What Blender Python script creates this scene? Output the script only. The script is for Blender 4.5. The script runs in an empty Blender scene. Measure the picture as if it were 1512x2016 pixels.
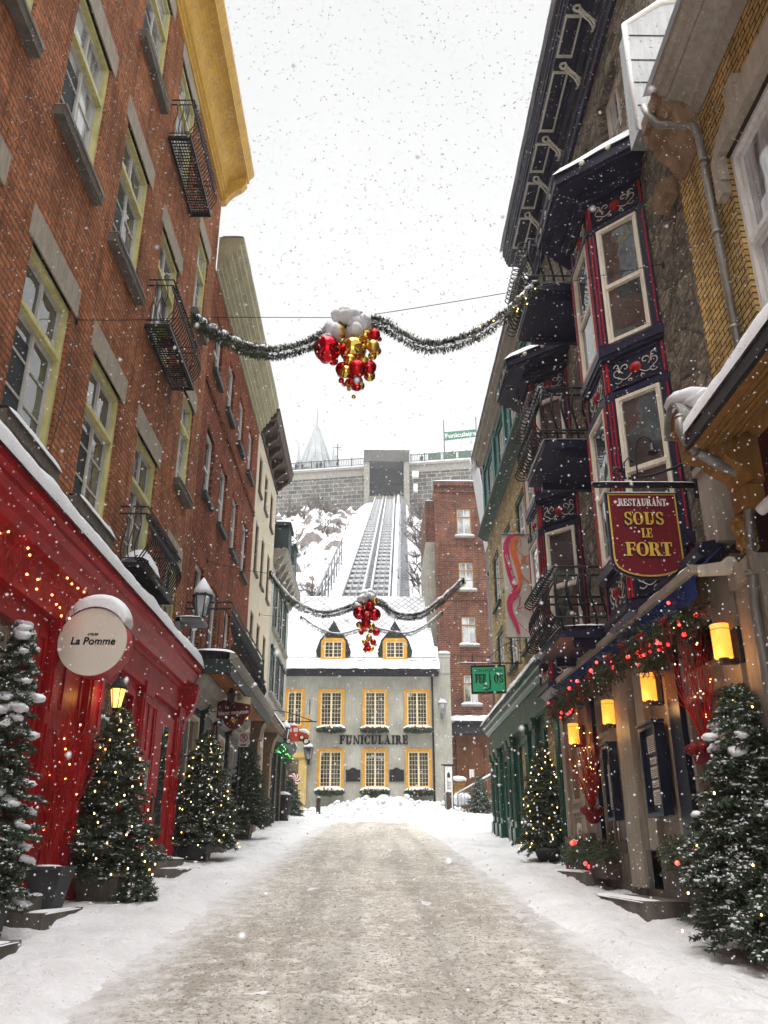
import bpy, bmesh, math, random
from mathutils import Vector, Matrix, noise as mnoise
R = math.radians
random.seed(7)
scene = bpy.context.scene
COL = scene.collection

# ---------------------------------------------------------------- camera
F_PX, W_PX, H_PX = 1670.0, 1512.0, 2016.0
cd = bpy.data.cameras.new("camera")
cam = bpy.data.objects.new("camera", cd)
COL.objects.link(cam)
cd.sensor_fit = 'VERTICAL'
cd.sensor_height = 36.0
cd.lens = 36.0 * F_PX / H_PX
cd.clip_start = 0.05
cd.clip_end = 2000
cd.dof.use_dof = True
cd.dof.focus_distance = 14
cd.dof.aperture_fstop = 8
cam.location = (0, 0, 1.45)
pitch = math.atan(682 / F_PX)
yaw = math.atan(0.0111)
cam.rotation_euler = (math.pi / 2 + pitch, 0, -yaw)
scene.camera = cam

# ---------------------------------------------------------------- light
world = bpy.data.worlds.new("World")
scene.world = world
world.use_nodes = True
wn = world.node_tree
wn.nodes.clear()
wo = wn.nodes.new('ShaderNodeOutputWorld')
bg = wn.nodes.new('ShaderNodeBackground')
sky = wn.nodes.new('ShaderNodeTexSky')
sky.sky_type = 'NISHITA'
sky.sun_disc = False
SUN_EL, SUN_AZ = 66, 190
sky.sun_elevation = R(SUN_EL)
sky.sun_rotation = R(SUN_AZ)
sky.air_density = 1.0
sky.dust_density = 4.0
sky.ozone_density = 1.0
hs = wn.nodes.new('ShaderNodeHueSaturation')
hs.inputs['Saturation'].default_value = 0.06
wn.links.new(sky.outputs[0], hs.inputs['Color'])
mxw = wn.nodes.new('ShaderNodeMix')
mxw.data_type = 'RGBA'
mxw.inputs[0].default_value = 0.72
wn.links.new(hs.outputs[0], mxw.inputs[6])
# the cloud layer: an even, faintly mottled bright grey
tcw = wn.nodes.new('ShaderNodeTexCoord')
nzw = wn.nodes.new('ShaderNodeTexNoise')
nzw.inputs['Scale'].default_value = 1.6
nzw.inputs['Detail'].default_value = 4
crw = wn.nodes.new('ShaderNodeValToRGB')
crw.color_ramp.elements[0].position = 0.3
crw.color_ramp.elements[0].color = (10.5, 10.5, 10.45, 1)
crw.color_ramp.elements[1].position = 0.75
crw.color_ramp.elements[1].color = (12.4, 12.2, 12.0, 1)
wn.links.new(tcw.outputs['Generated'], nzw.inputs['Vector'])
wn.links.new(nzw.outputs['Fac'], crw.inputs[0])
# overcast: even grey in view, zenith exaggerated above it to light the street
sxw = wn.nodes.new('ShaderNodeSeparateXYZ')
wn.links.new(tcw.outputs['Generated'], sxw.inputs[0])
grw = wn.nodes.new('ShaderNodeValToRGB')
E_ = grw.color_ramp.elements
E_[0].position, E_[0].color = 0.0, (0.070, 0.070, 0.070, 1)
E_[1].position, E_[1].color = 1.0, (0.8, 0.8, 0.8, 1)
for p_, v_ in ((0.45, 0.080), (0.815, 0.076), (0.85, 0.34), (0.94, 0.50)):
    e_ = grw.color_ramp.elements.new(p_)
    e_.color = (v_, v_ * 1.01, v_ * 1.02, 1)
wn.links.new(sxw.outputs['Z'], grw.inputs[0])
mlw = wn.nodes.new('ShaderNodeMix')
mlw.data_type = 'RGBA'
mlw.blend_type = 'MULTIPLY'
mlw.inputs[0].default_value = 1.0
wn.links.new(crw.outputs[0], mlw.inputs[6])
wn.links.new(grw.outputs[0], mlw.inputs[7])
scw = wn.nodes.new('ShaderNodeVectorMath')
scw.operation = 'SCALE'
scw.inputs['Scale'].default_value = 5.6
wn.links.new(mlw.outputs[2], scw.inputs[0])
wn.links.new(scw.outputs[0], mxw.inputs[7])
mxw.inputs[0].default_value = 0.9
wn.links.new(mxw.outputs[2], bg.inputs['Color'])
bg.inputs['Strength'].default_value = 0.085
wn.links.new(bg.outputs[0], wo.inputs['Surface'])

sd = bpy.data.lights.new("sun", 'SUN')
sun = bpy.data.objects.new("sun", sd)
COL.objects.link(sun)
sd.energy = 1.5
sd.angle = R(30)
sd.color = (1.0, 0.97, 0.93)
sun.rotation_euler = (R(90 - SUN_EL), 0, R(180 - SUN_AZ))

vs = scene.view_settings
vs.view_transform = 'Standard'
vs.look = 'None'
vs.gamma = 1
vs.exposure = 1.18
scene.cycles.max_bounces = 8
scene.cycles.diffuse_bounces = 4
scene.cycles.volume_bounces = 1

# ---------------------------------------------------------------- materials
def new_mat(name):
    m = bpy.data.materials.new(name)
    m.use_nodes = True
    nt = m.node_tree
    return m, nt, nt.nodes['Principled BSDF']

def nd(nt, t, **kw):
    n = nt.nodes.new(t)
    for k, v in kw.items():
        setattr(n, k, v)
    return n

def posvec(nt, scale=(1, 1, 1), swap=None):
    g = nd(nt, 'ShaderNodeNewGeometry')
    out = g.outputs['Position']
    if swap:
        s = nd(nt, 'ShaderNodeSeparateXYZ')
        c = nd(nt, 'ShaderNodeCombineXYZ')
        nt.links.new(out, s.inputs[0])
        for i, a in enumerate(swap):
            if a in 'XYZ':
                nt.links.new(s.outputs[a], c.inputs[i])
        out = c.outputs[0]
    if scale != (1, 1, 1):
        mp = nd(nt, 'ShaderNodeMapping')
        mp.inputs['Scale'].default_value = scale
        nt.links.new(out, mp.inputs[0])
        out = mp.outputs[0]
    return out

def noise_n(nt, vec, scale, detail=3, rough=0.55):
    n = nd(nt, 'ShaderNodeTexNoise')
    n.inputs['Scale'].default_value = scale
    n.inputs['Detail'].default_value = detail
    n.inputs['Roughness'].default_value = rough
    nt.links.new(vec, n.inputs['Vector'])
    return n.outputs['Fac']

def ramp(nt, fac, stops):
    r = nd(nt, 'ShaderNodeValToRGB')
    while len(r.color_ramp.elements) < len(stops):
        r.color_ramp.elements.new(0.5)
    for e, (p, c) in zip(r.color_ramp.elements, stops):
        e.position = p
        e.color = (c[0], c[1], c[2], 1) if not isinstance(c, (int, float)) else (c, c, c, 1)
    nt.links.new(fac, r.inputs[0])
    return r.outputs[0]

def mixc(nt, fac, a, b, mode='MIX'):
    m = nd(nt, 'ShaderNodeMix', data_type='RGBA', blend_type=mode)
    for i, v in ((0, fac), (6, a), (7, b)):
        if hasattr(v, 'is_output') or hasattr(v, 'links'):
            nt.links.new(v, m.inputs[i])
        elif isinstance(v, (int, float)):
            m.inputs[i].default_value = v
        else:
            m.inputs[i].default_value = (v[0], v[1], v[2], 1)
    return m.outputs[2]

def bump(nt, b, height, strength=0.3, dist=0.01):
    n = nd(nt, 'ShaderNodeBump')
    n.inputs['Strength'].default_value = strength
    n.inputs['Distance'].default_value = dist
    nt.links.new(height, n.inputs['Height'])
    nt.links.new(n.outputs[0], b.inputs['Normal'])
    return n

def paint(name, col, rough=0.5, var=0.25, scale=3.0, bs=0.15, bscale=60, col2=None, metal=0, streak=True):
    """painted or plain surface: mottled colour, worn streaks and fine bump"""
    m, nt, b = new_mat(name)
    v = posvec(nt)
    n1 = noise_n(nt, v, scale, 5, 0.6)
    c2 = col2 or tuple(c * (1 - var) for c in col)
    c = ramp(nt, n1, [(0.3, c2), (0.65, col)])
    if streak:
        n2 = noise_n(nt, posvec(nt, (14, 14, 1.6)), 1.0, 4, 0.7)
        dk = ramp(nt, n2, [(0.35, 0.78), (0.6, 1.0)])
        c = mixc(nt, 1.0, c, dk, 'MULTIPLY')
    nt.links.new(c, b.inputs['Base Color'])
    b.inputs['Roughness'].default_value = rough
    b.inputs['Specular IOR Level'].default_value = 0.22
    b.inputs['Metallic'].default_value = metal
    if bs:
        bump(nt, b, noise_n(nt, v, bscale, 3), bs, 0.004)
    return m

def emis(name, col, strength, base=(0.8, 0.5, 0.2)):
    m, nt, b = new_mat(name)
    b.inputs['Base Color'].default_value = (*base, 1)
    b.inputs['Emission Color'].default_value = (*col, 1)
    b.inputs['Emission Strength'].default_value = strength
    b.inputs['Roughness'].default_value = 0.4
    return m

def brick(name, ax, c1, c2, mortar, bw=0.21, bh=0.07, ms=0.010, var=0.35, bstr=0.6, off=0.5, rough=0.85, dark=(0.32, 0.34, 0.36), snowy=0.0):
    m, nt, b = new_mat(name)
    v = posvec(nt, swap=('YZ0' if ax == 'side' else 'XZ0'))
    # slight waviness of the courses
    wv = nd(nt, 'ShaderNodeTexNoise')
    wv.inputs['Scale'].default_value = 3.0
    nt.links.new(v, wv.inputs['Vector'])
    sc = nd(nt, 'ShaderNodeVectorMath', operation='SCALE')
    sc.inputs['Scale'].default_value = 0.02
    nt.links.new(wv.outputs['Color'], sc.inputs[0])
    ad = nd(nt, 'ShaderNodeVectorMath', operation='ADD')
    nt.links.new(v, ad.inputs[0])
    nt.links.new(sc.outputs[0], ad.inputs[1])
    br = nd(nt, 'ShaderNodeTexBrick')
    br.offset = off
    br.inputs['Color1'].default_value = (*c1, 1)
    br.inputs['Color2'].default_value = (*c2, 1)
    br.inputs['Mortar'].default_value = (*mortar, 1)
    br.inputs['Scale'].default_value = 1.0
    br.inputs['Mortar Size'].default_value = ms
    br.inputs['Mortar Smooth'].default_value = 0.25
    br.inputs['Bias'].default_value = -0.1
    br.inputs['Brick Width'].default_value = bw
    br.inputs['Row Height'].default_value = bh
    nt.links.new(ad.outputs[0], br.inputs['Vector'])
    n1 = noise_n(nt, v, 0.9, 5, 0.65)
    n2 = noise_n(nt, v, 22, 3, 0.7)
    c = mixc(nt, 1.0, br.outputs['Color'], ramp(nt, n1, [(0.3, tuple(1 - (1 - d) * var * 2 for d in dark)), (0.7, 1.08)]), 'MULTIPLY')
    c = mixc(nt, 1.0, c, ramp(nt, n2, [(0.3, 0.62), (0.7, 1.15)]), 'MULTIPLY')
    stk = noise_n(nt, posvec(nt, (5, 5, 0.45)), 1.0, 5, 0.7)
    c = mixc(nt, 1.0, c, ramp(nt, stk, [(0.34, 0.62), (0.55, 1.04)]), 'MULTIPLY')
    if snowy:
        n3 = noise_n(nt, v, 9, 6, 0.8)
        c = mixc(nt, ramp(nt, n3, [(0.6, 0.0), (0.72, snowy)]), c, (0.75, 0.75, 0.76))
    nt.links.new(c, b.inputs['Base Color'])
    b.inputs['Roughness'].default_value = rough
    b.inputs['Specular IOR Level'].default_value = 0.06
    h = nd(nt, 'ShaderNodeMath', operation='MULTIPLY_ADD')
    h.inputs[1].default_value = 0.45
    inv = nd(nt, 'ShaderNodeMath', operation='SUBTRACT')
    inv.inputs[0].default_value = 1.0
    nt.links.new(br.outputs['Fac'], inv.inputs[1])
    nt.links.new(n2, h.inputs[0])
    nt.links.new(inv.outputs[0], h.inputs[2])
    bump(nt, b, h.outputs[0], bstr, 0.012)
    return m

def rubble(name, cols, scale=2.2, strength=1.0, stretch=(1, 1, 1.7), mortar=(0.12, 0.11, 0.1)):
    m, nt, b = new_mat(name)
    v = posvec(nt, stretch)
    vo = nd(nt, 'ShaderNodeTexVoronoi')
    vo.inputs['Scale'].default_value = scale
    nt.links.new(v, vo.inputs['Vector'])
    ve = nd(nt, 'ShaderNodeTexVoronoi', feature='DISTANCE_TO_EDGE')
    ve.inputs['Scale'].default_value = scale
    nt.links.new(v, ve.inputs['Vector'])
    sp = nd(nt, 'ShaderNodeSeparateColor')
    nt.links.new(vo.outputs['Color'], sp.inputs[0])
    c = ramp(nt, sp.outputs[0], [(i / (len(cols) - 1), k) for i, k in enumerate(cols)])
    n2 = noise_n(nt, v, 7, 8, 0.85)
    c = mixc(nt, 1.0, c, ramp(nt, n2, [(0.38, 0.30), (0.62, 1.6)]), 'MULTIPLY')
    c = mixc(nt, ramp(nt, ve.outputs['Distance'], [(0.0, 1.0), (0.06, 0.0)]), c, mortar)
    nt.links.new(c, b.inputs['Base Color'])
    b.inputs['Roughness'].default_value = 0.9
    b.inputs['Specular IOR Level'].default_value = 0.08
    e = ramp(nt, ve.outputs['Distance'], [(0.0, 0.0), (0.12, 0.7)])
    hh = mixc(nt, 0.55, e, n2)
    bump(nt, b, hh, strength, 0.14)
    return m

def snow_mat(name, col=(0.70, 0.715, 0.74), bs=0.5, s=18):
    m, nt, b = new_mat(name)
    v = posvec(nt)
    n = noise_n(nt, v, s, 5, 0.6)
    c = ramp(nt, noise_n(nt, v, 2.5, 4), [(0.3, tuple(x * 0.94 for x in col)), (0.7, col)])
    nt.links.new(c, b.inputs['Base Color'])
    b.inputs['Roughness'].default_value = 0.65
    b.inputs['Specular IOR Level'].default_value = 0.25
    b.inputs['Subsurface Weight'].default_value = 0.0
    bump(nt, b, n, bs, 0.02)
    return m

def glass_mat(name, tint=(0.03, 0.035, 0.04), wav=0.02, bright=None, ior=2.3, s=1.3):
    """window pane: dark room, pale curtain or painted-in sky reflection, mirror-like face"""
    m, nt, b = new_mat(name)
    v = posvec(nt)
    if bright:
        n = noise_n(nt, posvec(nt, (1, 3, 0.6)), s, 3)
        c = ramp(nt, n, [(0.38, tint), (0.6, bright)])
        nt.links.new(c, b.inputs['Base Color'])
    else:
        n = noise_n(nt, v, 2.0, 2)
        nt.links.new(ramp(nt, n, [(0.3, tuple(t * 0.5 for t in tint)), (0.7, tuple(t * 1.6 for t in tint))]), b.inputs['Base Color'])
    b.inputs['Roughness'].default_value = 0.04
    b.inputs['IOR'].default_value = ior
    bump(nt, b, noise_n(nt, v, 2.2, 1), wav, 0.5)
    return m

M = {}
M['brick_red'] = brick('brick_orange_red', 'side', (0.56, 0.205, 0.090), (0.36, 0.125, 0.060), (0.17, 0.11, 0.07), bw=0.25, bh=0.088, ms=0.013, bstr=1.0)
M['brick_two'] = brick('brick_deep_red', 'side', (0.42, 0.125, 0.056), (0.24, 0.070, 0.036), (0.07, 0.04, 0.03), bw=0.25, bh=0.088, ms=0.012, bstr=1.0)
M['brick_far'] = brick('brick_brown_red', 'front', (0.25, 0.088, 0.048), (0.12, 0.045, 0.03), (0.24, 0.19, 0.16), bw=0.3, bh=0.11, ms=0.012)
M['brick_yellow'] = brick('brick_yellow', 'side', (0.72, 0.50, 0.19), (0.56, 0.36, 0.12), (0.06, 0.045, 0.035), bw=0.22, bh=0.075, ms=0.009, bstr=1.0, off=0.5)
M['stone_wall'] = brick('coursed_grey_stone', 'front', (0.22, 0.20, 0.165), (0.085, 0.078, 0.065), (0.42, 0.41, 0.39), bw=1.6, bh=0.75, ms=0.075, bstr=0.8, snowy=0.25)
M['rubble'] = rubble('rough_quarry_stone', [(0.14, 0.11, 0.08), (0.27, 0.22, 0.16), (0.18, 0.155, 0.125), (0.36, 0.30, 0.215)], 2.6, 1.0)
M['fieldstone'] = rubble('yellow_fieldstone', [(0.42, 0.31, 0.15), (0.5, 0.38, 0.2), (0.33, 0.25, 0.13), (0.48, 0.4, 0.25)], 2.6, 0.8, mortar=(0.40, 0.32, 0.19))
M['concrete'] = paint('grey_stucco', (0.44, 0.43, 0.375), 0.9, 0.30, 0.9, 0.5, 18, col2=(0.30, 0.295, 0.245))
M['plinth'] = paint('foundation_stone', (0.17, 0.15, 0.125), 0.9, 0.45, 2.4, 0.8, 14)
M['lintel'] = paint('sandstone_lintel', (0.36, 0.31, 0.245), 0.85, 0.2, 5, 0.35, 30)
M['sill'] = paint('grey_stone_sill', (0.15, 0.13, 0.105), 0.85, 0.35, 5, 0.35, 30)
M['cream'] = paint('cream_stucco', (0.60, 0.53, 0.40), 0.9, 0.13, 1.0, 0.3, 25)
M['cut_stone'] = paint('pale_cut_stone', (0.33, 0.31, 0.26), 0.85, 0.3, 2.4, 0.5, 20)
M['ochre'] = paint('yellow_painted_cornice', (0.62, 0.37, 0.07), 0.45, 0.2, 2, 0.1)
M['lemon'] = paint('pale_yellow_window_paint', (0.62, 0.57, 0.27), 0.5, 0.2, 4, 0.1, col2=(0.46, 0.42, 0.16))
M['olive'] = paint('olive_cornice_paint', (0.38, 0.35, 0.215), 0.55, 0.25, 2, 0.1)
M['brown'] = paint('dark_brown_cornice', (0.075, 0.05, 0.035), 0.6, 0.4, 3, 0.2)
M['wood_post'] = paint('brown_painted_post', (0.16, 0.10, 0.055), 0.6, 0.3, 3, 0.2)
M['grey_white'] = paint('grey_white_sash', (0.56, 0.54, 0.49), 0.5, 0.15, 5, 0.05)
M['white'] = paint('white_paint', (0.72, 0.71, 0.68), 0.5, 0.08, 5, 0.05)
M['offwhite'] = paint('cream_window_paint', (0.66, 0.60, 0.49), 0.5, 0.12, 5, 0.05)
M['butter'] = paint('butter_yellow_muntin', (0.86, 0.76, 0.50), 0.5, 0.1, 5, 0.05)
M['amber'] = paint('amber_window_surround', (0.68, 0.34, 0.04), 0.6, 0.2, 3, 0.15)
M['red'] = paint('deep_red_shop_paint', (0.44, 0.008, 0.013), 0.42, 0.42, 2.6, 0.2, 14)
M['darkred'] = paint('oxblood_panel_paint', (0.055, 0.010, 0.014), 0.4, 0.3, 2, 0.08)
M['crimson'] = paint('crimson_trim', (0.35, 0.012, 0.018), 0.4, 0.2, 4, 0.05)
M['navy'] = paint('near_black_navy_paint', (0.020, 0.020, 0.045), 0.38, 0.3, 3, 0.08)
M['blue_door'] = paint('dark_blue_paint', (0.012, 0.018, 0.042), 0.35, 0.3, 3, 0.08)
M['scroll'] = paint('pale_scroll_paint', (0.62, 0.58, 0.48), 0.5, 0.2, 8, 0.05)
M['green'] = paint('dark_green_shop_paint', (0.014, 0.075, 0.048), 0.35, 0.35, 2, 0.08)
M['sagegreen'] = paint('sage_green_fascia', (0.075, 0.135, 0.095), 0.5, 0.3, 2, 0.08)
M['teal'] = paint('teal_wood', (0.02, 0.15, 0.13), 0.45, 0.3, 3, 0.08)
M['darkgreen'] = paint('dark_green_trim', (0.012, 0.05, 0.035), 0.5, 0.3, 3, 0.08)
M['slate_green'] = paint('dark_slate_green', (0.03, 0.05, 0.05), 0.5, 0.3, 3, 0.08)
M['taupe'] = paint('taupe_shopfront_paint', (0.25, 0.215, 0.175), 0.55, 0.2, 2, 0.1)
M['taupe_light'] = paint('light_taupe_paint', (0.33, 0.285, 0.225), 0.55, 0.2, 2, 0.1)
M['gold_wood'] = paint('golden_brown_wood', (0.30, 0.15, 0.04), 0.5, 0.35, 3, 0.2)
M['stone_cornice'] = paint('grey_stone_cornice', (0.36, 0.32, 0.265), 0.7, 0.2, 2, 0.1)
M['console'] = paint('brown_stone_console', (0.30, 0.20, 0.12), 0.8, 0.4, 4, 0.5, 20)
M['zinc'] = paint('zinc_sheet', (0.42, 0.43, 0.44), 0.35, 0.15, 1.6, 0.05, metal=0.5)
M['pipe'] = paint('galvanised_pipe', (0.27, 0.26, 0.235), 0.45, 0.2, 5, 0.05, metal=0.4)
M['iron'] = paint('black_iron', (0.018, 0.018, 0.02), 0.45, 0.3, 5, 0.1, streak=False)
M['steel'] = paint('grey_steel', (0.20, 0.21, 0.22), 0.5, 0.2, 1, 0.05, metal=0.3)
M['asphalt_dark'] = paint('dark_roofing', (0.035, 0.035, 0.037), 0.8, 0.3, 2, 0.3)
M['orange_wood'] = paint('orange_varnished_boards', (0.40, 0.12, 0.025), 0.3, 0.35, 4, 0.1)
M['door_wood'] = paint('varnished_door_wood', (0.17, 0.065, 0.025), 0.4, 0.45, 2.5, 0.15)
M['sign_cream'] = paint('cream_sign_face', (0.66, 0.61, 0.52), 0.5, 0.05, 2, 0.0, streak=False)
M['sign_maroon'] = paint('maroon_sign_face', (0.115, 0.010, 0.016), 0.35, 0.1, 2, 0.0, streak=False)
M['sign_green'] = paint('bright_green_sign_face', (0.03, 0.36, 0.17), 0.4, 0.1, 2, 0.0, streak=False)
M['sign_bluegreen'] = paint('street_green_sign', (0.02, 0.16, 0.085), 0.5, 0.1, 2, 0.0, streak=False)
M['gold'] = paint('gold_leaf', (0.85, 0.56, 0.10), 0.25, 0.15, 30, 0.0, metal=0.4, streak=False)
M['black'] = paint('black_lettering', (0.012, 0.012, 0.012), 0.6, 0.1, 2, 0.0, streak=False)
M['silver_letter'] = paint('silver_lettering', (0.62, 0.60, 0.57), 0.4, 0.1, 20, 0.0, streak=False)
M['awning_blue'] = paint('blue_awning_cloth', (0.015, 0.045, 0.22), 0.8, 0.3, 2, 0.2, 80)
M['bark'] = paint('bark', (0.09, 0.065, 0.045), 0.9, 0.4, 8, 0.6, 30)
M['twig'] = paint('bare_twigs', (0.10, 0.065, 0.05), 0.9, 0.3, 8, 0.0)
M['red_twig'] = paint('red_painted_twigs', (0.45, 0.015, 0.012), 0.5, 0.3, 8, 0.0, streak=False)
M['pot_grey'] = paint('slate_planter', (0.055, 0.06, 0.065), 0.6, 0.3, 3, 0.2)
M['terracotta'] = paint('terracotta', (0.30, 0.08, 0.04), 0.8, 0.2, 4, 0.2)
M['lime'] = paint('lime_pot', (0.35, 0.55, 0.02), 0.4, 0.2, 4, 0.0)
M['trash'] = paint('dark_slatted_bin', (0.035, 0.025, 0.028), 0.6, 0.3, 6, 0.2)
M['rail_steel'] = paint('frosted_rail', (0.30, 0.31, 0.33), 0.5, 0.3, 2, 0.1)
M['trestle_shadow'] = paint('trestle_shadow', (0.16, 0.16, 0.165), 0.9, 0.7, 1.2, 0.6, 8, col2=(0.03, 0.03, 0.03), streak=False)  # shade between the rails, put into the colour
M['pink'] = paint('magenta_ribbon', (0.55, 0.035, 0.11), 0.6, 0.2, 5, 0.0, streak=False)
M['orange'] = paint('orange_ribbon', (0.72, 0.16, 0.05), 0.6, 0.2, 5, 0.0, streak=False)
M['banner'] = paint('pale_banner_cloth', (0.50, 0.47, 0.43), 0.8, 0.12, 2, 0.1, streak=False)
M['paper'] = paint('printed_paper', (0.62, 0.58, 0.52), 0.8, 0.4, 60, 0.0, streak=False)
M['skin'] = paint('skin', (0.5, 0.32, 0.25), 0.6, 0.1, 5, 0.0, streak=False)
M['coat'] = paint('dark_winter_coat', (0.04, 0.04, 0.05), 0.8, 0.3, 5, 0.0, streak=False)
M['castle_roof'] = paint('haze_paled_roof', (0.36, 0.38, 0.385), 0.6, 0.3, 0.4, 0.1)  # colour paled to imitate haze over the distance
M['red_toy'] = paint('red_toy_truck_paint', (0.55, 0.05, 0.02), 0.4, 0.2, 5, 0.0, streak=False)
M['ribbon_red'] = paint('red_ribbon', (0.20, 0.010, 0.014), 0.7, 0.3, 6, 0.2, streak=False)
M['snow'] = snow_mat('fresh_snow')
M['snow_rough'] = snow_mat('ploughed_snow', bs=0.9, s=9)
M['glass'] = glass_mat('dark_window_glass', (0.035, 0.04, 0.045), 0.03)
M['glass_pale'] = glass_mat('curtain_and_sky_glass', (0.06, 0.065, 0.07), 0.03, (0.52, 0.55, 0.58))  # paleness stands for curtains and for sky reflection put into the colour
M['glass_shop'] = glass_mat('shop_window_glass', (0.03, 0.03, 0.025), 0.02, (0.17, 0.13, 0.07), 1.6, 3.0)
M['glass_far'] = glass_mat('small_pane_glass', (0.03, 0.03, 0.035), 0.02, (0.09, 0.085, 0.08), 1.45, 4.0)
M['shade_black'] = paint('charcoal_shutter', (0.035, 0.04, 0.045), 0.7, 0.3, 3, 0.1)
M['lamp_amber'] = emis('amber_lamp_shade', (1.0, 0.29, 0.025), 0.85, (0.8, 0.42, 0.12))
M['lamp_yellow'] = emis('yellow_lantern_glass', (1.0, 0.55, 0.08), 1.3)
M['bulb_warm'] = emis('warm_fairy_bulb', (1.0, 0.60, 0.16), 6.0)
M['bulb_red'] = emis('orange_red_fairy_bulb', (1.0, 0.22, 0.05), 8.0)
M['bulb_pure_red'] = emis('red_globe_bulb', (1.0, 0.02, 0.03), 2.5)
M['bulb_green'] = emis('green_fairy_bulb', (0.05, 1.0, 0.15), 4.0)
M['warm_inside'] = emis('lit_shop_interior', (1.0, 0.55, 0.2), 0.35, (0.3, 0.18, 0.08))

def metal_ball(name, col, rough):
    m, nt, b = new_mat(name)
    b.inputs['Base Color'].default_value = (*col, 1)
    b.inputs['Metallic'].default_value = 1.0
    b.inputs['Roughness'].default_value = rough
    return m
M['ball_red'] = metal_ball('glossy_red_bauble', (0.62, 0.01, 0.02), 0.07)
M['ball_red_matt'] = metal_ball('satin_red_bauble', (0.55, 0.012, 0.02), 0.3)
M['ball_gold'] = metal_ball('glossy_gold_bauble', (0.75, 0.52, 0.10), 0.06)
M['ball_gold_matt'] = metal_ball('satin_gold_bauble', (0.66, 0.45, 0.10), 0.32)

def needle_mat(name, a, b_):
    m, nt, b = new_mat(name)
    n = noise_n(nt, posvec(nt), 7, 3)
    nt.links.new(ramp(nt, n, [(0.3, a), (0.7, b_)]), b.inputs['Base Color'])
    b.inputs['Roughness'].default_value = 0.6
    return m
M['fir'] = needle_mat('fir_needles', (0.016, 0.030, 0.015), (0.052, 0.080, 0.034))
M['fir_light'] = needle_mat('cedar_needles', (0.020, 0.035, 0.012), (0.06, 0.085, 0.03))

def nrm(nt, v, lo, hi):
    n = nd(nt, 'ShaderNodeMapRange')
    n.inputs['From Min'].default_value = lo
    n.inputs['From Max'].default_value = hi
    nt.links.new(v, n.inputs['Value'])
    return n.outputs[0]
def road_mat():
    m, nt, b = new_mat('sanded_packed_snow')
    v = posvec(nt, (1, 0.7, 1))
    big = noise_n(nt, v, 0.8, 4, 0.6)
    mid = noise_n(nt, v, 5, 5, 0.7)
    fine = noise_n(nt, v, 17, 6, 0.8)
    grit = noise_n(nt, v, 30, 4, 0.7)
    c = ramp(nt, big, [(0.38, (0.385, 0.355, 0.305)), (0.60, (0.50, 0.475, 0.43))])
    c = mixc(nt, ramp(nt, mid, [(0.50, 0.0), (0.60, 0.8)]), c, (0.64, 0.615, 0.57))
    rut = noise_n(nt, posvec(nt, (2.4, 0.10, 1)), 1.0, 3, 0.5)
    c = mixc(nt, 1.0, c, ramp(nt, rut, [(0.38, 0.80), (0.58, 1.08)]), 'MULTIPLY')
    c = mixc(nt, ramp(nt, fine, [(0.40, 0.8), (0.50, 0.0)]), c, (0.22, 0.185, 0.145))
    c = mixc(nt, ramp(nt, grit, [(0.38, 0.95), (0.43, 0.0)]), c, (0.07, 0.055, 0.04))
    # the sand thins out towards the pavements
    g = nd(nt, 'ShaderNodeNewGeometry')
    s = nd(nt, 'ShaderNodeSeparateXYZ')
    nt.links.new(g.outputs['Position'], s.inputs[0])
    ab = nd(nt, 'ShaderNodeMath', operation='ABSOLUTE')
    nt.links.new(s.outputs['X'], ab.inputs[0])
    ad = nd(nt, 'ShaderNodeMath', operation='MULTIPLY_ADD')
    ad.inputs[1].default_value = 1.6
    nt.links.new(mid, ad.inputs[0])
    nt.links.new(ab.outputs[0], ad.inputs[2])
    c = mixc(nt, ramp(nt, nrm(nt, ad.outputs[0], 2.2, 2.95), [(0.0, 0.0), (1.0, 0.92)]), c, (0.63, 0.63, 0.64))
    nt.links.new(c, b.inputs['Base Color'])
    b.inputs['Roughness'].default_value = 0.6
    b.inputs['Specular IOR Level'].default_value = 0.3
    hh = mixc(nt, 0.5, mid, fine)
    bump(nt, b, hh, 1.0, 0.05)
    return m
M['road'] = road_mat()

def side_snow_mat():
    m, nt, b = new_mat('trodden_pavement_snow')
    v = posvec(nt)
    big = noise_n(nt, v, 0.9, 5, 0.6)
    mid = noise_n(nt, v, 9, 5, 0.65)
    fine = noise_n(nt, v, 40, 3, 0.6)
    c = ramp(nt, big, [(0.35, (0.54, 0.545, 0.56)), (0.65, (0.67, 0.675, 0.69))])
    c = mixc(nt, ramp(nt, mid, [(0.34, 0.45), (0.47, 0.0)]), c, (0.56, 0.52, 0.46))
    c = mixc(nt, ramp(nt, fine, [(0.24, 0.6), (0.30, 0.0)]), c, (0.40, 0.35, 0.28))
    nt.links.new(c, b.inputs['Base Color'])
    b.inputs['Roughness'].default_value = 0.65
    hh = mixc(nt, 0.4, mid, big)
    bump(nt, b, hh, 1.0, 0.10)
    return m
M['side_snow'] = side_snow_mat()

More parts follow.
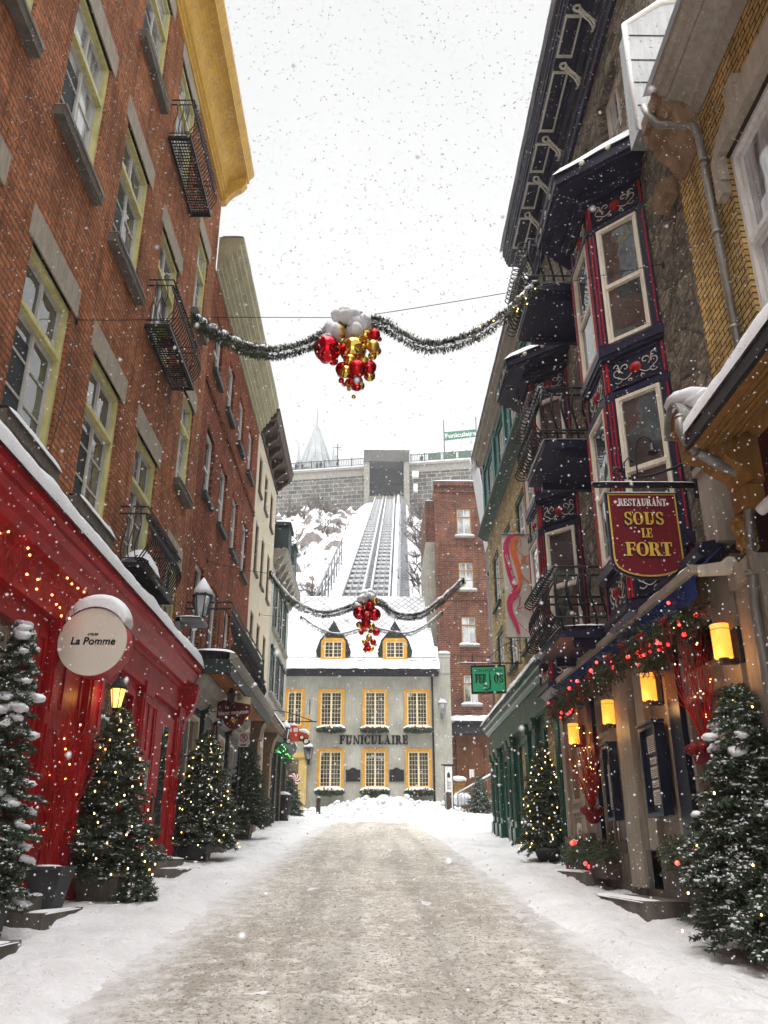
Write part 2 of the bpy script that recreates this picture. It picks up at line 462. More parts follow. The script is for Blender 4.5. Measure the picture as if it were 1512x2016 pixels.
def cliff_mat():
    m, nt, b = new_mat('snowed_rock')
    g = nd(nt, 'ShaderNodeNewGeometry')
    s = nd(nt, 'ShaderNodeSeparateXYZ')
    nt.links.new(g.outputs['Normal'], s.inputs[0])
    v = posvec(nt, (1, 1, 1.8))
    n = noise_n(nt, v, 0.55, 6, 0.7)
    a = nd(nt, 'ShaderNodeMath', operation='MULTIPLY_ADD')
    a.inputs[1].default_value = 0.75
    nt.links.new(n, a.inputs[0])
    nt.links.new(s.outputs['Z'], a.inputs[2])
    rock = ramp(nt, noise_n(nt, v, 2.0, 5, 0.7), [(0.3, (0.055, 0.045, 0.04)), (0.7, (0.22, 0.19, 0.17))])
    c = mixc(nt, ramp(nt, a.outputs[0], [(0.97, 0.0), (1.06, 1.0)]), rock, (0.60, 0.615, 0.64))
    nt.links.new(c, b.inputs['Base Color'])
    b.inputs['Roughness'].default_value = 0.85
    bump(nt, b, n, 0.8, 0.4)
    return m
M['cliff'] = cliff_mat()

def slate_mat():
    m, nt, b = new_mat('snow_dusted_diamond_shingles')
    g = nd(nt, 'ShaderNodeNewGeometry')
    s = nd(nt, 'ShaderNodeSeparateXYZ')
    nt.links.new(g.outputs['Position'], s.inputs[0])
    def lines(sign):
        a = nd(nt, 'ShaderNodeMath', operation='MULTIPLY')
        a.inputs[1].default_value = sign * 1.0
        nt.links.new(s.outputs['X'], a.inputs[0])
        c = nd(nt, 'ShaderNodeMath', operation='ADD')
        nt.links.new(a.outputs[0], c.inputs[0])
        nt.links.new(s.outputs['Z'], c.inputs[1])
        f = nd(nt, 'ShaderNodeMath', operation='PINGPONG')
        f.inputs[1].default_value = 0.20
        nt.links.new(c.outputs[0], f.inputs[0])
        return f.outputs[0]
    mn = nd(nt, 'ShaderNodeMath', operation='MINIMUM')
    nt.links.new(lines(1), mn.inputs[0])
    nt.links.new(lines(-1), mn.inputs[1])
    n = noise_n(nt, posvec(nt), 0.8, 5, 0.65)
    line = ramp(nt, mn.outputs[0], [(0.0, 1.0), (0.16, 0.0)])
    msk = ramp(nt, n, [(0.36, 0.1), (0.55, 0.9)])
    c = mixc(nt, mixc(nt, 1.0, line, msk, 'MULTIPLY'), (0.52, 0.53, 0.55), (0.08, 0.08, 0.085))
    nt.links.new(c, b.inputs['Base Color'])
    b.inputs['Roughness'].default_value = 0.6
    bump(nt, b, mn.outputs[0], 0.4, 0.05)
    return m
M['shingle'] = slate_mat()

# ---------------------------------------------------------------- mesh helpers
ORG = {}

class Fr:
    """a facade frame: u along the wall, v up, w out of the wall"""
    def __init__(self, o, U, W):
        self.o, self.U, self.W = Vector(o), Vector(U).normalized(), Vector(W).normalized()
    def __call__(self, u, v, w):
        return self.o + self.U * u + Vector((0, 0, v)) + self.W * w

LW = Fr((-4, 0, 0), (0, 1, 0), (1, 0, 0))
RW = Fr((3.7, 0, 0), (0, 1, 0), (-1, 0, 0))
def FW(y):
    return Fr((0, y, 0), (1, 0, 0), (0, -1, 0))

class MB:
    def __init__(self):
        self.v, self.f, self.mi, self.sm = [], [], [], []
        self.cur = 0
    def face(self, idx, smooth=False):
        self.f.append(idx)
        self.mi.append(self.cur)
        self.sm.append(smooth)
    def quad(self, *pts):
        n = len(self.v)
        self.v += [tuple(p) for p in pts]
        self.face(tuple(range(n, n + len(pts))))
        return self
    def box(self, fr, u0, u1, v0, v1, w0, w1):
        n = len(self.v)
        for u in (u0, u1):
            for v in (v0, v1):
                for w in (w0, w1):
                    self.v.append(tuple(fr(u, v, w)))
        for q in ((0, 1, 3, 2), (4, 6, 7, 5), (0, 4, 5, 1), (2, 3, 7, 6), (0, 2, 6, 4), (1, 5, 7, 3)):
            self.face(tuple(n + i for i in q))
        return self
    def hexa(self, p):
        n = len(self.v)
        self.v += [tuple(q) for q in p]
        for q in ((0, 3, 2, 1), (4, 5, 6, 7), (0, 1, 5, 4), (1, 2, 6, 5), (2, 3, 7, 6), (3, 0, 4, 7)):
            self.face(tuple(n + i for i in q))
        return self
    def ring(self, fr, u0, u1, v0, v1, t, w0, w1):
        self.box(fr, u0, u0 + t, v0, v1, w0, w1)
        self.box(fr, u1 - t, u1, v0, v1, w0, w1)
        self.box(fr, u0 + t, u1 - t, v0, v0 + t, w0, w1)
        self.box(fr, u0 + t, u1 - t, v1 - t, v1, w0, w1)
        return self
    def prism(self, fr, poly, w0, w1):
        """polygon in the (u, v) plane given thickness along w"""
        n = len(self.v)
        k = len(poly)
        for w in (w0, w1):
            for (u, v) in poly:
                self.v.append(tuple(fr(u, v, w)))
        self.face(tuple(n + i for i in range(k)))
        self.face(tuple(n + k + i for i in reversed(range(k))))
        for i in range(k):
            j = (i + 1) % k
            self.face((n + i, n + j, n + k + j, n + k + i))
        return self
    def extrude(self, fr, prof, u0, u1):
        """profile in the (w, v) plane run along u"""
        n = len(self.v)
        k = len(prof)
        for u in (u0, u1):
            for (w, v) in prof:
                self.v.append(tuple(fr(u, v, w)))
        self.face(tuple(n + i for i in range(k)))
        self.face(tuple(n + k + i for i in reversed(range(k))))
        for i in range(k):
            j = (i + 1) % k
            self.face((n + i, n + j, n + k + j, n + k + i))
        return self
    def tube(self, pts, r, n=6, closed=False, smooth=True):
        pts = [Vector(p) for p in pts]
        m = len(pts)
        base = len(self.v)
        prev = None
        for i, p in enumerate(pts):
            if closed:
                t = pts[(i + 1) % m] - pts[i - 1]
            else:
                t = pts[min(i + 1, m - 1)] - pts[max(i - 1, 0)]
            if t.length < 1e-9:
                t = Vector((0, 0, 1))
            t.normalize()
            if prev is None:
                a = Vector((0, 0, 1)) if abs(t.z) < 0.9 else Vector((1, 0, 0))
                x = t.cross(a).normalized()
            else:
                x = (prev - t * prev.dot(t))
                x = x.normalized() if x.length > 1e-6 else t.orthogonal().normalized()
            prev = x
            y = t.cross(x)
            rr = r[i] if isinstance(r, (list, tuple)) else r
            for k in range(n):
                a = 2 * math.pi * k / n
                self.v.append(tuple(p + x * (rr * math.cos(a)) + y * (rr * math.sin(a))))
        for i in range(m if closed else m - 1):
            j = (i + 1) % m
            for k in range(n):
                l = (k + 1) % n
                self.face((base + i * n + k, base + i * n + l, base + j * n + l, base + j * n + k), smooth)
        if not closed:
            self.face(tuple(base + k for k in reversed(range(n))))
            self.face(tuple(base + (m - 1) * n + k for k in range(n)))
        return self
    def lathe(self, c, prof, n=16, smooth=True, axis=(0, 0, 1)):
        """profile of (radius, height) turned about a vertical axis at c"""
        base = len(self.v)
        c = Vector(c)
        q = Vector((0, 0, 1)).rotation_difference(Vector(axis))
        for (r, z) in prof:
            for k in range(n):
                a = 2 * math.pi * k / n
                self.v.append(tuple(c + q @ Vector((r * math.cos(a), r * math.sin(a), z))))
        for i in range(len(prof) - 1):
            for k in range(n):
                l = (k + 1) % n
                self.face((base + i * n + k, base + i * n + l, base + (i + 1) * n + l, base + (i + 1) * n + k), smooth)
        self.face(tuple(base + k for k in reversed(range(n))))
        self.face(tuple(base + (len(prof) - 1) * n + k for k in range(n)))
        return self
    def blob(self, c, r, seed=0, amp=0.25, sub=1, freq=1.5):
        c = Vector(c)
        r = Vector(r) if isinstance(r, (tuple, list)) else Vector((r, r, r))
        n = len(self.v)
        vs_, fs_ = ICO[sub]
        for p in vs_:
            k = 1 + amp * mnoise.noise(Vector(p) * freq + Vector((seed * 3.7, seed * 1.3, seed)))
            self.v.append((c.x + p[0] * r.x * k, c.y + p[1] * r.y * k, c.z + p[2] * r.z * k))
        for f in fs_:
            self.face(tuple(n + i for i in f), True)
        return self
    def grid(self, fn, nu, nv, smooth=True):
        n = len(self.v)
        for i in range(nu + 1):
            for j in range(nv + 1):
                self.v.append(tuple(fn(i / nu, j / nv)))
        for i in range(nu):
            for j in range(nv):
                a = n + i * (nv + 1) + j
                self.face((a, a + nv + 1, a + nv + 2, a + 1), smooth)
        return self

def _ico(sub):
    bm = bmesh.new()
    bmesh.ops.create_icosphere(bm, subdivisions=sub, radius=1)
    vs_ = [tuple(v.co) for v in bm.verts]
    fs_ = [tuple(v.index for v in f.verts) for f in bm.faces]
    bm.free()
    return vs_, fs_
ICO = {s: _ico(s) for s in (1, 2, 3)}

def org(parent):
    while parent is not None and parent.name not in ORG:
        parent = parent.parent
    return ORG[parent.name] if parent is not None else Vector((0, 0, 0))

def obj(name, mb, mats, parent=None, recalc=True):
    """link one mesh; its vertices are given in world space of the thing as built"""
    me = bpy.data.meshes.new(name)
    o3 = org(parent)
    me.from_pydata([(x - o3.x, y - o3.y, z - o3.z) for (x, y, z) in mb.v], [], mb.f)
    if not isinstance(mats, (list, tuple)):
        mats = [mats]
    for m in mats:
        me.materials.append(m)
    me.polygons.foreach_set('material_index', mb.mi)
    me.polygons.foreach_set('use_smooth', mb.sm)
    if recalc:
        bm = bmesh.new()
        bm.from_mesh(me)
        bmesh.ops.recalc_face_normals(bm, faces=bm.faces)
        bm.to_mesh(me)
        bm.free()
    o = bpy.data.objects.new(name, me)
    COL.objects.link(o)
    if parent is not None:
        o.parent = parent
    return o

def tag(o, label, cat, group=None):
    o['label'] = label
    o['category'] = cat
    if group:
        o['group'] = group
    return o

def thing(name, label, cat, loc=(0, 0, 0), group=None):
    o = bpy.data.objects.new(name, None)
    o.empty_display_size = 0.2
    COL.objects.link(o)
    o.location = loc
    ORG[o.name] = Vector(loc)
    return tag(o, label, cat, group)

def structure(o):
    o['kind'] = 'structure'
    return o

def dup(root, loc, rz=0.0, scale=1.0, label=None, group=None):
    def cp(o, par):
        c = o.copy()
        COL.objects.link(c)
        if par is not None:
            c.parent = par
        for ch in list(o.children):
            cp(ch, c)
        return c
    r = cp(root, None)
    r.location = loc
    r.rotation_euler = (0, 0, rz)
    r.scale = (scale, scale, scale) if isinstance(scale, (int, float)) else scale
    if label:
        r['label'] = label
    if group:
        r['group'] = group
    return r

def gz(y):
    return 0.076 * y

def wall(mb, fr, u0, u1, v0, v1, holes=(), depth=0.22, w=0.0):
    """front face cut by rectangular openings, with their reveals"""
    us = sorted({u0, u1, *[h[0] for h in holes], *[h[1] for h in holes]})
    vv = sorted({v0, v1, *[h[2] for h in holes], *[h[3] for h in holes]})
    for i in range(len(us) - 1):
        for j in range(len(vv) - 1):
            cu, cv = (us[i] + us[i + 1]) / 2, (vv[j] + vv[j + 1]) / 2
            if any(h[0] < cu < h[1] and h[2] < cv < h[3] for h in holes):
                continue
            mb.quad(fr(us[i], vv[j], w), fr(us[i + 1], vv[j], w), fr(us[i + 1], vv[j + 1], w), fr(us[i], vv[j + 1], w))
    for a, b, c, d in [h[:4] for h in holes]:
        for (p, q) in (((a, c), (b, c)), ((b, c), (b, d)), ((b, d), (a, d)), ((a, d), (a, c))):
            mb.quad(fr(p[0], p[1], w), fr(q[0], q[1], w), fr(q[0], q[1], w - depth), fr(p[0], p[1], w - depth))
    return mb

def body(mb, fr, u0, u1, v0, v1, thick=6.0, w=-0.25):
    """the mass of the building behind its facade, with returns up to the face"""
    mb.box(fr, u0, u1, v0, v1, w - thick, w)
    for u in (u0, u1):
        mb.quad(fr(u, v0, w), fr(u, v0, 0), fr(u, v1, 0), fr(u, v1, w))
    mb.quad(fr(u0, v1, w), fr(u1, v1, w), fr(u1, v1, 0), fr(u0, v1, 0))
    return mb

def snowcap(mb, fr, u0, u1, v, w0, w1, h, seed=0, over=0.03):
    """a soft ridge of snow lying on a ledge"""
    n = max(4, int((u1 - u0) / 0.12))
    def fn(a, b):
        u = u0 - over + (u1 - u0 + 2 * over) * a
        ang = math.pi * b
        k = 1 + 0.35 * mnoise.noise(Vector((u * 1.7, seed * 2.3, b)))
        e = min(1.0, 6 * min(a, 1 - a) + 0.15) ** 0.5
        wc, wr = (w0 + w1) / 2, (w1 - w0) / 2 + over
        return fr(u, v - 0.015 + h * k * e * math.sin(ang) ** 0.7, wc - wr * math.cos(ang) * (0.9 + 0.1 * k))
    mb.grid(fn, n, 7)
    return mb

def window(parent, fr, u0, u1, v0, v1, case=None, sash=None, glass='glass', d=0.16, cw=0.07, sw=0.05,
           transoms=(), tw=0.07, cols=2, rows=0, mt=0.025, mull=0.05, lintel=None, sill=None, snow=0, name='window',
           bars='sash', shade=0, seed=0, muntin_m=None):
    """window part: casing, with sash, pane, lintel, sill and snow as its sub-parts"""
    mb = MB()
    if case:
        mb.ring(fr, u0, u1, v0, v1, cw, -d, -0.04)
        for t in transoms:
            z = v0 + (v1 - v0) * t
            mb.box(fr, u0 + cw, u1 - cw, z - tw / 2, z + tw / 2, -d + 0.002, -0.035)
        o = obj(name, mb, M[case], parent)
    else:
        mb.ring(fr, u0, u1, v0, v1, sw, -d, -d + 0.06)
        o = obj(name, mb, M[sash], parent)
    c = cw if case else sw
    a, b, e, f = u0 + c, u1 - c, v0 + c, v1 - c
    if case and sash:
        s = MB()
        zs = [e] + [v0 + (v1 - v0) * t for t in transoms] + [f]
        for i in range(len(zs) - 1):
            lo = zs[i] + (tw / 2 if i > 0 else 0)
            hi = zs[i + 1] - (tw / 2 if i < len(zs) - 2 else 0)
            s.ring(fr, a, b, lo, hi, sw, -d + 0.004, -d + 0.05)
            um = (a + b) / 2
            if cols >= 2:
                s.box(fr, um - mull / 2, um + mull / 2, lo + sw, hi - sw, -d + 0.004, -d + 0.055)
            if rows and i == 0:
                for k in range(1, rows):
                    z = lo + (hi - lo) * k / rows
                    s.box(fr, a + sw, um - mull / 2, z - mt / 2, z + mt / 2, -d + 0.006, -d + 0.035)
                    s.box(fr, um + mull / 2, b - sw, z - mt / 2, z + mt / 2, -d + 0.006, -d + 0.035)
        obj('sash', s, M[sash], o)
    elif rows or cols > 1:
        s = MB()
        for k in range(1, cols):
            u = a + (b - a) * k / cols
            wd = mull if (cols % 2 == 0 and k == cols // 2) else mt
            s.box(fr, u - wd / 2, u + wd / 2, e, f, -d + 0.004, -d + 0.04)
        for k in range(1, max(rows, 1)):
            z = e + (f - e) * k / rows
            for q in range(cols):
                ua = a + (b - a) * q / cols + 0.001
                ub = a + (b - a) * (q + 1) / cols - 0.001
                s.box(fr, ua, ub, z - mt / 2, z + mt / 2, -d + 0.006, -d + 0.034)
        obj('muntin', s, M[muntin_m or sash], o)
    g = MB()
    g.quad(fr(a, e, -d + 0.015), fr(b, e, -d + 0.015), fr(b, f, -d + 0.015), fr(a, f, -d + 0.015))
    obj('pane', g, M[glass], o)
    if shade:
        g = MB()
        g.box(fr, a + 0.02, (a + b) / 2 - 0.02, e + 0.02, e + (f - e) * shade, -d + 0.016, -d + 0.02)
        obj('screen', g, M['shade_black'], o)
    if lintel:
        g = MB().box(fr, u0 - lintel[0], u1 + lintel[0], v1, v1 + lintel[1], -0.05, lintel[2])
        obj('lintel', g, M[lintel[3]], o)
    if sill:
        g = MB().box(fr, u0 - sill[0], u1 + sill[0], v0 - sill[1], v0, -0.1, sill[2])
        obj('sill', g, M[sill[3]], o)
        if snow:
            obj('snow', snowcap(MB(), fr, u0 - sill[0] + 0.02, u1 + sill[0] - 0.02, v0, -0.08, sill[2], snow, seed), M['snow'], o)
    return o

# ---------------------------------------------------------------- lettering
def text(s, size, fr, u, v, w, mat, parent, name='lettering', depth=0.006, bold=0.0, align='CENTER', rot=0.0, shear=0.0, sx=1.0, flip=1, spacing=1.0):
    cu = bpy.data.curves.new('lettering_curve', 'FONT')
    cu.body = s
    cu.size = size
    cu.align_x = align
    cu.align_y = 'CENTER'
    cu.extrude = depth / 2
    cu.offset = bold
    cu.shear = shear
    cu.space_character = spacing
    cu.resolution_u = 4
    tmp = bpy.data.objects.new('lettering_tmp', cu)
    COL.objects.link(tmp)
    bpy.context.view_layer.update()
    me = bpy.data.meshes.new_from_object(tmp.evaluated_get(bpy.context.evaluated_depsgraph_get()))
    bpy.data.objects.remove(tmp)
    o3 = org(parent)
    cr, sr = math.cos(rot), math.sin(rot)
    for q in me.vertices:
        x, y, z = q.co
        x *= sx
        x, y = x * cr - y * sr, x * sr + y * cr
        p = fr(u + flip * x, v + y, w + z) - o3
        q.co = p
    me.materials.clear()
    me.materials.append(mat)
    o = bpy.data.objects.new(name, me)
    COL.objects.link(o)
    o.parent = parent
    return o

# a small serif alphabet: S = straight stem, H = thin bar, A = stressed arc, F = serif slab, D = slanted stem
TK, TN = 0.20, 0.06
def arc(cx, cy, rx, ry, a0, a1, thick=TK, thin=TN, n=14):
    out = []
    ps = []
    for i in range(n + 1):
        a = R(a0 + (a1 - a0) * i / n)
        t = thin + (thick - thin) * abs(math.cos(a)) ** 1.3
        ps.append(((cx + rx * math.cos(a), cy + ry * math.sin(a)), (cx + (rx - t) * math.cos(a), cy + (ry - min(t, ry * 0.8) * (0.4 + 0.6 * abs(math.cos(a)))) * math.sin(a) if False else cy + (ry - (thin + (t - thin) * 0.35)) * math.sin(a))))
    for i in range(n):
        out.append([ps[i][0], ps[i + 1][0], ps[i + 1][1], ps[i][1]])
    return out
def bx2(x0, y0, x1, y1):
    return [[(x0, y0), (x1, y0), (x1, y1), (x0, y1)]]
def slant(x0, y0, x1, y1, w):
    return [[(x0, y0), (x0 + w, y0), (x1 + w, y1), (x1, y1)]]
def stem(x, w=TK, s=0.08, top=True, bot=True):
    o = bx2(x, 0, x + w, 1)
    if bot: o += bx2(x - s, 0, x, TN) + bx2(x + w, 0, x + w + s, TN)
    if top: o += bx2(x - s, 1 - TN, x, 1) + bx2(x + w, 1 - TN, x + w + s, 1)
    return o
def beak(x, y0, y1, w=0.05):
    return bx2(x, y0, x + w, y1)
GL = {
 'I': (0.36, stem(0.08)),
 'L': (0.66, stem(0.08) + bx2(0.36, 0, 0.62, TN) + beak(0.57, TN, 0.3)),
 'E': (0.70, stem(0.08) + bx2(0.36, 0, 0.64, TN) + beak(0.59, TN, 0.3) + bx2(0.36, 1 - TN, 0.62, 1) + beak(0.57, 0.72, 1 - TN) + bx2(0.28, 0.48, 0.5, 0.48 + TN) + beak(0.46, 0.38, 0.64)),
 'F': (0.66, stem(0.08) + bx2(0.36, 1 - TN, 0.62, 1) + beak(0.57, 0.72, 1 - TN) + bx2(0.28, 0.48, 0.5, 0.48 + TN) + beak(0.46, 0.38, 0.64)),
 'T': (0.70, stem(0.25, top=False) + bx2(0.02, 1 - TN, 0.68, 1) + beak(0.02, 0.72, 1 - TN) + beak(0.63, 0.72, 1 - TN)),
 'O': (0.80, arc(0.4, 0.5, 0.38, 0.52, 0, 360, n=22)),
 'C': (0.74, arc(0.4, 0.5, 0.38, 0.52, 45, 315, n=18) + beak(0.62, 0.7, 0.98) + beak(0.62, 0.04, 0.26)),
 'S': (0.62, arc(0.31, 0.75, 0.26, 0.27, 20, 250, 0.15) + arc(0.31, 0.25, 0.28, 0.27, -160, 70, 0.15) + [[(0.10, 0.72), (0.20, 0.56), (0.56, 0.30), (0.44, 0.44)]] + [[(0.08, 0.66), (0.2, 0.5), (0.56, 0.22), (0.56, 0.36)]] + beak(0.51, 0.7, 0.98) + beak(0.04, 0.04, 0.3)),
 'U': (0.82, stem(0.1, bot=False)[:1] + bx2(0.0, 1 - TN, 0.38, 1) + bx2(0.62, 0.3, 0.68, 1) + bx2(0.54, 1 - TN, 0.78, 1) + arc(0.39, 0.3, 0.29, 0.32, 180, 360)),
 'R': (0.80, stem(0.08) + arc(0.36, 0.74, 0.28, 0.26, -90, 90) + bx2(0.28, 1 - TN, 0.37, 1) + bx2(0.28, 0.47, 0.37, 0.47 + TN) + slant(0.56, 0, 0.36, 0.5, 0.20) + bx2(0.76, 0, 0.84, TN)),
 'N': (0.86, bx2(0.1, 0, 0.16, 1) + bx2(0.02, 0, 0.26, TN) + bx2(0.70, 0, 0.76, 1) + bx2(0.62, 1 - TN, 0.84, 1) + slant(0.56, 0, 0.06, 1, 0.2)),
 'A': (0.84, slant(0.50, 0, 0.30, 1, 0.2) + slant(0.1, 0, 0.37, 0.95, 0.06) + bx2(0.22, 0.32, 0.52, 0.32 + TN) + bx2(0.0, 0, 0.26, TN) + bx2(0.42, 0, 0.8, TN)),
 'J': (0.46, stem(0.18, bot=False)[:1] + bx2(0.08, 1 - TN, 0.46, 1)),
 "'": (0.2, bx2(0.05, 0.72, 0.13, 1)),
 ' ': (0.35, []),
}
def serif(mb, s, h, fr, u, v, w, depth, sx=1.0, gap=0.06, grow=0.0):
    """adds the word centred on u with its base line at v"""
    tot = sum(GL[c][0] + gap for c in s) - gap
    x = -tot / 2
    for i, c in enumerate(s):
        wd, polys = GL[c]
        for k, pl in enumerate(polys):
            e = 0.0003 * (k % 5)
            cx = sum(p[0] for p in pl) / len(pl); cy = sum(p[1] for p in pl) / len(pl)
            q = [(u + (x + p[0] + grow * (1 if p[0] > cx else -1)) * h * sx, v + (p[1] + grow * (1 if p[1] > cy else -1)) * h) for p in pl]
            mb.prism(fr, q, w, w + depth + e)
        x += wd + gap
    return mb

def solo(name, mb, mats, label, cat, loc, group=None):
    """a thing that is one mesh, with its origin at its base"""
    key = '_tmp%d' % len(ORG)
    ORG[key] = Vector(loc)
    class P: pass
    me_v = [(x - loc[0], y - loc[1], z - loc[2]) for (x, y, z) in mb.v]
    mb.v = me_v
    o = obj(name, mb, mats)
    o.location = loc
    ORG[o.name] = Vector(loc)
    return tag(o, label, cat, group)


# ================================================================ SETTING
def ss(a, b, x):
    t = max(0.0, min(1.0, (x - a) / (b - a)))
    return t * t * (3 - 2 * t)
def fbm(x, y, z=0.0, o=4):
    s, a, t = 0, 1, 0
    for i in range(o):
        s += a * mnoise.noise(Vector((x, y, z + i * 7.1)))
        t += a
        x *= 2.03; y *= 2.03; a *= 0.5
    return s / t

def prof(y):
    if y < -60: return -4.56
    if y < 44: return 0.076 * y
    if y < 50: return 3.34
    if y < 53: return 3.34 + (y - 50) * 3.2
    if y < 131: return 20.8 + 0.56 * (y - 65) - 4.6
    if y < 137: return 52
    return 62.0
ys = [-200, -60, -20, 0, 10, 20, 30, 36, 38, 40, 44, 50, 52.9, 53.1, 60, 70, 80, 100, 120, 130.9, 131.1, 136.9, 137.1, 160, 250, 450]
mb = MB()
xs = [-300, -100, -40, -20, -10, 0, 10, 20, 40, 100, 300]
for i in range(len(ys) - 1):
    for j in range(len(xs) - 1):
        mb.quad((xs[j], ys[i], prof(ys[i]) - 0.06), (xs[j + 1], ys[i], prof(ys[i]) - 0.06),
                (xs[j + 1], ys[i + 1], prof(ys[i + 1]) - 0.06), (xs[j], ys[i + 1], prof(ys[i + 1]) - 0.06))
structure(obj('ground', mb, M['snow']))

# the sanded roadway
mb = MB()
def road_fn(a, b):
    y = -3 + 45 * a
    x = -2.9 + 5.8 * b
    rut = -0.018 * (math.exp(-((abs(x + 0.1) - 0.78) / 0.22) ** 2))
    return (x, y, gz(y) + rut + 0.020 * fbm(x * 2.2, y * 1.6, 3) + 0.016 * fbm(x * 7, y * 5, 5) - 0.02 * ss(0.2, 0.45, mnoise.noise(Vector((x * 3.6, y * 2.4, 2)))))
mb.grid(road_fn, 700, 170)
structure(obj('road', mb, M['road'], recalc=False))

# trodden snow along both sides, with a ragged rim over the road
def snow_h(x, y):
    e = 2.02 + 0.13 * fbm(y * 0.55, 3.3 if x < 0 else 8.8) + 0.05 * fbm(y * 3, x * 3)
    if x > 0:
        e -= 0.012 * max(0, y - 12)
    else:
        e += 0.008 * max(0, y - 10)
    ax = abs(x)
    h = -0.05 + 0.10 * ss(e - 0.22, e + 0.25, ax) + 0.035 * ss(e + 0.1, e + 0.35, ax) * (1 - ss(e + 0.35, e + 1.0, ax)) * (1.0 if x > 0 else 0.6)
    h += 0.05 * ss(2.9, 4.2, ax)
    h += 0.045 * fbm(x * 1.8, y * 1.4, 1) + 0.034 * fbm(x * 5, y * 4, 2) + 0.016 * fbm(x * 13, y * 11, 4) + 0.03 * ss(0.1, 0.6, fbm(x * 2.6, y * 0.8, 12)) * ss(2.2, 2.6, abs(x))
    # footprints
    h -= 0.040 * ss(0.18, 0.42, mnoise.noise(Vector((x * 4.2, y * 2.6, 9)))) * ss(e + 0.2, e + 0.5, ax)
    h += 0.12 * ss(36.3, 39.5, y + 0.5 * fbm(x * 0.8, 2))
    return h
mb = MB()
def sn_fn(a, b):
    y = -3 + 47 * a
    x = -5 + 10 * b
    return (x, y, gz(min(y, 44)) + snow_h(x, y))
mb.grid(sn_fn, 760, 230)
structure(obj('pavement_snow', mb, M['side_snow'], recalc=False))

# ploughed bank in front of the far house
mb = MB()
def bank_fn(a, b):
    x = -5.5 + 11.5 * b
    y = 38.0 + 6.0 * a
    base = gz(y)
    k = ss(38.6, 42.5, y + 0.7 * fbm(x * 0.7, 1.5))
    prof_ = 0.30 + 0.42 * math.exp(-((x - 0.5) / 2.6) ** 2) + 0.30 * ss(-4, 0, x) - 0.3 * ss(3.2, 4.4, x)
    h = -0.04 + k * prof_ * (0.85 + 0.4 * fbm(x * 1.1, y * 1.1, 3)) + k * (0.16 * fbm(x * 3, y * 3, 1) + 0.10 * fbm(x * 8, y * 8, 6))
    if -1.7 < x < 2.1 and 41.2 < y < 42.8:
        h *= 0.25
    return (x, y, base + h)
mb.grid(bank_fn, 90, 170)
rng = random.Random(5)
for i in range(260):
    x = rng.uniform(-4.5, 4.6); y = rng.uniform(39.2, 43.6)
    p = bank_fn((y - 38) / 6, (x + 5.5) / 11.5)
    r = rng.uniform(0.04, 0.17)
    mb.blob((x, y, p[2] + r * 0.3), (r, r, r * 0.8), i, 0.6, 1, 2.0)
bank = obj('snow_bank', mb, M['snow_rough'], recalc=False)
structure(bank)

# snowy cliff below the terrace
def cliff_z(x, y):
    z = 20.8 + 0.56 * (y - 65) - 1.0
    d = abs(x + 0.7 + 0.03 * (65 - y) * -1)
    rail = ss(3.0, 6.0, abs(x - (-0.7 + (y - 65) / 65 * 2.6)))
    z += rail * (3.4 * fbm(x * 0.10, y * 0.09, 1) + 2.6 * abs(fbm(x * 0.30, y * 0.26, 2)) * 2 - 1.4 + 0.75 * fbm(x * 1.1, y * 0.9, 5))
    z -= rail * 2.6 * ss(104, 130, y)
    z += 1.6 * math.exp(-((x + 8) / 4.5) ** 2) * ss(100, 124, y)
    return z
mb = MB()
mb.grid(lambda a, b: (-34 + 70 * b, 52.5 + 80 * a, cliff_z(-34 + 70 * b, 52.5 + 80 * a)), 190, 170)
structure(obj('cliff', mb, M['cliff'], recalc=False))

# ================================================================ LEFT ROW
COLS = [(5.6, 7.0), (8.0, 9.38), (10.32, 11.72), (12.75, 14.12)]
ROWS = [(14.4, 16.7), (10.14, 12.45), (5.84, 8.12)]
bt = thing('brick_building', 'tall orange-red brick building with pale yellow window frames and bright yellow cornice', 'building', (-4, 8, 0))
holes = []
for (a, b) in COLS:
    for (c, d) in ROWS:
        fr_ = (a == 12.75)
        holes.append((a, b, c - (0.12 if fr_ else 0), d))
C4 = [(15.45, 16.5, 12.5, 14.62), (15.45, 16.5, 8.45, 10.55), (15.45, 16.5, 4.6, 6.92)]
holes += C4
mb = MB()
wall(mb, LW, -6, 17.3, -1, 17.1, holes)
body(mb, LW, -6, 17.3, -1, 17.1)
obj('wall', mb, M['brick_red'], bt)
rng = random.Random(3)
for i, (a, b, c, d) in enumerate(holes):
    small = a > 15
    row = 0 if d > 14 else (1 if d > 10 else 2)
    bal = (a == 12.75)
    window(bt, LW, a, b, c, d, 'lemon', 'grey_white', rng.choice(['glass', 'glass_pale', 'glass']) if row == 2 else rng.choice(['glass_pale', 'glass_pale', 'glass']),
           transoms=(0.66,), rows=3, tw=0.075, lintel=(0.14, 0.42, 0.02, 'lintel'),
           sill=None if bal else (0.11, 0.165, 0.13, 'sill'), snow=(0.12 if row == 2 else 0.03) if not bal else 0,
           shade=0.55 if (not bal and not small and a > 7) else 0, seed=i)
mb = MB()
P = [(0, 17.1), (0.05, 17.1), (0.05, 17.2), (0.10, 17.22), (0.10, 17.30), (0.15, 17.32), (0.15, 17.38)]
for k in range(9):
    t = k / 8
    P.append((0.15 + 0.42 * (1 - math.cos(t * math.pi / 2)), 17.38 + 0.42 * math.sin(t * math.pi / 2)))
P += [(0.66, 17.80), (0.66, 17.90), (0.72, 17.98), (0.78, 18.06), (0.78, 18.16), (0, 18.16)]
mb.extrude(LW, P, -6, 17.36)
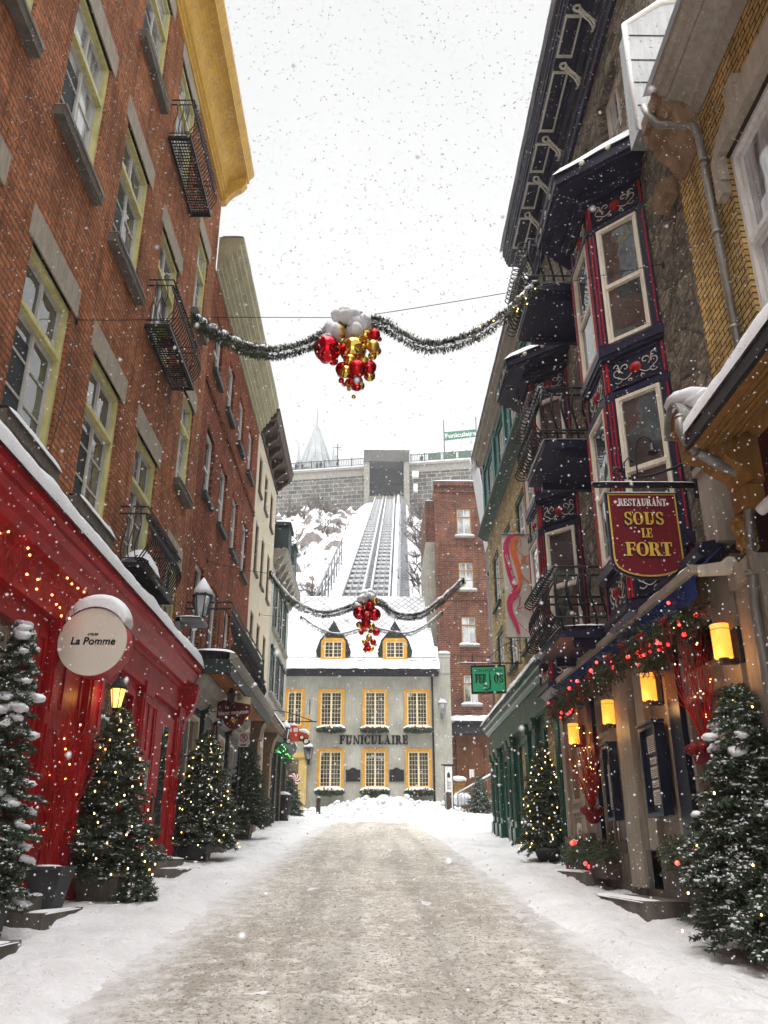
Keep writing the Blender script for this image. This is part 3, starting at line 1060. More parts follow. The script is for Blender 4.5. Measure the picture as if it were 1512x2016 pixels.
for y in (17.14,):
    mb.extrude(LW, [(0.0, 17.02), (0.12, 17.04), (0.20, 17.2), (0.34, 17.36), (0.5, 17.46), (0.62, 17.62), (0.62, 17.8), (0, 17.8)], y, 17.34)
obj('cornice', mb, M['ochre'], bt)

def juliet(parent, y0, y1, z, name='balcony', out=0.43, hgt=0.95, n=22, pots=False):
    """wrought iron balcony: open grating floor, bellied bars on the street side"""
    mb = MB()
    fr = LW
    mb.ring(fr, y0, y1, z - 0.03, z + 0.03, 0.0, 0, 0) if False else None
    for w in (0.03, out):
        mb.box(fr, y0, y1, z - 0.035, z + 0.035, w - 0.02, w + 0.02)
    for u in (y0, y1 - 0.04):
        mb.box(fr, u, u + 0.04, z - 0.034, z + 0.034, 0.05, out - 0.02)
    k = int((y1 - y0) / 0.075)
    for i in range(1, k):
        u = y0 + (y1 - y0) * i / k
        mb.box(fr, u - 0.006, u + 0.006, z - 0.012, z + 0.012, 0.05, out - 0.02)
    for i in range(1, 8):
        w = 0.03 + (out - 0.03) * i / 8
        mb.box(fr, y0 + 0.04, y1 - 0.04, z + 0.013, z + 0.024, w - 0.006, w + 0.006)
    o = obj(name, mb, M['iron'], parent)
    mb = MB()
    for dz in (0, -0.12):
        t = z + hgt + dz
        mb.tube([fr(y0, t, 0), fr(y0, t, out), fr(y1, t, out), fr(y1, t, 0)], 0.016, 5, smooth=False)
    mb.tube([fr(y0, z + 0.10, 0.02), fr(y0, z + 0.10, out), fr(y1, z + 0.10, out), fr(y1, z + 0.10, 0.02)], 0.012, 5, smooth=False)
    for i in range(n + 1):
        u = y0 + (y1 - y0) * i / n
        pts = []
        for s in range(17):
            t = s / 16
            zz = z + hgt - 0.12 - (hgt - 0.22) * t
            w = out + 0.10 * math.sin(t * math.pi * 1.35 - 0.5) * (1 if t > 0.1 else t * 10)
            pts.append(fr(u, zz, w))
        # curl at the foot
        for s in range(1, 9):
            a = s / 8 * math.pi * 1.4
            pts.append(fr(u, z + 0.10 - 0.045 * math.sin(a), out - 0.06 + 0.045 * math.cos(a)))
        mb.tube(pts, 0.012, 4)
        c = [fr(u, z + hgt - 0.16 - 0.035 * math.cos(a), out + 0.045 + 0.035 * math.sin(a)) for a in [q * math.pi / 4 for q in range(8)]]
        mb.tube(c, 0.010, 4, closed=True)
    for u in (y0, y1):
        for i in range(1, 4):
            w = out * i / 4
            pts = [fr(u, z + hgt - 0.12 - (hgt - 0.22) * t / 10, w + 0.03 * math.sin(t / 10 * 2 * math.pi)) for t in range(11)]
            mb.tube(pts, 0.0085, 4)
    obj('railing', mb, M['iron'], o)
    return o
b1 = juliet(bt, 12.35, 14.5, 14.22)
b2 = juliet(bt, 12.35, 14.5, 9.95)
b3 = juliet(bt, 12.35, 14.5, 5.62)
mb = snowcap(MB(), LW, 12.45, 13.1, 5.65, 0.1, 0.5, 0.28, 3)
mb = snowcap(mb, LW, 13.1, 14.4, 5.65, 0.22, 0.40, 0.05, 5)
obj('snow', mb, M['snow'], b3)

def pot(label, loc, s, mat):
    mb = MB().lathe(loc, [(0.09 * s, 0), (0.15 * s, 0.02), (0.20 * s, 0.20 * s), (0.22 * s, 0.24 * s), (0.22 * s, 0.28 * s), (0.19 * s, 0.28 * s), (0.17 * s, 0.22 * s)], 16)
    return solo('flower_pot', mb, M[mat], label, 'flower pot', loc)
pot('lime green bowl pot standing on the middle iron balcony of the orange-red brick building', (-3.80, 12.72, 9.98), 0.62, 'lime')
pot('terracotta pot standing beside the lime green bowl on the middle iron balcony', (-3.80, 13.05, 9.98), 0.75, 'terracotta')
pot('reddish pot at the far end of the middle iron balcony', (-3.78, 14.1, 9.98), 0.7, 'terracotta')

# ---- deep red brick building
b2t = thing('brick_building', 'deep red brick building with an olive cornice and narrow grey-white windows', 'building', (-4, 21.6, 0))
holes = []
for i in range(4):
    y = 18.0 + 1.98 * i
    holes.append((y, y + 0.98, 12.62, 14.18))
    holes.append((y, y + 0.98, 9.32, 11.0))
for i in range(3):
    y = 18.0 + 1.98 * i
    holes.append((y, y + 0.98, 5.65, 7.68))
mb = MB()
wall(mb, LW, 17.3, 26.0, 5.15, 15.05, holes, 0.2, -0.003)
body(mb, LW, 17.3, 26.0, -0.5, 15.05)
for z, h in ((11.86, 0.05), (11.98, 0.04)):
    mb.box(LW, 17.32, 25.95, z, z + h, 0.0, 0.04)
obj('wall', mb, M['brick_two'], b2t)
for i, (a, b, c, d) in enumerate(holes):
    window(b2t, LW, a, b, c, d, None, 'white', 'glass', d=0.14, sw=0.06, rows=2, cols=1 if d < 8 else 1, mt=0.06,
           sill=(0.05, 0.12, 0.11, 'slate_green') if c > 6 else None, seed=i)
mb = MB()
P = [(0, 14.98), (0.05, 14.98)]
st = [(0.05, 15.08), (0.12, 15.10), (0.12, 15.2), (0.2, 15.24), (0.2, 15.34), (0.3, 15.38), (0.3, 15.46), (0.36, 15.5), (0.36, 15.62), (0.46, 15.66), (0.46, 15.74), (0.55, 15.8), (0.55, 15.95), (0.62, 16.02), (0.62, 16.1), (0, 16.12)]
mb.extrude(LW, P + st, 17.42, 26.05)
obj('cornice', mb, M['olive'], b2t)
obj('cornice_snow', snowcap(MB(), LW, 17.42, 26.0, 16.12, 0.1, 0.6, 0.08, 7), M['snow'], b2t)

# ---- cream building
b3t = thing('cream_building', 'narrow cream stucco building with a dark brown bracketed cornice on the left row', 'building', (-4, 28.8, 0))
holes = []
for i, y in enumerate((26.55, 28.15, 29.9)):
    holes += [(y, y + 0.75, 13.1, 14.5), (y, y + 0.75, 10.25, 12.0), (y, y + 0.75, 7.35, 8.9)]
mb = MB()
wall(mb, LW, 26.0, 31.6, -0.5, 15.15, holes, 0.16)
body(mb, LW, 26.0, 31.6, -0.5, 15.15)
obj('wall', mb, M['cream'], b3t)
for i, h in enumerate(holes):
    window(b3t, LW, *h, None, 'wood_post', 'glass', d=0.1, sw=0.05, rows=2, cols=2, sill=(0.05, 0.09, 0.08, 'sill'), seed=i)
mb = MB()
mb.extrude(LW, [(0, 15.1), (0.06, 15.1), (0.06, 15.45), (0.5, 15.6), (0.56, 15.62), (0.62, 15.9), (0.66, 15.98), (0, 16.0)], 26.06, 31.65)
for i in range(6):
    y = 26.3 + i * 0.98
    mb.prism(Fr((-4, y, 0), (1, 0, 0), (0, 1, 0)), [(0.06, 15.15), (0.16, 15.15), (0.30, 15.3), (0.48, 15.44), (0.5, 15.59), (0.06, 15.45)], 0, 0.16)
obj('cornice', mb, M['brown'], b3t)

# ---- grey building with dark green windows
b4t = thing('grey_building', 'grey stucco corner building with dark green windows and slate mansard, ending the left row', 'building', (-4, 35, 0))
holes = []
for i in range(3):
    y = 32.25 + i * 1.85
    holes += [(y, y + 1.35, 9.75, 11.75), (y, y + 1.35, 7.25, 8.95)]
mb = MB()
wall(mb, LW, 31.6, 38.4, -0.5, 12.3, holes, 0.16)
body(mb, LW, 31.6, 38.4, -0.5, 12.3)
obj('wall', mb, M['concrete'], b4t)
for i, h in enumerate(holes):
    window(b4t, LW, *h, None, 'slate_green', 'glass_pale', d=0.04, sw=0.10, rows=2, cols=2, mull=0.09, mt=0.06,
           lintel=(0.08, 0.14, 0.10, 'slate_green'), sill=(0.06, 0.12, 0.14, 'cut_stone'), snow=0.07, seed=i)
mb = MB()
mb.extrude(LW, [(0, 12.15), (0.08, 12.15), (0.10, 12.35), (0.32, 12.5), (0.5, 12.62), (0.5, 12.8), (0, 12.82)], 31.65, 38.55)
for i in range(7):
    mb.extrude(LW, [(0.08, 11.95), (0.2, 12.0), (0.34, 12.3), (0.42, 12.56), (0.08, 12.4)], 31.8 + i * 0.95, 32.0 + i * 0.95)
obj('cornice', mb, M['cut_stone'], b4t)
mb = MB()
mb.hexa([LW(31.7, 12.8, 0.35), LW(38.4, 12.8, 0.35), LW(38.4, 12.8, -3), LW(31.7, 12.8, -3),
         LW(31.7, 15.2, -0.3), LW(37.9, 15.0, -0.5), LW(37.9, 15.0, -3), LW(31.7, 15.2, -3)])
roof = obj('roof', mb, M['slate_green'], b4t)
for y in (33.0, 35.6):
    mb = MB().box(LW, y, y + 1.2, 12.85, 14.3, -0.4, 0.42)
    mb.box(LW, y - 0.08, y + 1.28, 14.3, 14.42, -0.4, 0.5)
    d = obj('dormer', mb, M['slate_green'], roof)
mb = MB()
for y in (33.0, 35.6):
    snowcap(mb, LW, y, y + 1.2, 14.42, -0.3, 0.48, 0.22, y)
snowcap(mb, LW, 31.7, 38.3, 12.82, 0.36, 0.5, 0.10, 2)
obj('snow', mb, M['snow'], roof)

# ---- red shopfront
rs = thing('red_shopfront', 'deep red painted timber shopfront with panelled pilasters under a snow-covered cornice', 'shopfront', (-4, 10, 0.7))
mb = MB()
holes = [(12.15, 13.85, 1.75, 3.95), (8.1, 9.6, 1.6, 3.9), (15.25, 15.85, 1.6, 3.95)]
wall(mb, LW, -2, 17.35, 0.9, 4.25, holes, 0.12, 0.10)
for (a, b) in ((-2, 8.1), (9.6, 12.15)):
    pass
mb.quad(LW(17.35, 0.9, 0.1), LW(17.35, 0.9, 0), LW(17.35, 4.25, 0), LW(17.35, 4.25, 0.1))
obj('wall', mb, M['red'], rs)
# pilasters with raised panels
for y, wd in ((7.2, 0.6), (10.0, 0.55), (11.45, 0.55), (14.15, 0.5), (16.75, 0.5)):
    mb = MB()
    g = gz(y) + 0.1
    mb.box(LW, y, y + wd, g, 4.2, 0.101, 0.19)
    mb.box(LW, y - 0.03, y + wd + 0.03, g, g + 0.35, 0.102, 0.22)
    mb.box(LW, y - 0.03, y + wd + 0.03, 3.98, 4.18, 0.102, 0.24)
    for (c, d) in ((g + 0.5, g + 1.15), (g + 1.25, 2.9), (3.05, 3.9)):
        mb.ring(LW, y + 0.07, y + wd - 0.07, c, d, 0.045, 0.19, 0.212)
    obj('pilaster', mb, M['red'], rs)
# recessed entrance panels
mb = MB()
for (a, b) in ((9.62, 9.95), (10.62, 11.4)):
    for (c, d) in ((1.3, 2.2), (2.3, 3.9)):
        mb.ring(LW, a + 0.04, b - 0.04, c, d, 0.05, 0.101, 0.125)
obj('panelling', mb, M['red'], rs)
for k, (a, b, c, d) in enumerate(holes[:2]):
    mb = MB().ring(LW, a, b, c, d, 0.09, 0.02, 0.14)
    o = obj('window', mb, M['red'], rs)
    obj('pane', MB().quad(LW(a + 0.09, c + 0.09, 0.03), LW(b - 0.09, c + 0.09, 0.03), LW(b - 0.09, d - 0.09, 0.03), LW(a + 0.09, d - 0.09, 0.03)), M['glass_shop'], o)
    if k == 0:
        text('La Pomme', 0.26, LW, 13.0, 2.95, 0.04, M['white'], o, bold=0.004, shear=0.2)
        text('ATELIER', 0.09, LW, 13.0, 3.2, 0.04, M['white'], o)
# door
mb = MB().box(LW, 14.75, 16.65, 1.15, 3.95, 0.101, 0.13)
mb.ring(LW, 14.72, 15.18, 1.16, 3.93, 0.05, 0.13, 0.16)
door = obj('door', mb, M['red'], rs)
mb = MB().box(LW, 15.25, 16.6, 1.2, 3.9, 0.131, 0.165)
obj('leaf', mb, M['red'], door)
obj('pane', MB().box(LW, 15.75, 16.2, 1.75, 3.7, 0.166, 0.170), M['glass'], door)
mb = MB().box(LW, 15.42, 15.5, 2.05, 2.5, 0.166, 0.18)
mb.tube([LW(15.46, 2.1, 0.18), LW(15.46, 2.14, 0.23), LW(15.46, 2.4, 0.23), LW(15.46, 2.45, 0.18)], 0.012, 6)
obj('handle', mb, M['iron'], door)
obj('number_plate', MB().box(LW, 14.85, 15.02, 2.55, 3.0, 0.162, 0.172), M['cut_stone'], rs)
mb = MB()
mb.extrude(LW, [(0.0, 4.1), (0.20, 4.1), (0.20, 4.18), (0.14, 4.2), (0.14, 4.55), (0.18, 4.57), (0.18, 4.63), (0.25, 4.66), (0.30, 4.74), (0.34, 4.84), (0.40, 4.9), (0.40, 4.96), (0.46, 4.99), (0.46, 5.08), (0, 5.12)], -2, 17.45)
for y in (17.25,):
    mb.extrude(LW, [(0.1, 3.75), (0.2, 3.8), (0.22, 4.0), (0.34, 4.15), (0.42, 4.4), (0.44, 4.7), (0.1, 4.8)], y, y + 0.2)
cor = obj('cornice', mb, M['red'], rs)
mb = MB()
def rsnow(a, b):
    y = -2 + 19.4 * a
    k = 1 + 0.3 * mnoise.noise(Vector((y * 1.1, 0, 4))) + 0.12 * mnoise.noise(Vector((y * 4, b * 2, 4)))
    t = math.pi * b
    e = min(1, (1 - a) * 60) ** 0.5
    return LW(y, 5.06 + 0.30 * k * e * math.sin(t) ** 0.6, 0.26 - 0.25 * math.cos(t) * (0.92 + 0.08 * k))
mb.grid(rsnow, 200, 12)
obj('snow', mb, M['snow'], cor)
mb = MB()
for (a, b, h) in ((10.9, 17.3, 0.45), (-2, 8.0, 0.3)):
    n = 6
    for i in range(n):
        y0, y1 = a + (b - a) * i / n, a + (b - a) * (i + 1) / n
        mb.box(LW, y0, y1 - 0.004, gz(y0) - 0.3, max(1.0, gz(y0) + h), 0, 0.16 + 0.01 * (i % 2))
obj('plinth', mb, M['plinth'], rs)

# stone steps, each a thing of its own
def steps(label, y0, y1, w, n, z0, side='L', mat='plinth'):
    fr = LW if side == 'L' else RW
    mb = MB()
    sn = MB()
    for i in range(n):
        d = w * (1 - i / n)
        mb.box(fr, y0 + 0.06 * i, y1 - 0.06 * i, z0 - 0.5 + i * 0.16, z0 + 0.15 + i * 0.16 - 0.003 * i, 0.17, 0.17 + d)
        snowcap(sn, fr, y0 + 0.1, y1 - 0.1, z0 + 0.15 + i * 0.16, 0.17 + d * 0.55, 0.15 + d, 0.03, i)
    t = thing('stone_steps', label, 'steps', tuple(fr((y0 + y1) / 2, z0, 0)))
    obj('tread', mb, M[mat], t)
    obj('snow', sn, M['snow'], t)
steps('worn stone steps below the red shop by the planter of red twigs', 9.6, 10.9, 0.45, 2, 0.78)
steps('low stone steps before the red door at the far end of the red shopfront', 14.6, 16.9, 0.7, 2, 1.15)
steps('flat stone step in the near left corner before the red shopfront', 6.6, 8.6, 0.65, 1, 0.62)
steps('stone step at the foot of the balconied shop beside the black handrail', 19.6, 22.5, 0.55, 1, 1.6)

# ---- shopfront with balcony on top (beyond the red shop)
bs = thing('balcony_shopfront', 'dark green and cream shopfront beneath a snowy iron-railed balcony with an orange board soffit', 'shopfront', (-4, 21, 1.5))
mb = MB()
holes = [(18.3, 19.4, 2.5, 4.35), (20.0, 21.1, 1.9, 4.3), (21.7, 22.9, 2.4, 4.35), (23.4, 24.4, 2.5, 4.35)]
wall(mb, LW, 17.4, 26.0, -0.3, 5.1, holes, 0.14, 0.06)
obj('wall', mb, M['slate_green'], bs)
for i, (a, b, c, d) in enumerate(holes):
    mb = MB().ring(LW, a, b, c, d, 0.08, -0.06, 0.09)
    o = obj('window', mb, M['offwhite' if i != 1 else 'slate_green'], bs)
    g = MB().quad(LW(a + 0.08, c + 0.08, -0.03), LW(b - 0.08, c + 0.08, -0.03), LW(b - 0.08, d - 0.08, -0.03), LW(a + 0.08, d - 0.08, -0.03))
    obj('pane', g, M['glass_shop'], o)
for y in (17.45, 19.6, 21.3, 23.1, 25.7):
    mb = MB()
    mb.box(LW, y, y + 0.22, 1.2, 4.5, 0.061, 0.16)
    mb.extrude(LW, [(0.061, 4.45), (0.22, 4.5), (0.3, 4.75), (0.3, 4.9), (0.061, 4.9)], y - 0.04, y + 0.26)
    obj('pilaster', mb, M['slate_green'], bs)
obj('trim', MB().box(LW, 21.15, 21.28, 1.7, 4.45, 0.062, 0.12), M['orange_wood'], bs)
mb = MB()
mb.extrude(LW, [(0.06, 4.55), (0.2, 4.6), (0.24, 4.68), (0.3, 4.7), (0.36, 4.82), (0.42, 4.84), (0.5, 4.98), (0.5, 5.05), (0.06, 5.05)], 17.45, 24.6)
obj('cornice', mb, M['cut_stone'], bs)
mb = MB()
for i in range(6):
    w = 0.5 + i * 0.075
    mb.box(LW, 17.6, 24.6, 5.07, 5.09, w, w + 0.068)
obj('soffit', mb, M['orange_wood'], bs)
mb = MB().box(LW, 17.4, 24.7, 5.1, 5.26, 0.0, 1.02)
mb.box(LW, 17.4, 17.55, 4.98, 5.1, 0.3, 1.0)
mb.box(LW, 17.55, 24.7, 4.95, 5.1, 0.96, 1.02)
slab = obj('balcony', mb, M['slate_green'], bs)
obj('gutter', MB().extrude(LW, [(1.02, 5.22), (1.12, 5.26), (1.14, 5.36), (1.02, 5.38)], 17.3, 24.75), M['cut_stone'], slab)
mb = MB()
def bsnow(a, b):
    y = 17.3 + 7.4 * a
    t = math.pi * b
    near = math.exp(-a * 9)
    k = 1 + 0.25 * mnoise.noise(Vector((y * 1.8, b * 2, 8)))
    e = min(1, a * 10 + 0.1) ** 0.5
    return LW(y, 5.25 + (0.15 + 0.42 * near) * k * e * math.sin(t) ** 0.5, 0.55 - 0.56 * math.cos(t))
mb.grid(bsnow, 90, 14)
obj('snow', mb, M['snow'], slab)
mb = MB()
for t in (6.5, 6.36):
    mb.tube([LW(17.5, t, 0), LW(17.5, t, 0.95), LW(23.2, t, 0.95)], 0.022, 5, smooth=False)
mb.tube([LW(17.5, 5.5, 0), LW(17.5, 5.5, 0.95), LW(23.2, 5.5, 0.95)], 0.018, 5, smooth=False)
for i in range(58):
    y = 17.5 + i * 0.1
    mb.tube([LW(y, 6.4, 0.95), LW(y, 5.95, 0.97), LW(y, 5.65, 1.06), LW(y, 5.45, 0.98), LW(y, 5.32, 0.95)], 0.011, 4)
for i in range(1, 8):
    w = 0.95 * i / 8
    mb.tube([LW(17.5, 6.4, w), LW(17.5, 5.9, w), LW(17.48, 5.6, w), LW(17.5, 5.3, w)], 0.011, 4)
mb.tube([LW(23.2, 6.5, 0), LW(23.2, 6.5, 0.95), LW(23.2, 5.3, 0.95)], 0.02, 5)
obj('railing', mb, M['iron'], slab)
mb = MB()
mb.tube([LW(17.42, 5.1, 0.08), LW(17.42, 1.3, 0.08)], 0.06, 8)
obj('drainpipe', mb, M['white'], bs)

# ---- the next shop under a lower eave, brown posts
ns = thing('brown_shopfront', 'shopfront with thick brown posts and a snowy eave under the cream building', 'shopfront', (-4, 28.6, 2))
mb = MB()
holes = [(26.5, 27.3, 3.2, 5.1), (28.9, 30.7, 2.9, 5.1)]
wall(mb, LW, 25.95, 31.6, -0.3, 5.6, holes, 0.14, 0.07)
obj('wall', mb, M['offwhite'], ns)
for a, b, c, d in holes:
    o = obj('window', MB().ring(LW, a, b, c, d, 0.07, -0.05, 0.09), M['offwhite'], ns)
    obj('pane', MB().quad(LW(a + .07, c + .07, -0.03), LW(b - .07, c + .07, -0.03), LW(b - .07, d - .07, -0.03), LW(a + .07, d - .07, -0.03)), M['glass_shop'], o)
for y in (27.6, 31.0):
    mb = MB().box(LW, y, y + 0.6, 1.8, 4.9, 0.071, 0.32)
    mb.extrude(LW, [(0.071, 4.9), (0.36, 4.95), (0.42, 5.3), (0.55, 5.5), (0.55, 5.6), (0.071, 5.6)], y - 0.05, y + 0.65)
    obj('post', mb, M['wood_post'], ns)
mb = MB().extrude(LW, [(0, 5.6), (0.62, 5.6), (0.72, 5.68), (0.72, 5.78), (0, 6.0)], 24.75, 32.3)
ev = obj('eave', mb, M['wood_post'], ns)
obj('snow', snowcap(MB(), LW, 24.8, 32.2, 5.80, 0.2, 0.74, 0.18, 12), M['snow'], ev)

# ---- green corner shop under the grey building
gs = thing('corner_shopfront', 'dark green corner shopfront with pale gold trim under the grey building', 'shopfront', (-4, 35, 2.6))
mb = MB()
holes = [(32.6, 33.9, 3.5, 5.1), (34.5, 35.6, 3.0, 5.1), (36.2, 37.6, 3.5, 5.1)]
wall(mb, LW, 31.6, 38.4, 0, 5.6, holes, 0.14, 0.08)
mb.quad(LW(38.4, 0, 0.08), LW(38.4, 0, 0), LW(38.4, 5.6, 0), LW(38.4, 5.6, 0.08))
obj('wall', mb, M['slate_green'], gs)
for a, b, c, d in holes:
    o = obj('window', MB().ring(LW, a, b, c, d, 0.08, -0.04, 0.11), M['slate_green'], gs)
    obj('pane', MB().quad(LW(a + .07, c + .07, -0.03), LW(b - .07, c + .07, -0.03), LW(b - .07, d - .07, -0.03), LW(a + .07, d - .07, -0.03)), M['glass_shop'], o)
for y in (31.8, 34.05, 35.8, 37.9):
    obj('pilaster', MB().box(LW, y, y + 0.25, 2.2, 5.5, 0.081, 0.2), M['slate_green'], gs)
for y in (34.2, 36.0):
    obj('trim', MB().box(LW, y, y + 0.08, 2.6, 5.3, 0.201, 0.22), M['gold_wood'], gs)
mb = MB().extrude(LW, [(0.08, 5.5), (0.3, 5.55), (0.55, 5.75), (0.6, 5.95), (0, 6.1)], 32.4, 38.5)
ev = obj('cornice', mb, M['slate_green'], gs)
obj('snow', snowcap(MB(), LW, 32.5, 38.4, 5.98, 0.2, 0.62, 0.16, 22), M['snow'], ev)

# ================================================================ RIGHT ROW
def scrollwork(mb, fr, cu, cv, s, w, sx=1.0, r=0.010):
    """painted vine scrolls, drawn as thin raised lines"""
    def pl(pts):
        mb.tube([fr(cu + x * s * sx, cv + y * s, w) for x, y in pts], r, 4)
    for sg in (-1, 1):
        pts = [(sg * (0.10 + 0.32 * t), -0.10 - 0.10 * math.sin(t * math.pi)) for t in [i / 8 for i in range(9)]]
        for i in range(1, 13):
            a = i / 12 * math.pi * 1.6
            rr = 0.13 * (1 - i / 16)
            pts.append((sg * (0.42 + rr * math.sin(a)), -0.10 + 0.13 - rr * math.cos(a)))
        pl(pts)
        pts = []
        for i in range(12):
            a = i / 11 * math.pi * 1.7
            rr = 0.10 * (1 - i / 16)
            pts.append((sg * (0.24 + rr * math.cos(a)), 0.10 + rr * math.sin(a)))
        pl(pts)
        pts = [(sg * (0.34 + 0.16 * t), -0.20 - 0.05 * math.sin(t * 3)) for t in [i / 5 for i in range(6)]]
        pl(pts)
        pl([(sg * (0.44 + 0.07 * math.cos(a) * (1 - a / 9)), 0.19 + 0.07 * math.sin(a) * (1 - a / 9)) for a in [k * 0.55 for k in range(10)]])
        pl([(sg * (0.30 + 0.10 * t), -0.02 + 0.20 * t * t) for t in [k / 5 for k in range(6)]])
        pl([(sg * (0.14 + 0.05 * math.cos(a) * (1 - a / 9)), -0.27 + 0.05 * math.sin(a) * (1 - a / 9)) for a in [k * 0.6 for k in range(9)]])
    return mb

def bay(parent, y0, name='bay_window'):
    X0, D = 3.7, 0.63
    P = [Vector((X0, y0, 0)), Vector((X0 - D, y0 + D, 0)), Vector((X0 - D, y0 + D + 1.04, 0)), Vector((X0, y0 + 2 * D + 1.04, 0))]
    z0, z1 = 4.28, 10.5
    mb = MB()
    n = len(mb.v)
    def poly_ring(off, za, zb):
        Q = [P[0] + Vector((0, -off * 1.0, 0)), P[1] + Vector((-off, -off * 0.41, 0)), P[2] + Vector((-off, off * 0.41, 0)), P[3] + Vector((0, off, 0))]
        k = len(mb.v)
        for z in (za, zb):
            for q in Q:
                mb.v.append((q.x, q.y, z))
        mb.face((k, k + 1, k + 2, k + 3)); mb.face((k + 7, k + 6, k + 5, k + 4))
        for i in range(4):
            j = (i + 1) % 4
            mb.face((k + i, k + j, k + 4 + j, k + 4 + i))
    poly_ring(-0.02, z0, z1)
    for off, za, zb in ((0.07, 4.84, 4.96), (0.05, 7.72, 7.84), (0.03, 7.66, 7.72), (0.03, 7.06, 7.13), (0.05, 4.22, 4.3), (0.04, 9.78, 9.84), (0.12, 10.38, 10.46), (0.06, 10.3, 10.38)):
        poly_ring(off, za, zb)
    poly_ring(0.42, 10.5, 10.56)
    poly_ring(0.46, 10.56, 10.74)
    # hipped roof
    k = len(mb.v)
    o = 0.46
    for q in [P[0] + Vector((0, -o, 0)), P[1] + Vector((-o, -o * 0.41, 0)), P[2] + Vector((-o, o * 0.41, 0)), P[3] + Vector((0, o, 0))]:
        mb.v.append((q.x, q.y, 10.74))
    for q in [P[0], P[3]]:
        mb.v.append((q.x, q.y, 11.25))
    mb.face((k, k + 1, k + 4)); mb.face((k + 1, k + 2, k + 5, k + 4)); mb.face((k + 2, k + 3, k + 5))
    # corbel below
    k = len(mb.v)
    for q in P: mb.v.append((q.x, q.y, 4.22))
    for q in (P[0], P[3]): mb.v.append((q.x, q.y + (0.4 if q is P[0] else -0.4), 3.75))
    mb.face((k, k + 1, k + 4)); mb.face((k + 1, k + 2, k + 5, k + 4)); mb.face((k + 2, k + 3, k + 5))
    bw = obj(name, mb, M['navy'], parent)
    for i in range(3):
        red = MB()
        p, q = P[i], P[i + 1]
        U = (q - p)
        L = U.length
        U = U.normalized()
        fr = Fr(p, U, (-U.y, U.x, 0))
        # corner posts and their crimson fillets
        pil = MB()
        for (za, zb) in ((4.96, 7.06), (7.84, 9.78)):
            for u in (0.0, L - 0.12):
                pil.box(fr, u, u + 0.12, za, zb, -0.021, 0.03)
                for du in (0.022, 0.073):
                    if (i == 0 and u == 0) or (i == 2 and u > 0):
                        if du > 0.05: continue
                    red.box(fr, u + du, u + du + 0.019, za + 0.06, zb - 0.06, 0.03, 0.04)
        obj('post', pil, M['navy'], bw)
        for (za, zb) in ((4.36, 4.80), (7.18, 7.62), (9.90, 10.28)):
            for u in (0.03, L - 0.06):
                red.box(fr, u, u + 0.03, za, zb, -0.019, 0.0)
            pn = MB().ring(fr, 0.10, L - 0.10, za, zb, 0.02, -0.019, 0.004)
            obj('panel', pn, M['navy'], bw)
            vine, rose = MB(), MB()
            cu, cv = L / 2, (za + zb) / 2
            scrollwork(vine, fr, cu, cv, (zb - za) * 1.3, -0.012, sx=1.05 if zb - za > 0.4 else 1.2, r=0.0075)
            for rr, ww in ((0.085, 0.0), (0.055, 0.02), (0.025, 0.03)):
                rose.lathe(fr(cu, cv, -0.02), [(rr, 0), (rr, 0.015 + ww), (rr * 0.7, 0.022 + ww)], 12, axis=tuple(fr.W))
            obj('scrollwork', vine, M['scroll'], bw)
            obj('rose_boss', rose, M['crimson'], bw)
        for (za, zb) in ((5.03, 7.03), (7.88, 9.76)):
            a, b = 0.135, L - 0.135
            wr = MB().ring(fr, a, b, za, zb, 0.045, -0.019, 0.035)
            zm = za + (zb - za) * 0.47
            wr.box(fr, a + 0.046, b - 0.046, zm - 0.02, zm + 0.022, -0.015, 0.025)
            wr.ring(fr, a + 0.046, b - 0.046, zm + 0.023, zb - 0.046, 0.022, -0.015, 0.02)
            wr.ring(fr, a + 0.046, b - 0.046, za + 0.046, zm - 0.021, 0.022, -0.015, 0.012)
            obj('window_frame', wr, M['offwhite'], bw)
            obj('pane', MB().quad(fr(a + .05, za + .05, -0.008), fr(b - .05, za + .05, -0.008), fr(b - .05, zb - .05, -0.008), fr(a + .05, zb - .05, -0.008)), M['glass'], bw)
        obj('red_fillets', red, M['crimson'], bw)
        # cornice rosettes
        fo = Fr(p + fr.W * 0.462, U, fr.W)
        for u in ([0.2, 0.62] if i != 1 else [0.15, 0.5, 0.9]):
            c = fo(u, 10.65, 0)
            rose2 = MB().lathe(c, [(0.045, 0), (0.045, 0.015), (0.02, 0.02)], 12, axis=tuple(fr.W))
            obj('rosette', rose2, M['scroll'], bw)
    # snow on the roof
    sn = MB()
    def fn(a, b):
        o = 0.50
        Q = [P[0] + Vector((0, -o, 0)), P[1] + Vector((-o, -o * 0.41, 0)), P[2] + Vector((-o, o * 0.41, 0)), P[3] + Vector((0, o, 0))]
        t = a * 3
        i = min(2, int(t)); f = t - i
        q = Q[i].lerp(Q[i + 1], f)
        inn = P[0].lerp(P[3], a)
        r = q.lerp(Vector((X0, inn.y, 0)), b)
        h = 0.10 * min(1, b * 8) ** 0.5
        return (r.x, r.y, 10.73 + h + 0.52 * b + 0.03 * mnoise.noise(Vector((r.x * 4, r.y * 4, y0))))
    sn.grid(fn, 24, 8)
    obj('snow', sn, M['snow'], bw)
    return bw

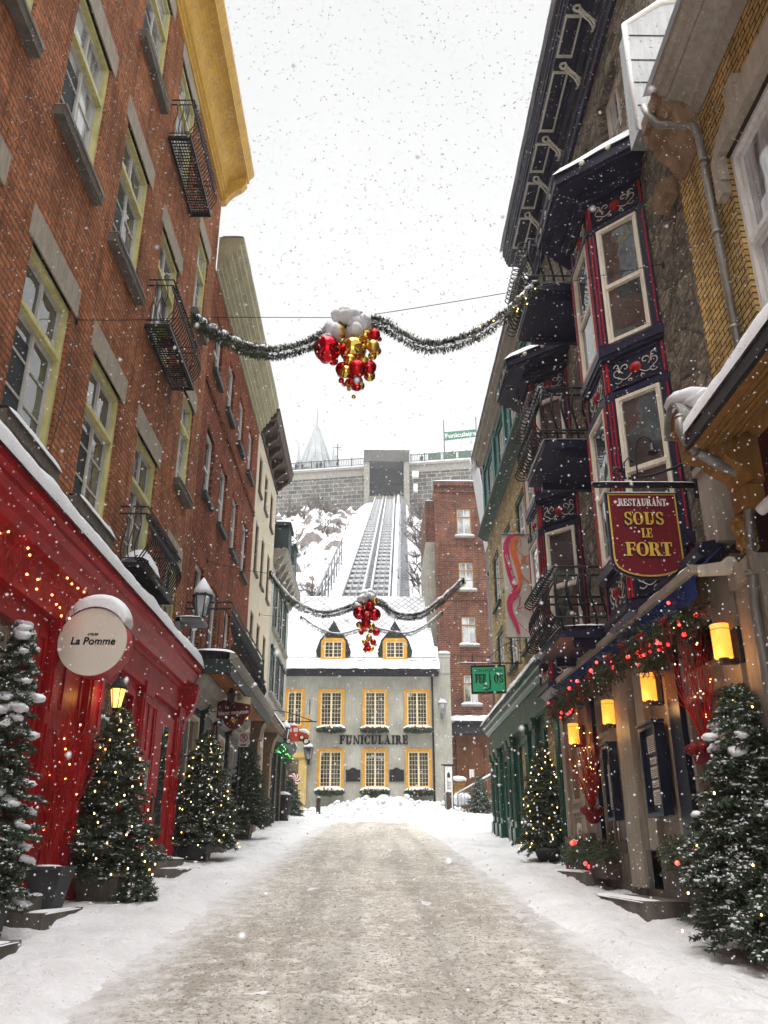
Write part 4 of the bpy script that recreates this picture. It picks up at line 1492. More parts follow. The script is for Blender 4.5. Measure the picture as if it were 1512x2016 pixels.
rt = thing('stone_building', 'dark quarry-stone building with near-black painted bay windows, scroll panels and a heavy ornamented cornice', 'building', (3.7, 12, 0))
mb = MB()
SH = [(9.55, 10.6, 11.75, 13.1), (11.3, 12.3, 11.75, 13.1), (12.2, 13.2, 5.0, 6.9), (12.2, 13.2, 8.0, 9.9), (12.2, 13.2, 11.0, 12.9)]
wall(mb, RW, 8.04, 16.5, -0.5, 13.8, SH, 0.25)
body(mb, RW, 8.04, 16.5, -0.5, 13.8, w=-0.3)
obj('wall', mb, M['rubble'], rt)
for i, h in enumerate(SH):
    window(rt, RW, *h, None, 'offwhite', 'glass_pale', d=0.2, sw=0.08, rows=2, cols=2, seed=i)
bay(rt, 9.2)
bay(rt, 14.15)
mb = MB()
mb.extrude(RW, [(0, 13.74), (0.07, 13.74), (0.09, 13.82), (0.14, 13.84), (0.14, 13.9), (0.10, 13.92), (0.10, 14.35), (0.16, 14.37), (0.16, 14.42), (0.20, 14.52),
                (0.55, 14.52), (0.57, 14.58), (0.60, 14.6), (0.60, 14.66), (0.63, 14.7), (0.63, 14.76), (0.67, 14.82), (0.67, 14.94), (0, 15.0)], 8.3, 16.5)
cor = obj('cornice', mb, M['navy'], rt)
mb = MB()
bps = [8.6, 9.75, 10.85, 12.5, 13.55, 14.6, 15.9]
for y in bps:
    # S-shaped bracket seen side-on, standing out of the frieze under the soffit
    pts = []
    for i in range(11):
        a = math.pi * 1.9 * i / 10
        rr = 0.02 + 0.075 * i / 10
        pts.append((0.40 + rr * math.cos(a + 2.2), 14.38 + rr * math.sin(a + 2.2)))
    pts += [(0.36, 14.40), (0.30, 14.30), (0.22, 14.20), (0.16, 14.05), (0.17, 13.97), (0.21, 13.95)]
    mb = MB()
    mb.tube([RW(y, v, w) for (w, v) in pts], 0.022, 6)
    mb.tube([RW(y, v - 0.09, w + 0.03) for (w, v) in pts[11:]], 0.016, 5)
    mb.tube([RW(y, 14.1 + 0.04 * k, 0.12 + 0.05 * k) for k in range(6)], 0.018, 5)
    obj('bracket', mb, M['scroll'], cor)
mb = MB()
for a, b in zip(bps[:-1], bps[1:]):
    mb2 = mb
    f = Fr((3.7, 0, 14.515), (0, 1, 0), (-1, 0, 0))
    u0, u1 = a + 0.2, b - 0.08
    for (p, q, r, s) in ((u0, u1, 0.27, 0.30), (u0, u1, 0.52, 0.55), (u0, u0 + 0.05, 0.30, 0.52), (u1 - 0.05, u1, 0.30, 0.52)):
        mb.box(RW, p, q, 14.495, 14.519, r, s)
obj('soffit_frames', mb, M['scroll'], cor)
obj('snow', snowcap(MB(), RW, 8.3, 16.5, 14.95, 0.3, 0.72, 0.16, 31), M['snow'], cor)

def right_balcony(parent, z, snow):
    y0, y1, out = 11.75, 13.3, 1.08
    mb = MB().box(RW, y0, y1, z - 0.13, z, 0, out)
    mb.box(RW, y0 + 0.1, y0 + 0.2, z - 0.26, z - 0.131, 0, out * 0.8)
    mb.box(RW, y1 - 0.2, y1 - 0.1, z - 0.26, z - 0.131, 0, out * 0.8)
    o = obj('balcony', mb, M['navy'], parent)
    mb = MB()
    H = 0.92
    for dz in (0, -0.13):
        mb.tube([RW(y0, z + H + dz, 0), RW(y0, z + H + dz, out), RW(y1, z + H + dz, out), RW(y1, z + H + dz, 0)], 0.020, 6, smooth=False)
    mb.tube([RW(y0, z + 0.16, 0), RW(y0, z + 0.16, out), RW(y1, z + 0.16, out), RW(y1, z + 0.16, 0)], 0.018, 6, smooth=False)
    # flat wavy bars facing down the street
    for i in range(7):
        w = 0.1 + (out - 0.1) * i / 6
        pts = []
        for s in range(13):
            t = s / 12
            pts.append(RW(y0 - 0.07 * math.sin(t * math.pi * 1.3 + 0.3), z + H - 0.12 - (H - 0.14) * t, w + 0.05 * math.sin(t * math.pi * 1.6) - 0.02))
        mb.tube(pts, 0.020, 4)
    n = 13
    for i in range(n + 1):
        u = y0 + (y1 - y0) * i / n
        pts = []
        for s in range(14):
            t = s / 13
            pts.append(RW(u, z + H - 0.13 - (H - 0.10) * t, out + 0.14 * math.sin(t * math.pi * 1.25 - 0.35)))
        mb.tube(pts, 0.012, 4)
        for cz, rr in ((z + H - 0.14, 0.085), (z + 0.08, 0.105)):
            c = [RW(u + 0.02 * math.sin(a), cz + rr * math.sin(a), out + 0.10 + rr * math.cos(a)) for a in [R(-150 + 300 * q / 12) for q in range(13)]]
            mb.tube(c, 0.011, 4)
    obj('railing', mb, M['iron'], o)
    sn = MB()
    snowcap(sn, RW, y0, y1, z, 0.1, out, snow, z)
    snowcap(sn, RW, y0 - 0.0, y1, z + H + 0.015, out - 0.02, out + 0.02, 0.02, z)
    obj('snow', sn, M['snow'], o)
for z, s in ((10.42, 0.08), (7.48, 0.05), (4.48, 0.13)):
    right_balcony(rt, z, s)

# ---- restaurant front under the bays
rf = thing('restaurant_front', 'taupe painted restaurant front with dark blue doors and pilasters below the near-black bays', 'shopfront', (3.7, 12, 0.9))
H2 = [(8.62, 9.78, 1.45, 3.15), (8.62, 9.78, 3.32, 3.95), (13.12, 13.86, 1.55, 3.02), (13.12, 13.86, 3.2, 3.8), (15.35, 15.95, 2.35, 3.45)]
mb = MB()
wall(mb, RW, 8.04, 16.5, 0.3, 4.3, H2, 0.2, 0.12)
mb.quad(RW(8.04, 0.3, 0.12), RW(8.04, 0.3, 0), RW(8.04, 4.3, 0), RW(8.04, 4.3, 0.12))
obj('wall', mb, M['taupe'], rf)
mb = MB()
for (a, b, w) in ((8.1, 8.55, 0.17), (10.3, 10.42, 0.16), (11.15, 11.5, 0.2), (11.72, 12.35, 0.24), (12.42, 12.6, 0.18), (14.95, 15.2, 0.17), (16.2, 16.48, 0.17)):
    obj('pilaster', MB().box(RW, a, b, 1.1, 4.2, 0.121, w), M['taupe_light'], rf)
for (a, b) in ((9.86, 10.24), (13.93, 14.22)):
    obj('dark_pilaster', MB().box(RW, a, b, 0.6, 4.2, 0.121, 0.19), M['blue_door'], rf)
for i, (a, b, c, d) in enumerate(H2):
    fm = MB().ring(RW, a, b, c, d, 0.07, -0.02, 0.14)
    if d - c > 1.2:
        fm.box(RW, (a + b) / 2 - 0.03, (a + b) / 2 + 0.03, c + 0.07, d - 0.07, -0.01, 0.11)
        fm.box(RW, a + 0.07, (a + b) / 2 - 0.031, c + 0.62, c + 0.67, -0.008, 0.105)
        fm.box(RW, (a + b) / 2 + 0.031, b - 0.07, c + 0.62, c + 0.67, -0.008, 0.105)
    o = obj('window' if i != 2 else 'door', fm, M['taupe_light'], rf)
    obj('pane', MB().quad(RW(a + .06, c + .06, 0.0), RW(b - .06, c + .06, 0.0), RW(b - .06, d - .06, 0.0), RW(a + .06, d - .06, 0.0)), M['glass_shop'], o)
for (c, d) in ((1.5, 2.25), (3.55, 3.95)):
    mb = MB()
    mb.ring(RW, 15.3, 16.05, c, d, 0.06, 0.121, 0.15)
    mb.ring(RW, 15.42, 15.93, c + 0.12, d - 0.12, 0.02, 0.121, 0.14)
    obj('panel', mb, M['taupe_light'], rf)
mb = MB()
scrollwork(mb, RW, 15.68, 1.9, 0.4, 0.125, 0.9, 0.012)
mb.lathe(RW(15.68, 1.95, 0.12), [(0.07, 0), (0.07, 0.03), (0.03, 0.04)], 10, axis=(-1, 0, 0))
obj('carved_panel', mb, M['scroll'], rf)
mb = MB()
for i in range(9):
    y0 = 8.04 + i * 0.94
    mb.box(RW, y0, y0 + 0.936, gz(y0) - 0.5, gz(y0) + 0.62 + (0.1 if i % 2 else 0), 0, 0.2 + 0.012 * (i % 3))
obj('plinth', mb, M['plinth'], rf)
steps('long low stone step with a broken corner before the restaurant door', 10.2, 12.9, 0.55, 1, 0.86, 'R')
steps('stone step under the greenery box at the far restaurant window', 13.6, 16.6, 0.4, 1, 1.12, 'R')

# ---- yellow fieldstone building
yt = thing('fieldstone_building', 'yellow fieldstone building with dark green window surrounds and a teal timber top storey', 'building', (3.7, 21, 0))
wh = []
for y in (17.6, 19.4, 21.7, 24.0):
    wh += [(y, y + 1.35, 8.5, 10.15), (y, y + 1.35, 6.15, 7.75)]
mb = MB()
wall(mb, RW, 16.5, 26.2, -0.5, 11.3, wh, 0.2)
body(mb, RW, 16.5, 26.2, -0.5, 13.9)
obj('wall', mb, M['fieldstone'], yt)
for i, h in enumerate(wh):
    window(yt, RW, *h, 'darkgreen', 'white', 'glass_pale', d=0.14, cw=0.1, transoms=(), rows=4, cols=2, mt=0.03, sill=(0.06, 0.08, 0.08, 'darkgreen'), seed=i)
th = [(17.6, 18.6, 11.85, 13.3), (19.6, 20.6, 11.85, 13.3), (21.8, 22.8, 11.85, 13.3), (24.2, 25.2, 11.85, 13.3)]
mb = MB()
wall(mb, RW, 16.5, 26.2, 11.45, 13.9, th, 0.12, 0.02)
for y in (16.5, 18.9, 21.1, 23.3, 25.8):
    mb.box(RW, y, y + 0.3, 11.5, 13.7, 0.021, 0.09)
mb.box(RW, 16.51, 26.15, 13.4, 13.5, 0.021, 0.08)
up = obj('timber_storey', mb, M['teal'], yt)
for h in th:
    window(yt, RW, *h, 'teal', 'white', 'glass_pale', d=0.08, cw=0.06, rows=2, cols=2)
obj('ledge', MB().extrude(RW, [(0, 11.15), (0.12, 11.2), (0.3, 11.35), (0.3, 11.45), (0, 11.6)], 16.5, 26.35), M['darkgreen'], yt)
co = obj('cornice', MB().extrude(RW, [(0, 13.7), (0.1, 13.72), (0.14, 13.8), (0.24, 13.84), (0.28, 13.92), (0.38, 13.96), (0.40, 14.1), (0, 14.15)], 16.5, 26.25), M['stone_cornice'], yt)
sn = snowcap(MB(), RW, 16.5, 26.3, 14.12, 0.0, 0.42, 0.16, 41)
rng = random.Random(9)
for i in range(16):
    y = 26.3 - rng.uniform(0, 0.4); w = rng.uniform(0.3, 0.46); L = rng.uniform(0.2, 0.8)
    sn.tube([RW(y, 14.1, w), RW(y, 14.1 - L * 0.6, w), RW(y, 14.1 - L, w)], [0.03, 0.017, 0.003], 5)
obj('snow', sn, M['snow'], co)

# flared oxblood gable end beyond
ob = thing('oxblood_building', 'sliver of an oxblood gable with a snowy flared eave beyond the fieldstone building', 'building', (4.5, 27.4, 0))
fr = FW(27)
mb = MB().prism(fr, [(3.60, 14.6), (3.98, 14.5), (4.2, 14.4), (4.2, 2), (3.93, 2), (3.93, 11.7)], -1.5, 0)
obj('wall', mb, M['darkred'], ob)
mb = MB()
mb.prism(fr, [(3.56, 14.62), (3.60, 14.6), (3.95, 11.6), (3.92, 11.55)], -1.5, 0.02)
for k in range(5):
    mb.blob((3.62 + 0.06 * k, 27 + 0.1 * k, 14.7), (0.12, 0.3, 0.10), k)
obj('snow', mb, M['snow'], ob)
text('8', 0.3, fr, 3.75, 15.0, 0.0, M['scroll'], ob) if False else None

# ---- green shop
fs = thing('green_shopfront', 'glossy dark green shopfront with fluted pilasters and a sage fascia under a snowy cornice', 'shopfront', (3.7, 22, 1.6))
gh = [(17.4, 18.6, 2.4, 4.1), (20.9, 22.0, 2.3, 4.1), (23.6, 24.5, 2.4, 4.0)]
mb = MB()
wall(mb, RW, 16.5, 27.0, -0.2, 4.35, gh, 0.12, 0.06)
mb.quad(RW(27.0, -0.2, 0.06), RW(27.0, -0.2, -1), RW(27.0, 4.9, -1), RW(27.0, 4.9, 0.06))
obj('wall', mb, M['green'], fs)
for a, b, c, d in gh:
    o = obj('window', MB().ring(RW, a, b, c, d, 0.07, -0.04, 0.08), M['green'], fs)
    obj('pane', MB().quad(RW(a + .06, c + .06, -0.02), RW(b - .06, c + .06, -0.02), RW(b - .06, d - .06, -0.02), RW(a + .06, d - .06, -0.02)), M['warm_inside'] if a > 20 and a < 22 else M['glass_shop'], o)
for y in (16.7, 19.2, 20.2, 22.4, 23.1, 24.9, 25.7, 26.5):
    mb = MB().box(RW, y, y + 0.36, gz(y) + 0.2, 4.2, 0.061, 0.15)
    for k in range(3):
        mb.tube([RW(y + 0.08 + 0.1 * k, gz(y) + 0.6, 0.15), RW(y + 0.08 + 0.1 * k, 4.0, 0.15)], 0.025, 6)
    mb.box(RW, y - 0.03, y + 0.39, gz(y) + 0.05, gz(y) + 0.45, 0.062, 0.2)
    mb.extrude(RW, [(0.061, 4.1), (0.2, 4.12), (0.24, 4.35), (0.061, 4.35)], y - 0.03, y + 0.39)
    obj('pilaster', mb, M['green'], fs)
mb = MB().box(RW, 16.52, 27.03, 4.352, 4.95, 0, 0.12)
mb.box(RW, 16.52, 27.05, 4.355, 4.42, 0.121, 0.17)
obj('fascia', mb, M['sagegreen'], fs)
mb = MB().extrude(RW, [(0, 4.95), (0.16, 4.95), (0.2, 5.02), (0.24, 5.04), (0.28, 5.14), (0.32, 5.16), (0.34, 5.26), (0, 5.34)], 16.52, 27.15)
co = obj('cornice', mb, M['green'], fs)
obj('snow', snowcap(MB(), RW, 16.52, 27.15, 5.28, 0.0, 0.36, 0.20, 51), M['snow'], co)

# ---- near right: yellow brick building over a golden-brown shop cornice
nt_ = thing('yellow_brick_building', 'yellow brick building with a grey stone cornice and drainpipe, nearest on the right', 'building', (3.7, 5, 0))
wh = [(5.35, 6.85, 6.0, 8.32), (2.6, 4.1, 6.0, 8.32)]
mb = MB()
wall(mb, RW, -6, 8.04, 4.2, 9.6, wh, 0.2, 0.004)
body(mb, RW, -6, 8.04, -0.5, 9.6)
obj('wall', mb, M['brick_yellow'], nt_)
for i, h in enumerate(wh):
    o = window(nt_, RW, *h, 'white', 'white', 'glass_pale', d=0.14, cw=0.05, sw=0.05, transoms=(0.5,), tw=0.06, rows=0, cols=2, mull=0.06)
    b_ = h[1]
    hd = MB()
    hd.prism(RW, [(b_ + 0.17, 8.02), (b_ + 0.17, 8.36), (b_ - 0.05, 8.54), (b_ - 0.35, 8.62), (b_ - 0.36, 8.86), (b_ - 0.58, 8.86), (b_ - 0.60, 8.66), (b_ - 1.5, 8.66), (b_ - 1.5, 8.33), (b_, 8.33), (b_, 8.02)], 0.005, 0.10)
    hd.box(RW, b_ + 0.02, b_ + 0.18, 7.86, 8.02, 0.005, 0.10)
    obj('hood', hd, M['lintel'], o)
    obj('sill', MB().box(RW, b_ - 1.7, b_ + 0.2, 5.86, 6.0, 0.005, 0.14), M['lintel'], o)
mb = MB()
P = [(0.004, 9.38), (0.07, 9.39), (0.09, 9.45)]
for k in range(7):
    t = k / 6
    P.append((0.09 + 0.22 * (1 - math.cos(t * math.pi / 2)), 9.47 + 0.10 * math.sin(t * math.pi / 2)))
P += [(0.35, 9.58), (0.35, 9.62), (0.42, 9.63), (0.45, 9.70), (0.50, 9.73), (0.50, 9.82), (0, 9.95)]
mb.extrude(RW, P, -6, 7.25)
co = obj('cornice', mb, M['stone_cornice'], nt_)
obj('snow', snowcap(MB(), RW, 2, 7.4, 9.83, 0.25, 0.52, 0.06, 61), M['snow'], co)
mb = MB()
mb.extrude(RW, [(0.005, 9.0), (0.1, 9.05), (0.16, 9.2), (0.28, 9.3), (0.31, 9.45), (0.40, 9.52), (0.42, 9.85), (0.36, 10.0), (0.0, 10.1)], 7.26, 7.9)
mb.box(RW, 7.34, 7.8, 9.6, 9.8, 0.42, 0.46)
mb.extrude(RW, [(0.0, 9.0), (0.16, 9.02), (0.2, 9.2), (0.0, 9.3)], 8.1, 8.5)
obj('console', mb, M['console'], nt_)
mb = MB().prism(FW(8.03), [(3.30, 9.95), (3.34, 11.83), (3.84, 12.2), (6, 12.7), (6, 9.95)], -0.35, 0)
zc = obj('zinc_cheek', mb, M['zinc'], nt_)
mb = MB()
for z in (10.35, 10.75, 11.15, 11.6):
    mb.box(FW(8.03), 3.33, 5.9, z, z + 0.012, 0.0, 0.008)
obj('seams', mb, M['iron'], zc)
sn = MB()
sn.tube([(3.30, 8.06, 10.0), (3.31, 8.06, 10.9), (3.33, 8.06, 11.83), (3.84, 8.06, 12.24), (5, 8.06, 12.5)], [0.03, 0.035, 0.05, 0.06, 0.06], 8)
obj('snow', sn, M['snow'], zc)
mb = MB()
def pipe(mb, pts, s=0.045):
    mb.tube(pts, s, 8)
pipe(mb, [RW(7.55, 9.8, 0.5), RW(7.5, 9.6, 0.48), RW(7.46, 9.42, 0.4), RW(7.3, 9.25, 0.18), RW(7.25, 9.18, 0.1), RW(7.22, 9.0, 0.07), RW(7.2, 7.4, 0.07), RW(7.2, 5.6, 0.07)])
for z in (8.6, 7.6, 6.4):
    mb.lathe(RW(7.2, z, 0.07), [(0.055, 0), (0.055, 0.04)], 8)
obj('drainpipe', mb, M['pipe'], nt_)

gsf = thing('golden_shopfront', 'shopfront with a golden-brown boarded soffit, curved console and oxblood wall in the near right corner', 'shopfront', (3.7, 5, 0))
mb = MB()
wall(mb, RW, -6, 7.6, 2.0, 5.2, [(3.0, 5.6, 2.2, 4.4)], 0.1, 0.02)
obj('wall', mb, M['darkred'], gsf)
o = obj('window', MB().ring(RW, 3.0, 5.6, 2.2, 4.4, 0.08, -0.06, 0.05), M['darkred'], gsf)
obj('pane', MB().quad(RW(3.08, 2.28, -0.04), RW(5.52, 2.28, -0.04), RW(5.52, 4.32, -0.04), RW(3.08, 4.32, -0.04)), M['glass_shop'], o)
mb = MB().box(RW, 7.45, 8.03, -0.4, 4.1, 0.005, 0.14)
mb.box(RW, 7.42, 8.03, 3.9, 4.1, 0.141, 0.19)
mb.box(RW, -6, 7.45, -0.4, 2.0, 0.005, 0.1)
obj('pier', mb, M['stone_cornice'], gsf)
mb = MB()
mb.extrude(RW, [(0.005, 5.2), (0.1, 5.2), (0.12, 5.26), (0.12, 5.25), (0.62, 5.06), (0.70, 5.05), (0.70, 5.2), (0.0, 5.5)], -6, 7.2)
for i in range(1, 6):
    w = 0.14 + i * 0.09
    mb.box(RW, -6, 7.2, 5.243 - (w - 0.12) * 0.38 - 0.02, 5.243 - (w - 0.12) * 0.38, w, w + 0.02)
so = obj('soffit', mb, M['gold_wood'], gsf)
mb = MB().box(RW, -6, 7.25, 5.06, 5.18, 0.701, 0.745)
obj('gutter', mb, M['iron'], so)
sn = MB()
def gsnow(a, b):
    y = -2 + 9.25 * a
    t = math.pi * b
    k = 1 + 0.25 * mnoise.noise(Vector((y * 1.5, b, 2))) + 0.1 * mnoise.noise(Vector((y * 5, b, 2)))
    return RW(y, 5.20 + 0.28 * k * math.sin(t) ** 0.6, 0.385 - 0.375 * math.cos(t))
sn.grid(gsnow, 120, 12)
obj('snow', sn, M['snow'], so)
mb = MB()
hood = [(0.0, 4.75), (0.14, 4.78), (0.2, 4.92), (0.34, 5.0), (0.42, 5.08), (0.62, 5.12), (0.66, 5.22), (0.70, 5.3), (0.70, 5.42)]
for i in range(9):
    a = math.pi * i / 8
    hood.append((0.62 + 0.19 * math.cos(a) if i else 0.81, 5.44 + 0.26 * math.sin(a)))
hood += [(0.43, 5.5), (0, 5.6)]
mb.extrude(RW, [(0.0, 4.75), (0.14, 4.78), (0.2, 4.92), (0.34, 5.0), (0.42, 5.10), (0.60, 5.14), (0.62, 5.5), (0.5, 5.66), (0, 5.7)], 7.26, 7.72)
mb.box(RW, 7.32, 7.66, 4.55, 4.75, 0.02, 0.18)
mb.box(RW, 7.35, 7.63, 5.2, 5.44, 0.62, 0.64)
con = obj('console', mb, M['gold_wood'], gsf)
mb = MB()
arc_ = [(7.47 + 0.22 * math.cos(math.pi * i / 12), 5.40 + 0.24 * math.sin(math.pi * i / 12)) for i in range(13)]
mb.prism(RW, arc_, 0.1, 0.69)
obj('arched_block', mb, M['gold_wood'], con)
mb = MB()
out_ = [(7.47 + 0.25 * math.cos(math.pi * i / 12), 5.40 + 0.27 * math.sin(math.pi * i / 12)) for i in range(13)]
for i in range(12):
    mb.prism(RW, [arc_[i], arc_[i + 1], out_[i + 1], out_[i]], 0.1, 0.75)
obj('hood', mb, M['pipe'], con)
sn = MB()
sn.blob(RW(7.47, 5.70, 0.5), (0.30, 0.25, 0.10), 3, 0.3, 2)
sn.blob(RW(7.30, 5.60, 0.35), (0.34, 0.30, 0.13), 5, 0.3, 2)
obj('snow', sn, M['snow'], con)
# carved bearded head below the console
mb = MB()
c = RW(7.62, 4.40, 0.14)
mb.blob(c, (0.10, 0.09, 0.13), 1, 0.15, 2)
mb.blob(c + Vector((-0.10, -0.03, 0.0)), (0.035, 0.03, 0.05), 2, 0.1, 1)
mb.blob(c + Vector((-0.07, -0.02, 0.07)), (0.05, 0.09, 0.022), 3, 0.1, 1)
for k in range(7):
    mb.blob(c + Vector((-0.04 + 0.01 * (k % 3), -0.06 + 0.02 * k, -0.13 - 0.02 * (k % 2))), (0.04, 0.03, 0.08), k + 5, 0.4, 1)
mb.blob(c + Vector((0.02, 0, 0.11)), (0.08, 0.10, 0.05), 9, 0.3, 1)
obj('carved_head', mb, M['gold_wood'], gsf)
mb = MB()
pts = [RW(7.30, 5.44, 0.66), RW(7.26, 5.42, 0.74), RW(7.24, 5.3, 0.76), RW(7.24, 5.16, 0.72), RW(7.28, 5.06, 0.62)]
mb.tube(pts, 0.05, 10)
for i in range(7):
    t = i / 6
    p = Vector(pts[1]).lerp(Vector(pts[3]), t)
    mb.lathe(p, [(0.056, -0.008), (0.056, 0.008)], 10)
mb.tube([RW(7.28, 5.06, 0.62), RW(7.4, 4.98, 0.36), RW(7.5, 4.93, 0.12), RW(7.52, 4.85, 0.07), RW(7.53, 3.6, 0.2), RW(7.53, 0.6, 0.2)], 0.05, 8)
for z in (3.9, 2.4):
    mb.lathe(RW(7.53, z, 0.18), [(0.062, 0), (0.062, 0.05)], 8)
obj('drainpipe', mb, M['pipe'], gsf)
mb = MB().box(RW, 8.06, 8.38, 4.45, 5.3, 0.004, 0.20)
mb.box(RW, 8.04, 8.42, 5.3, 5.38, 0.004, 0.23)
obj('stone_block', mb, M['stone_cornice'], gsf)

# ================================================================ FAR HOUSE
ft = thing('funicular_house', 'two-storey grey stucco house with amber window surrounds and twin dormers under a snowy roof', 'building', (-0.5, 44, 3))
fr = FW(44)
up_ = [(-4.45, -3.72), (-2.75, -1.68), (-0.48, 0.55), (1.68, 2.7)]
lo_ = [(-2.72, -1.65), (-0.46, 0.55), (1.70, 2.74)]
FH = [(a, b, 7.7, 9.4) for a, b in up_] + [(a, b, 4.72, 6.42) for a, b in lo_]
mb = MB()
wall(mb, fr, -7, 3.93, 2.5, 10.35, FH, 0.2)
mb.box(fr, -7, 3.4, 2.5, 10.35, -9, -0.25)
mb.box(fr, 3.33, 3.93, 2.5, 10.35, -2.0, -0.25)
for u in (-7, 3.93):
    mb.quad(fr(u, 2.5, -0.25), fr(u, 2.5, 0), fr(u, 10.35, 0), fr(u, 10.35, -0.25))
obj('wall', mb, M['concrete'], ft)
for i, (a, b, c, d) in enumerate(FH):
    mb = MB().ring(fr, a - 0.14, b + 0.14, c - 0.14, d + 0.14, 0.14, 0.002, 0.06)
    o = obj('window', mb, M['amber'], ft)
    mb = MB().ring(fr, a, b, c, d, 0.055, -0.14, 0.0)
    m_ = (a + b) / 2
    mb.box(fr, m_ - 0.045, m_ + 0.045, c + 0.055, d - 0.055, -0.13, -0.06)
    for (p, q) in ((a + 0.055, m_ - 0.045), (m_ + 0.045, b - 0.055)):
        n = 3 if b - a > 0.9 else 2
        for k in range(1, n):
            u = p + (q - p) * k / n
            mb.box(fr, u - 0.007, u + 0.007, c + 0.055, d - 0.055, -0.128, -0.09)
        for k in range(1, 8):
            z = c + (d - c) * k / 8
            mb.box(fr, p, q, z - 0.007, z + 0.007, -0.126, -0.088)
    obj('muntin', mb, M['butter'], o)
    obj('pane', MB().quad(fr(a, c, -0.125), fr(b, c, -0.125), fr(b, d, -0.125), fr(a, d, -0.125)), M['glass_far'], o)
    if i == 5:
        text('SOUVENIRS', 0.17, fr, m_, d - 0.28, -0.05, M['white'], o, bold=0.003)
# roof
mb = MB()
def rf_(u, s):
    return Vector((u, 43.6 + 5.6 * s, 10.45 + 5.6 * s))
p = [rf_(-7, 0), rf_(3.30, 0), rf_(3.02, 1), rf_(-7, 1)]
mb.quad(*p)
mb.quad(rf_(3.30, 0), (3.30, 54, 10.4), (3.02, 50, 16.0), rf_(3.02, 1))
mb.quad((-7, 54, 10.4), (3.3, 54, 10.4), rf_(3.02, 1), rf_(-7, 1))
roof = obj('roof', mb, M['shingle'], ft, recalc=False)
mb = MB().extrude(fr, [(0.0, 10.2), (0.28, 10.3), (0.40, 10.42), (0.40, 10.5), (0.0, 10.5)], -7, 3.32)
obj('eave', mb, M['asphalt_dark'], roof)
sn = MB()
sn.grid(lambda a, b: (-7 + 10.35 * a, 43.45 + 1.3 * b, 10.5 + 1.25 * b + 0.20 * min(1, b * 6) ** 0.5 + 0.10 * fbm(a * 20, b * 3)), 100, 10)
def patch(x0, x1, s0, s1, h, seed):
    sn.grid(lambda a, b: tuple(rf_(x0 + (x1 - x0) * a, s0 + (s1 - s0) * b) + Vector((0, -1, 1)).normalized() * (h * (math.sin(math.pi * a) * math.sin(math.pi * b)) ** 0.35 * (1 + 0.5 * fbm(a * 5 + seed, b * 4)) - 0.02)), 26, 14)
patch(-6.5, -3.0, 0.1, 0.75, 0.20, 1); patch(-1.3, 0.5, 0.15, 0.42, 0.2, 2); patch(1.7, 3.2, 0.15, 0.40, 0.22, 3)
obj('snow', sn, M['snow'], roof)
mb = MB()
for z in (10.98, 11.14):
    for (a, b) in ((-4.6, -2.95), (-1.45, 0.4), (1.85, 3.2)):
        mb.tube([(a, 43.75, z), (b, 43.75, z)], 0.028, 5)
        for u in (a, (a + b) / 2, b):
            mb.tube([(u, 43.75, 10.6), (u, 43.75, z)], 0.02, 5)
obj('snow_rail', mb, M['steel'], roof)
for u in (-2.17, 1.06):
    frd = FW(43.9)
    d_ = thing  # placeholder
    mb = MB()
    mb.prism(frd, [(u - 0.80, 11.05), (u + 0.80, 11.05), (u + 0.92, 11.5), (u + 0.72, 12.1), (u + 0.34, 12.55), (u, 13.15), (u - 0.34, 12.55), (u - 0.72, 12.1), (u - 0.92, 11.5)], -2.2, 0)
    d = obj('dormer', mb, M['asphalt_dark'], roof)
    mb = MB()
    mb.prism(frd, [(u - 0.64, 11.05), (u - 0.46, 11.05), (u - 0.46, 12.0), (u - 0.64, 12.0)], 0.002, 0.08)
    mb.prism(frd, [(u + 0.46, 11.05), (u + 0.64, 11.05), (u + 0.64, 12.0), (u + 0.46, 12.0)], 0.002, 0.08)
    mb.prism(frd, [(u - 0.64, 12.001), (u + 0.64, 12.001), (u + 0.5, 12.18), (u - 0.5, 12.18)], 0.002, 0.08)
    mb.prism(frd, [(u - 0.46, 11.05), (u + 0.46, 11.05), (u + 0.46, 11.14), (u - 0.46, 11.14)], 0.002, 0.08)
    ob_ = obj('dormer_window', mb, M['amber'], roof)
    mb = MB().ring(frd, u - 0.46, u + 0.46, 11.14, 12.0, 0.05, 0.004, 0.06)
    mb.box(frd, u - 0.035, u + 0.035, 11.19, 11.95, 0.004, 0.055)
    for sgn in (-1, 1):
        p_, q_ = sorted((u + sgn * 0.035, u + sgn * 0.41))
        mb.box(frd, (p_ + q_) / 2 - 0.01, (p_ + q_) / 2 + 0.01, 11.19, 11.95, 0.006, 0.04)
        for k in range(1, 4):
            z = 11.19 + 0.76 * k / 4
            mb.box(frd, p_, q_, z - 0.01, z + 0.01, 0.007, 0.038)
    obj('muntin', mb, M['butter'], roof)
    obj('pane', MB().quad(frd(u - 0.46, 11.14, 0.005), frd(u + 0.46, 11.14, 0.005), frd(u + 0.46, 12.0, 0.005), frd(u - 0.46, 12.0, 0.005)), M['glass_far'], roof)
mb = MB().box(fr, 3.34, 3.93, 10.35, 11.42, -0.6, 0.03)
mb.box(fr, 3.30, 3.97, 11.2, 11.3, -0.62, 0.06)
ch = obj('parapet', mb, M['concrete'], ft)
obj('snow', snowcap(MB(), fr, 3.34, 3.93, 11.42, -0.5, 0.05, 0.18, 4), M['snow'], ch)
mb = MB().tube([(2.98, 43.93, 10.3), (2.98, 43.93, 3.4)], 0.05, 6)
obj('drainpipe', mb, M['black'], ft)
mb = MB()
serif(mb, 'FUNICULAIRE', 0.42, fr, -0.02, 6.78, 0.01, 0.05, sx=0.93, gap=0.12, grow=0.028)
obj('lettering', mb, M['black'], ft)
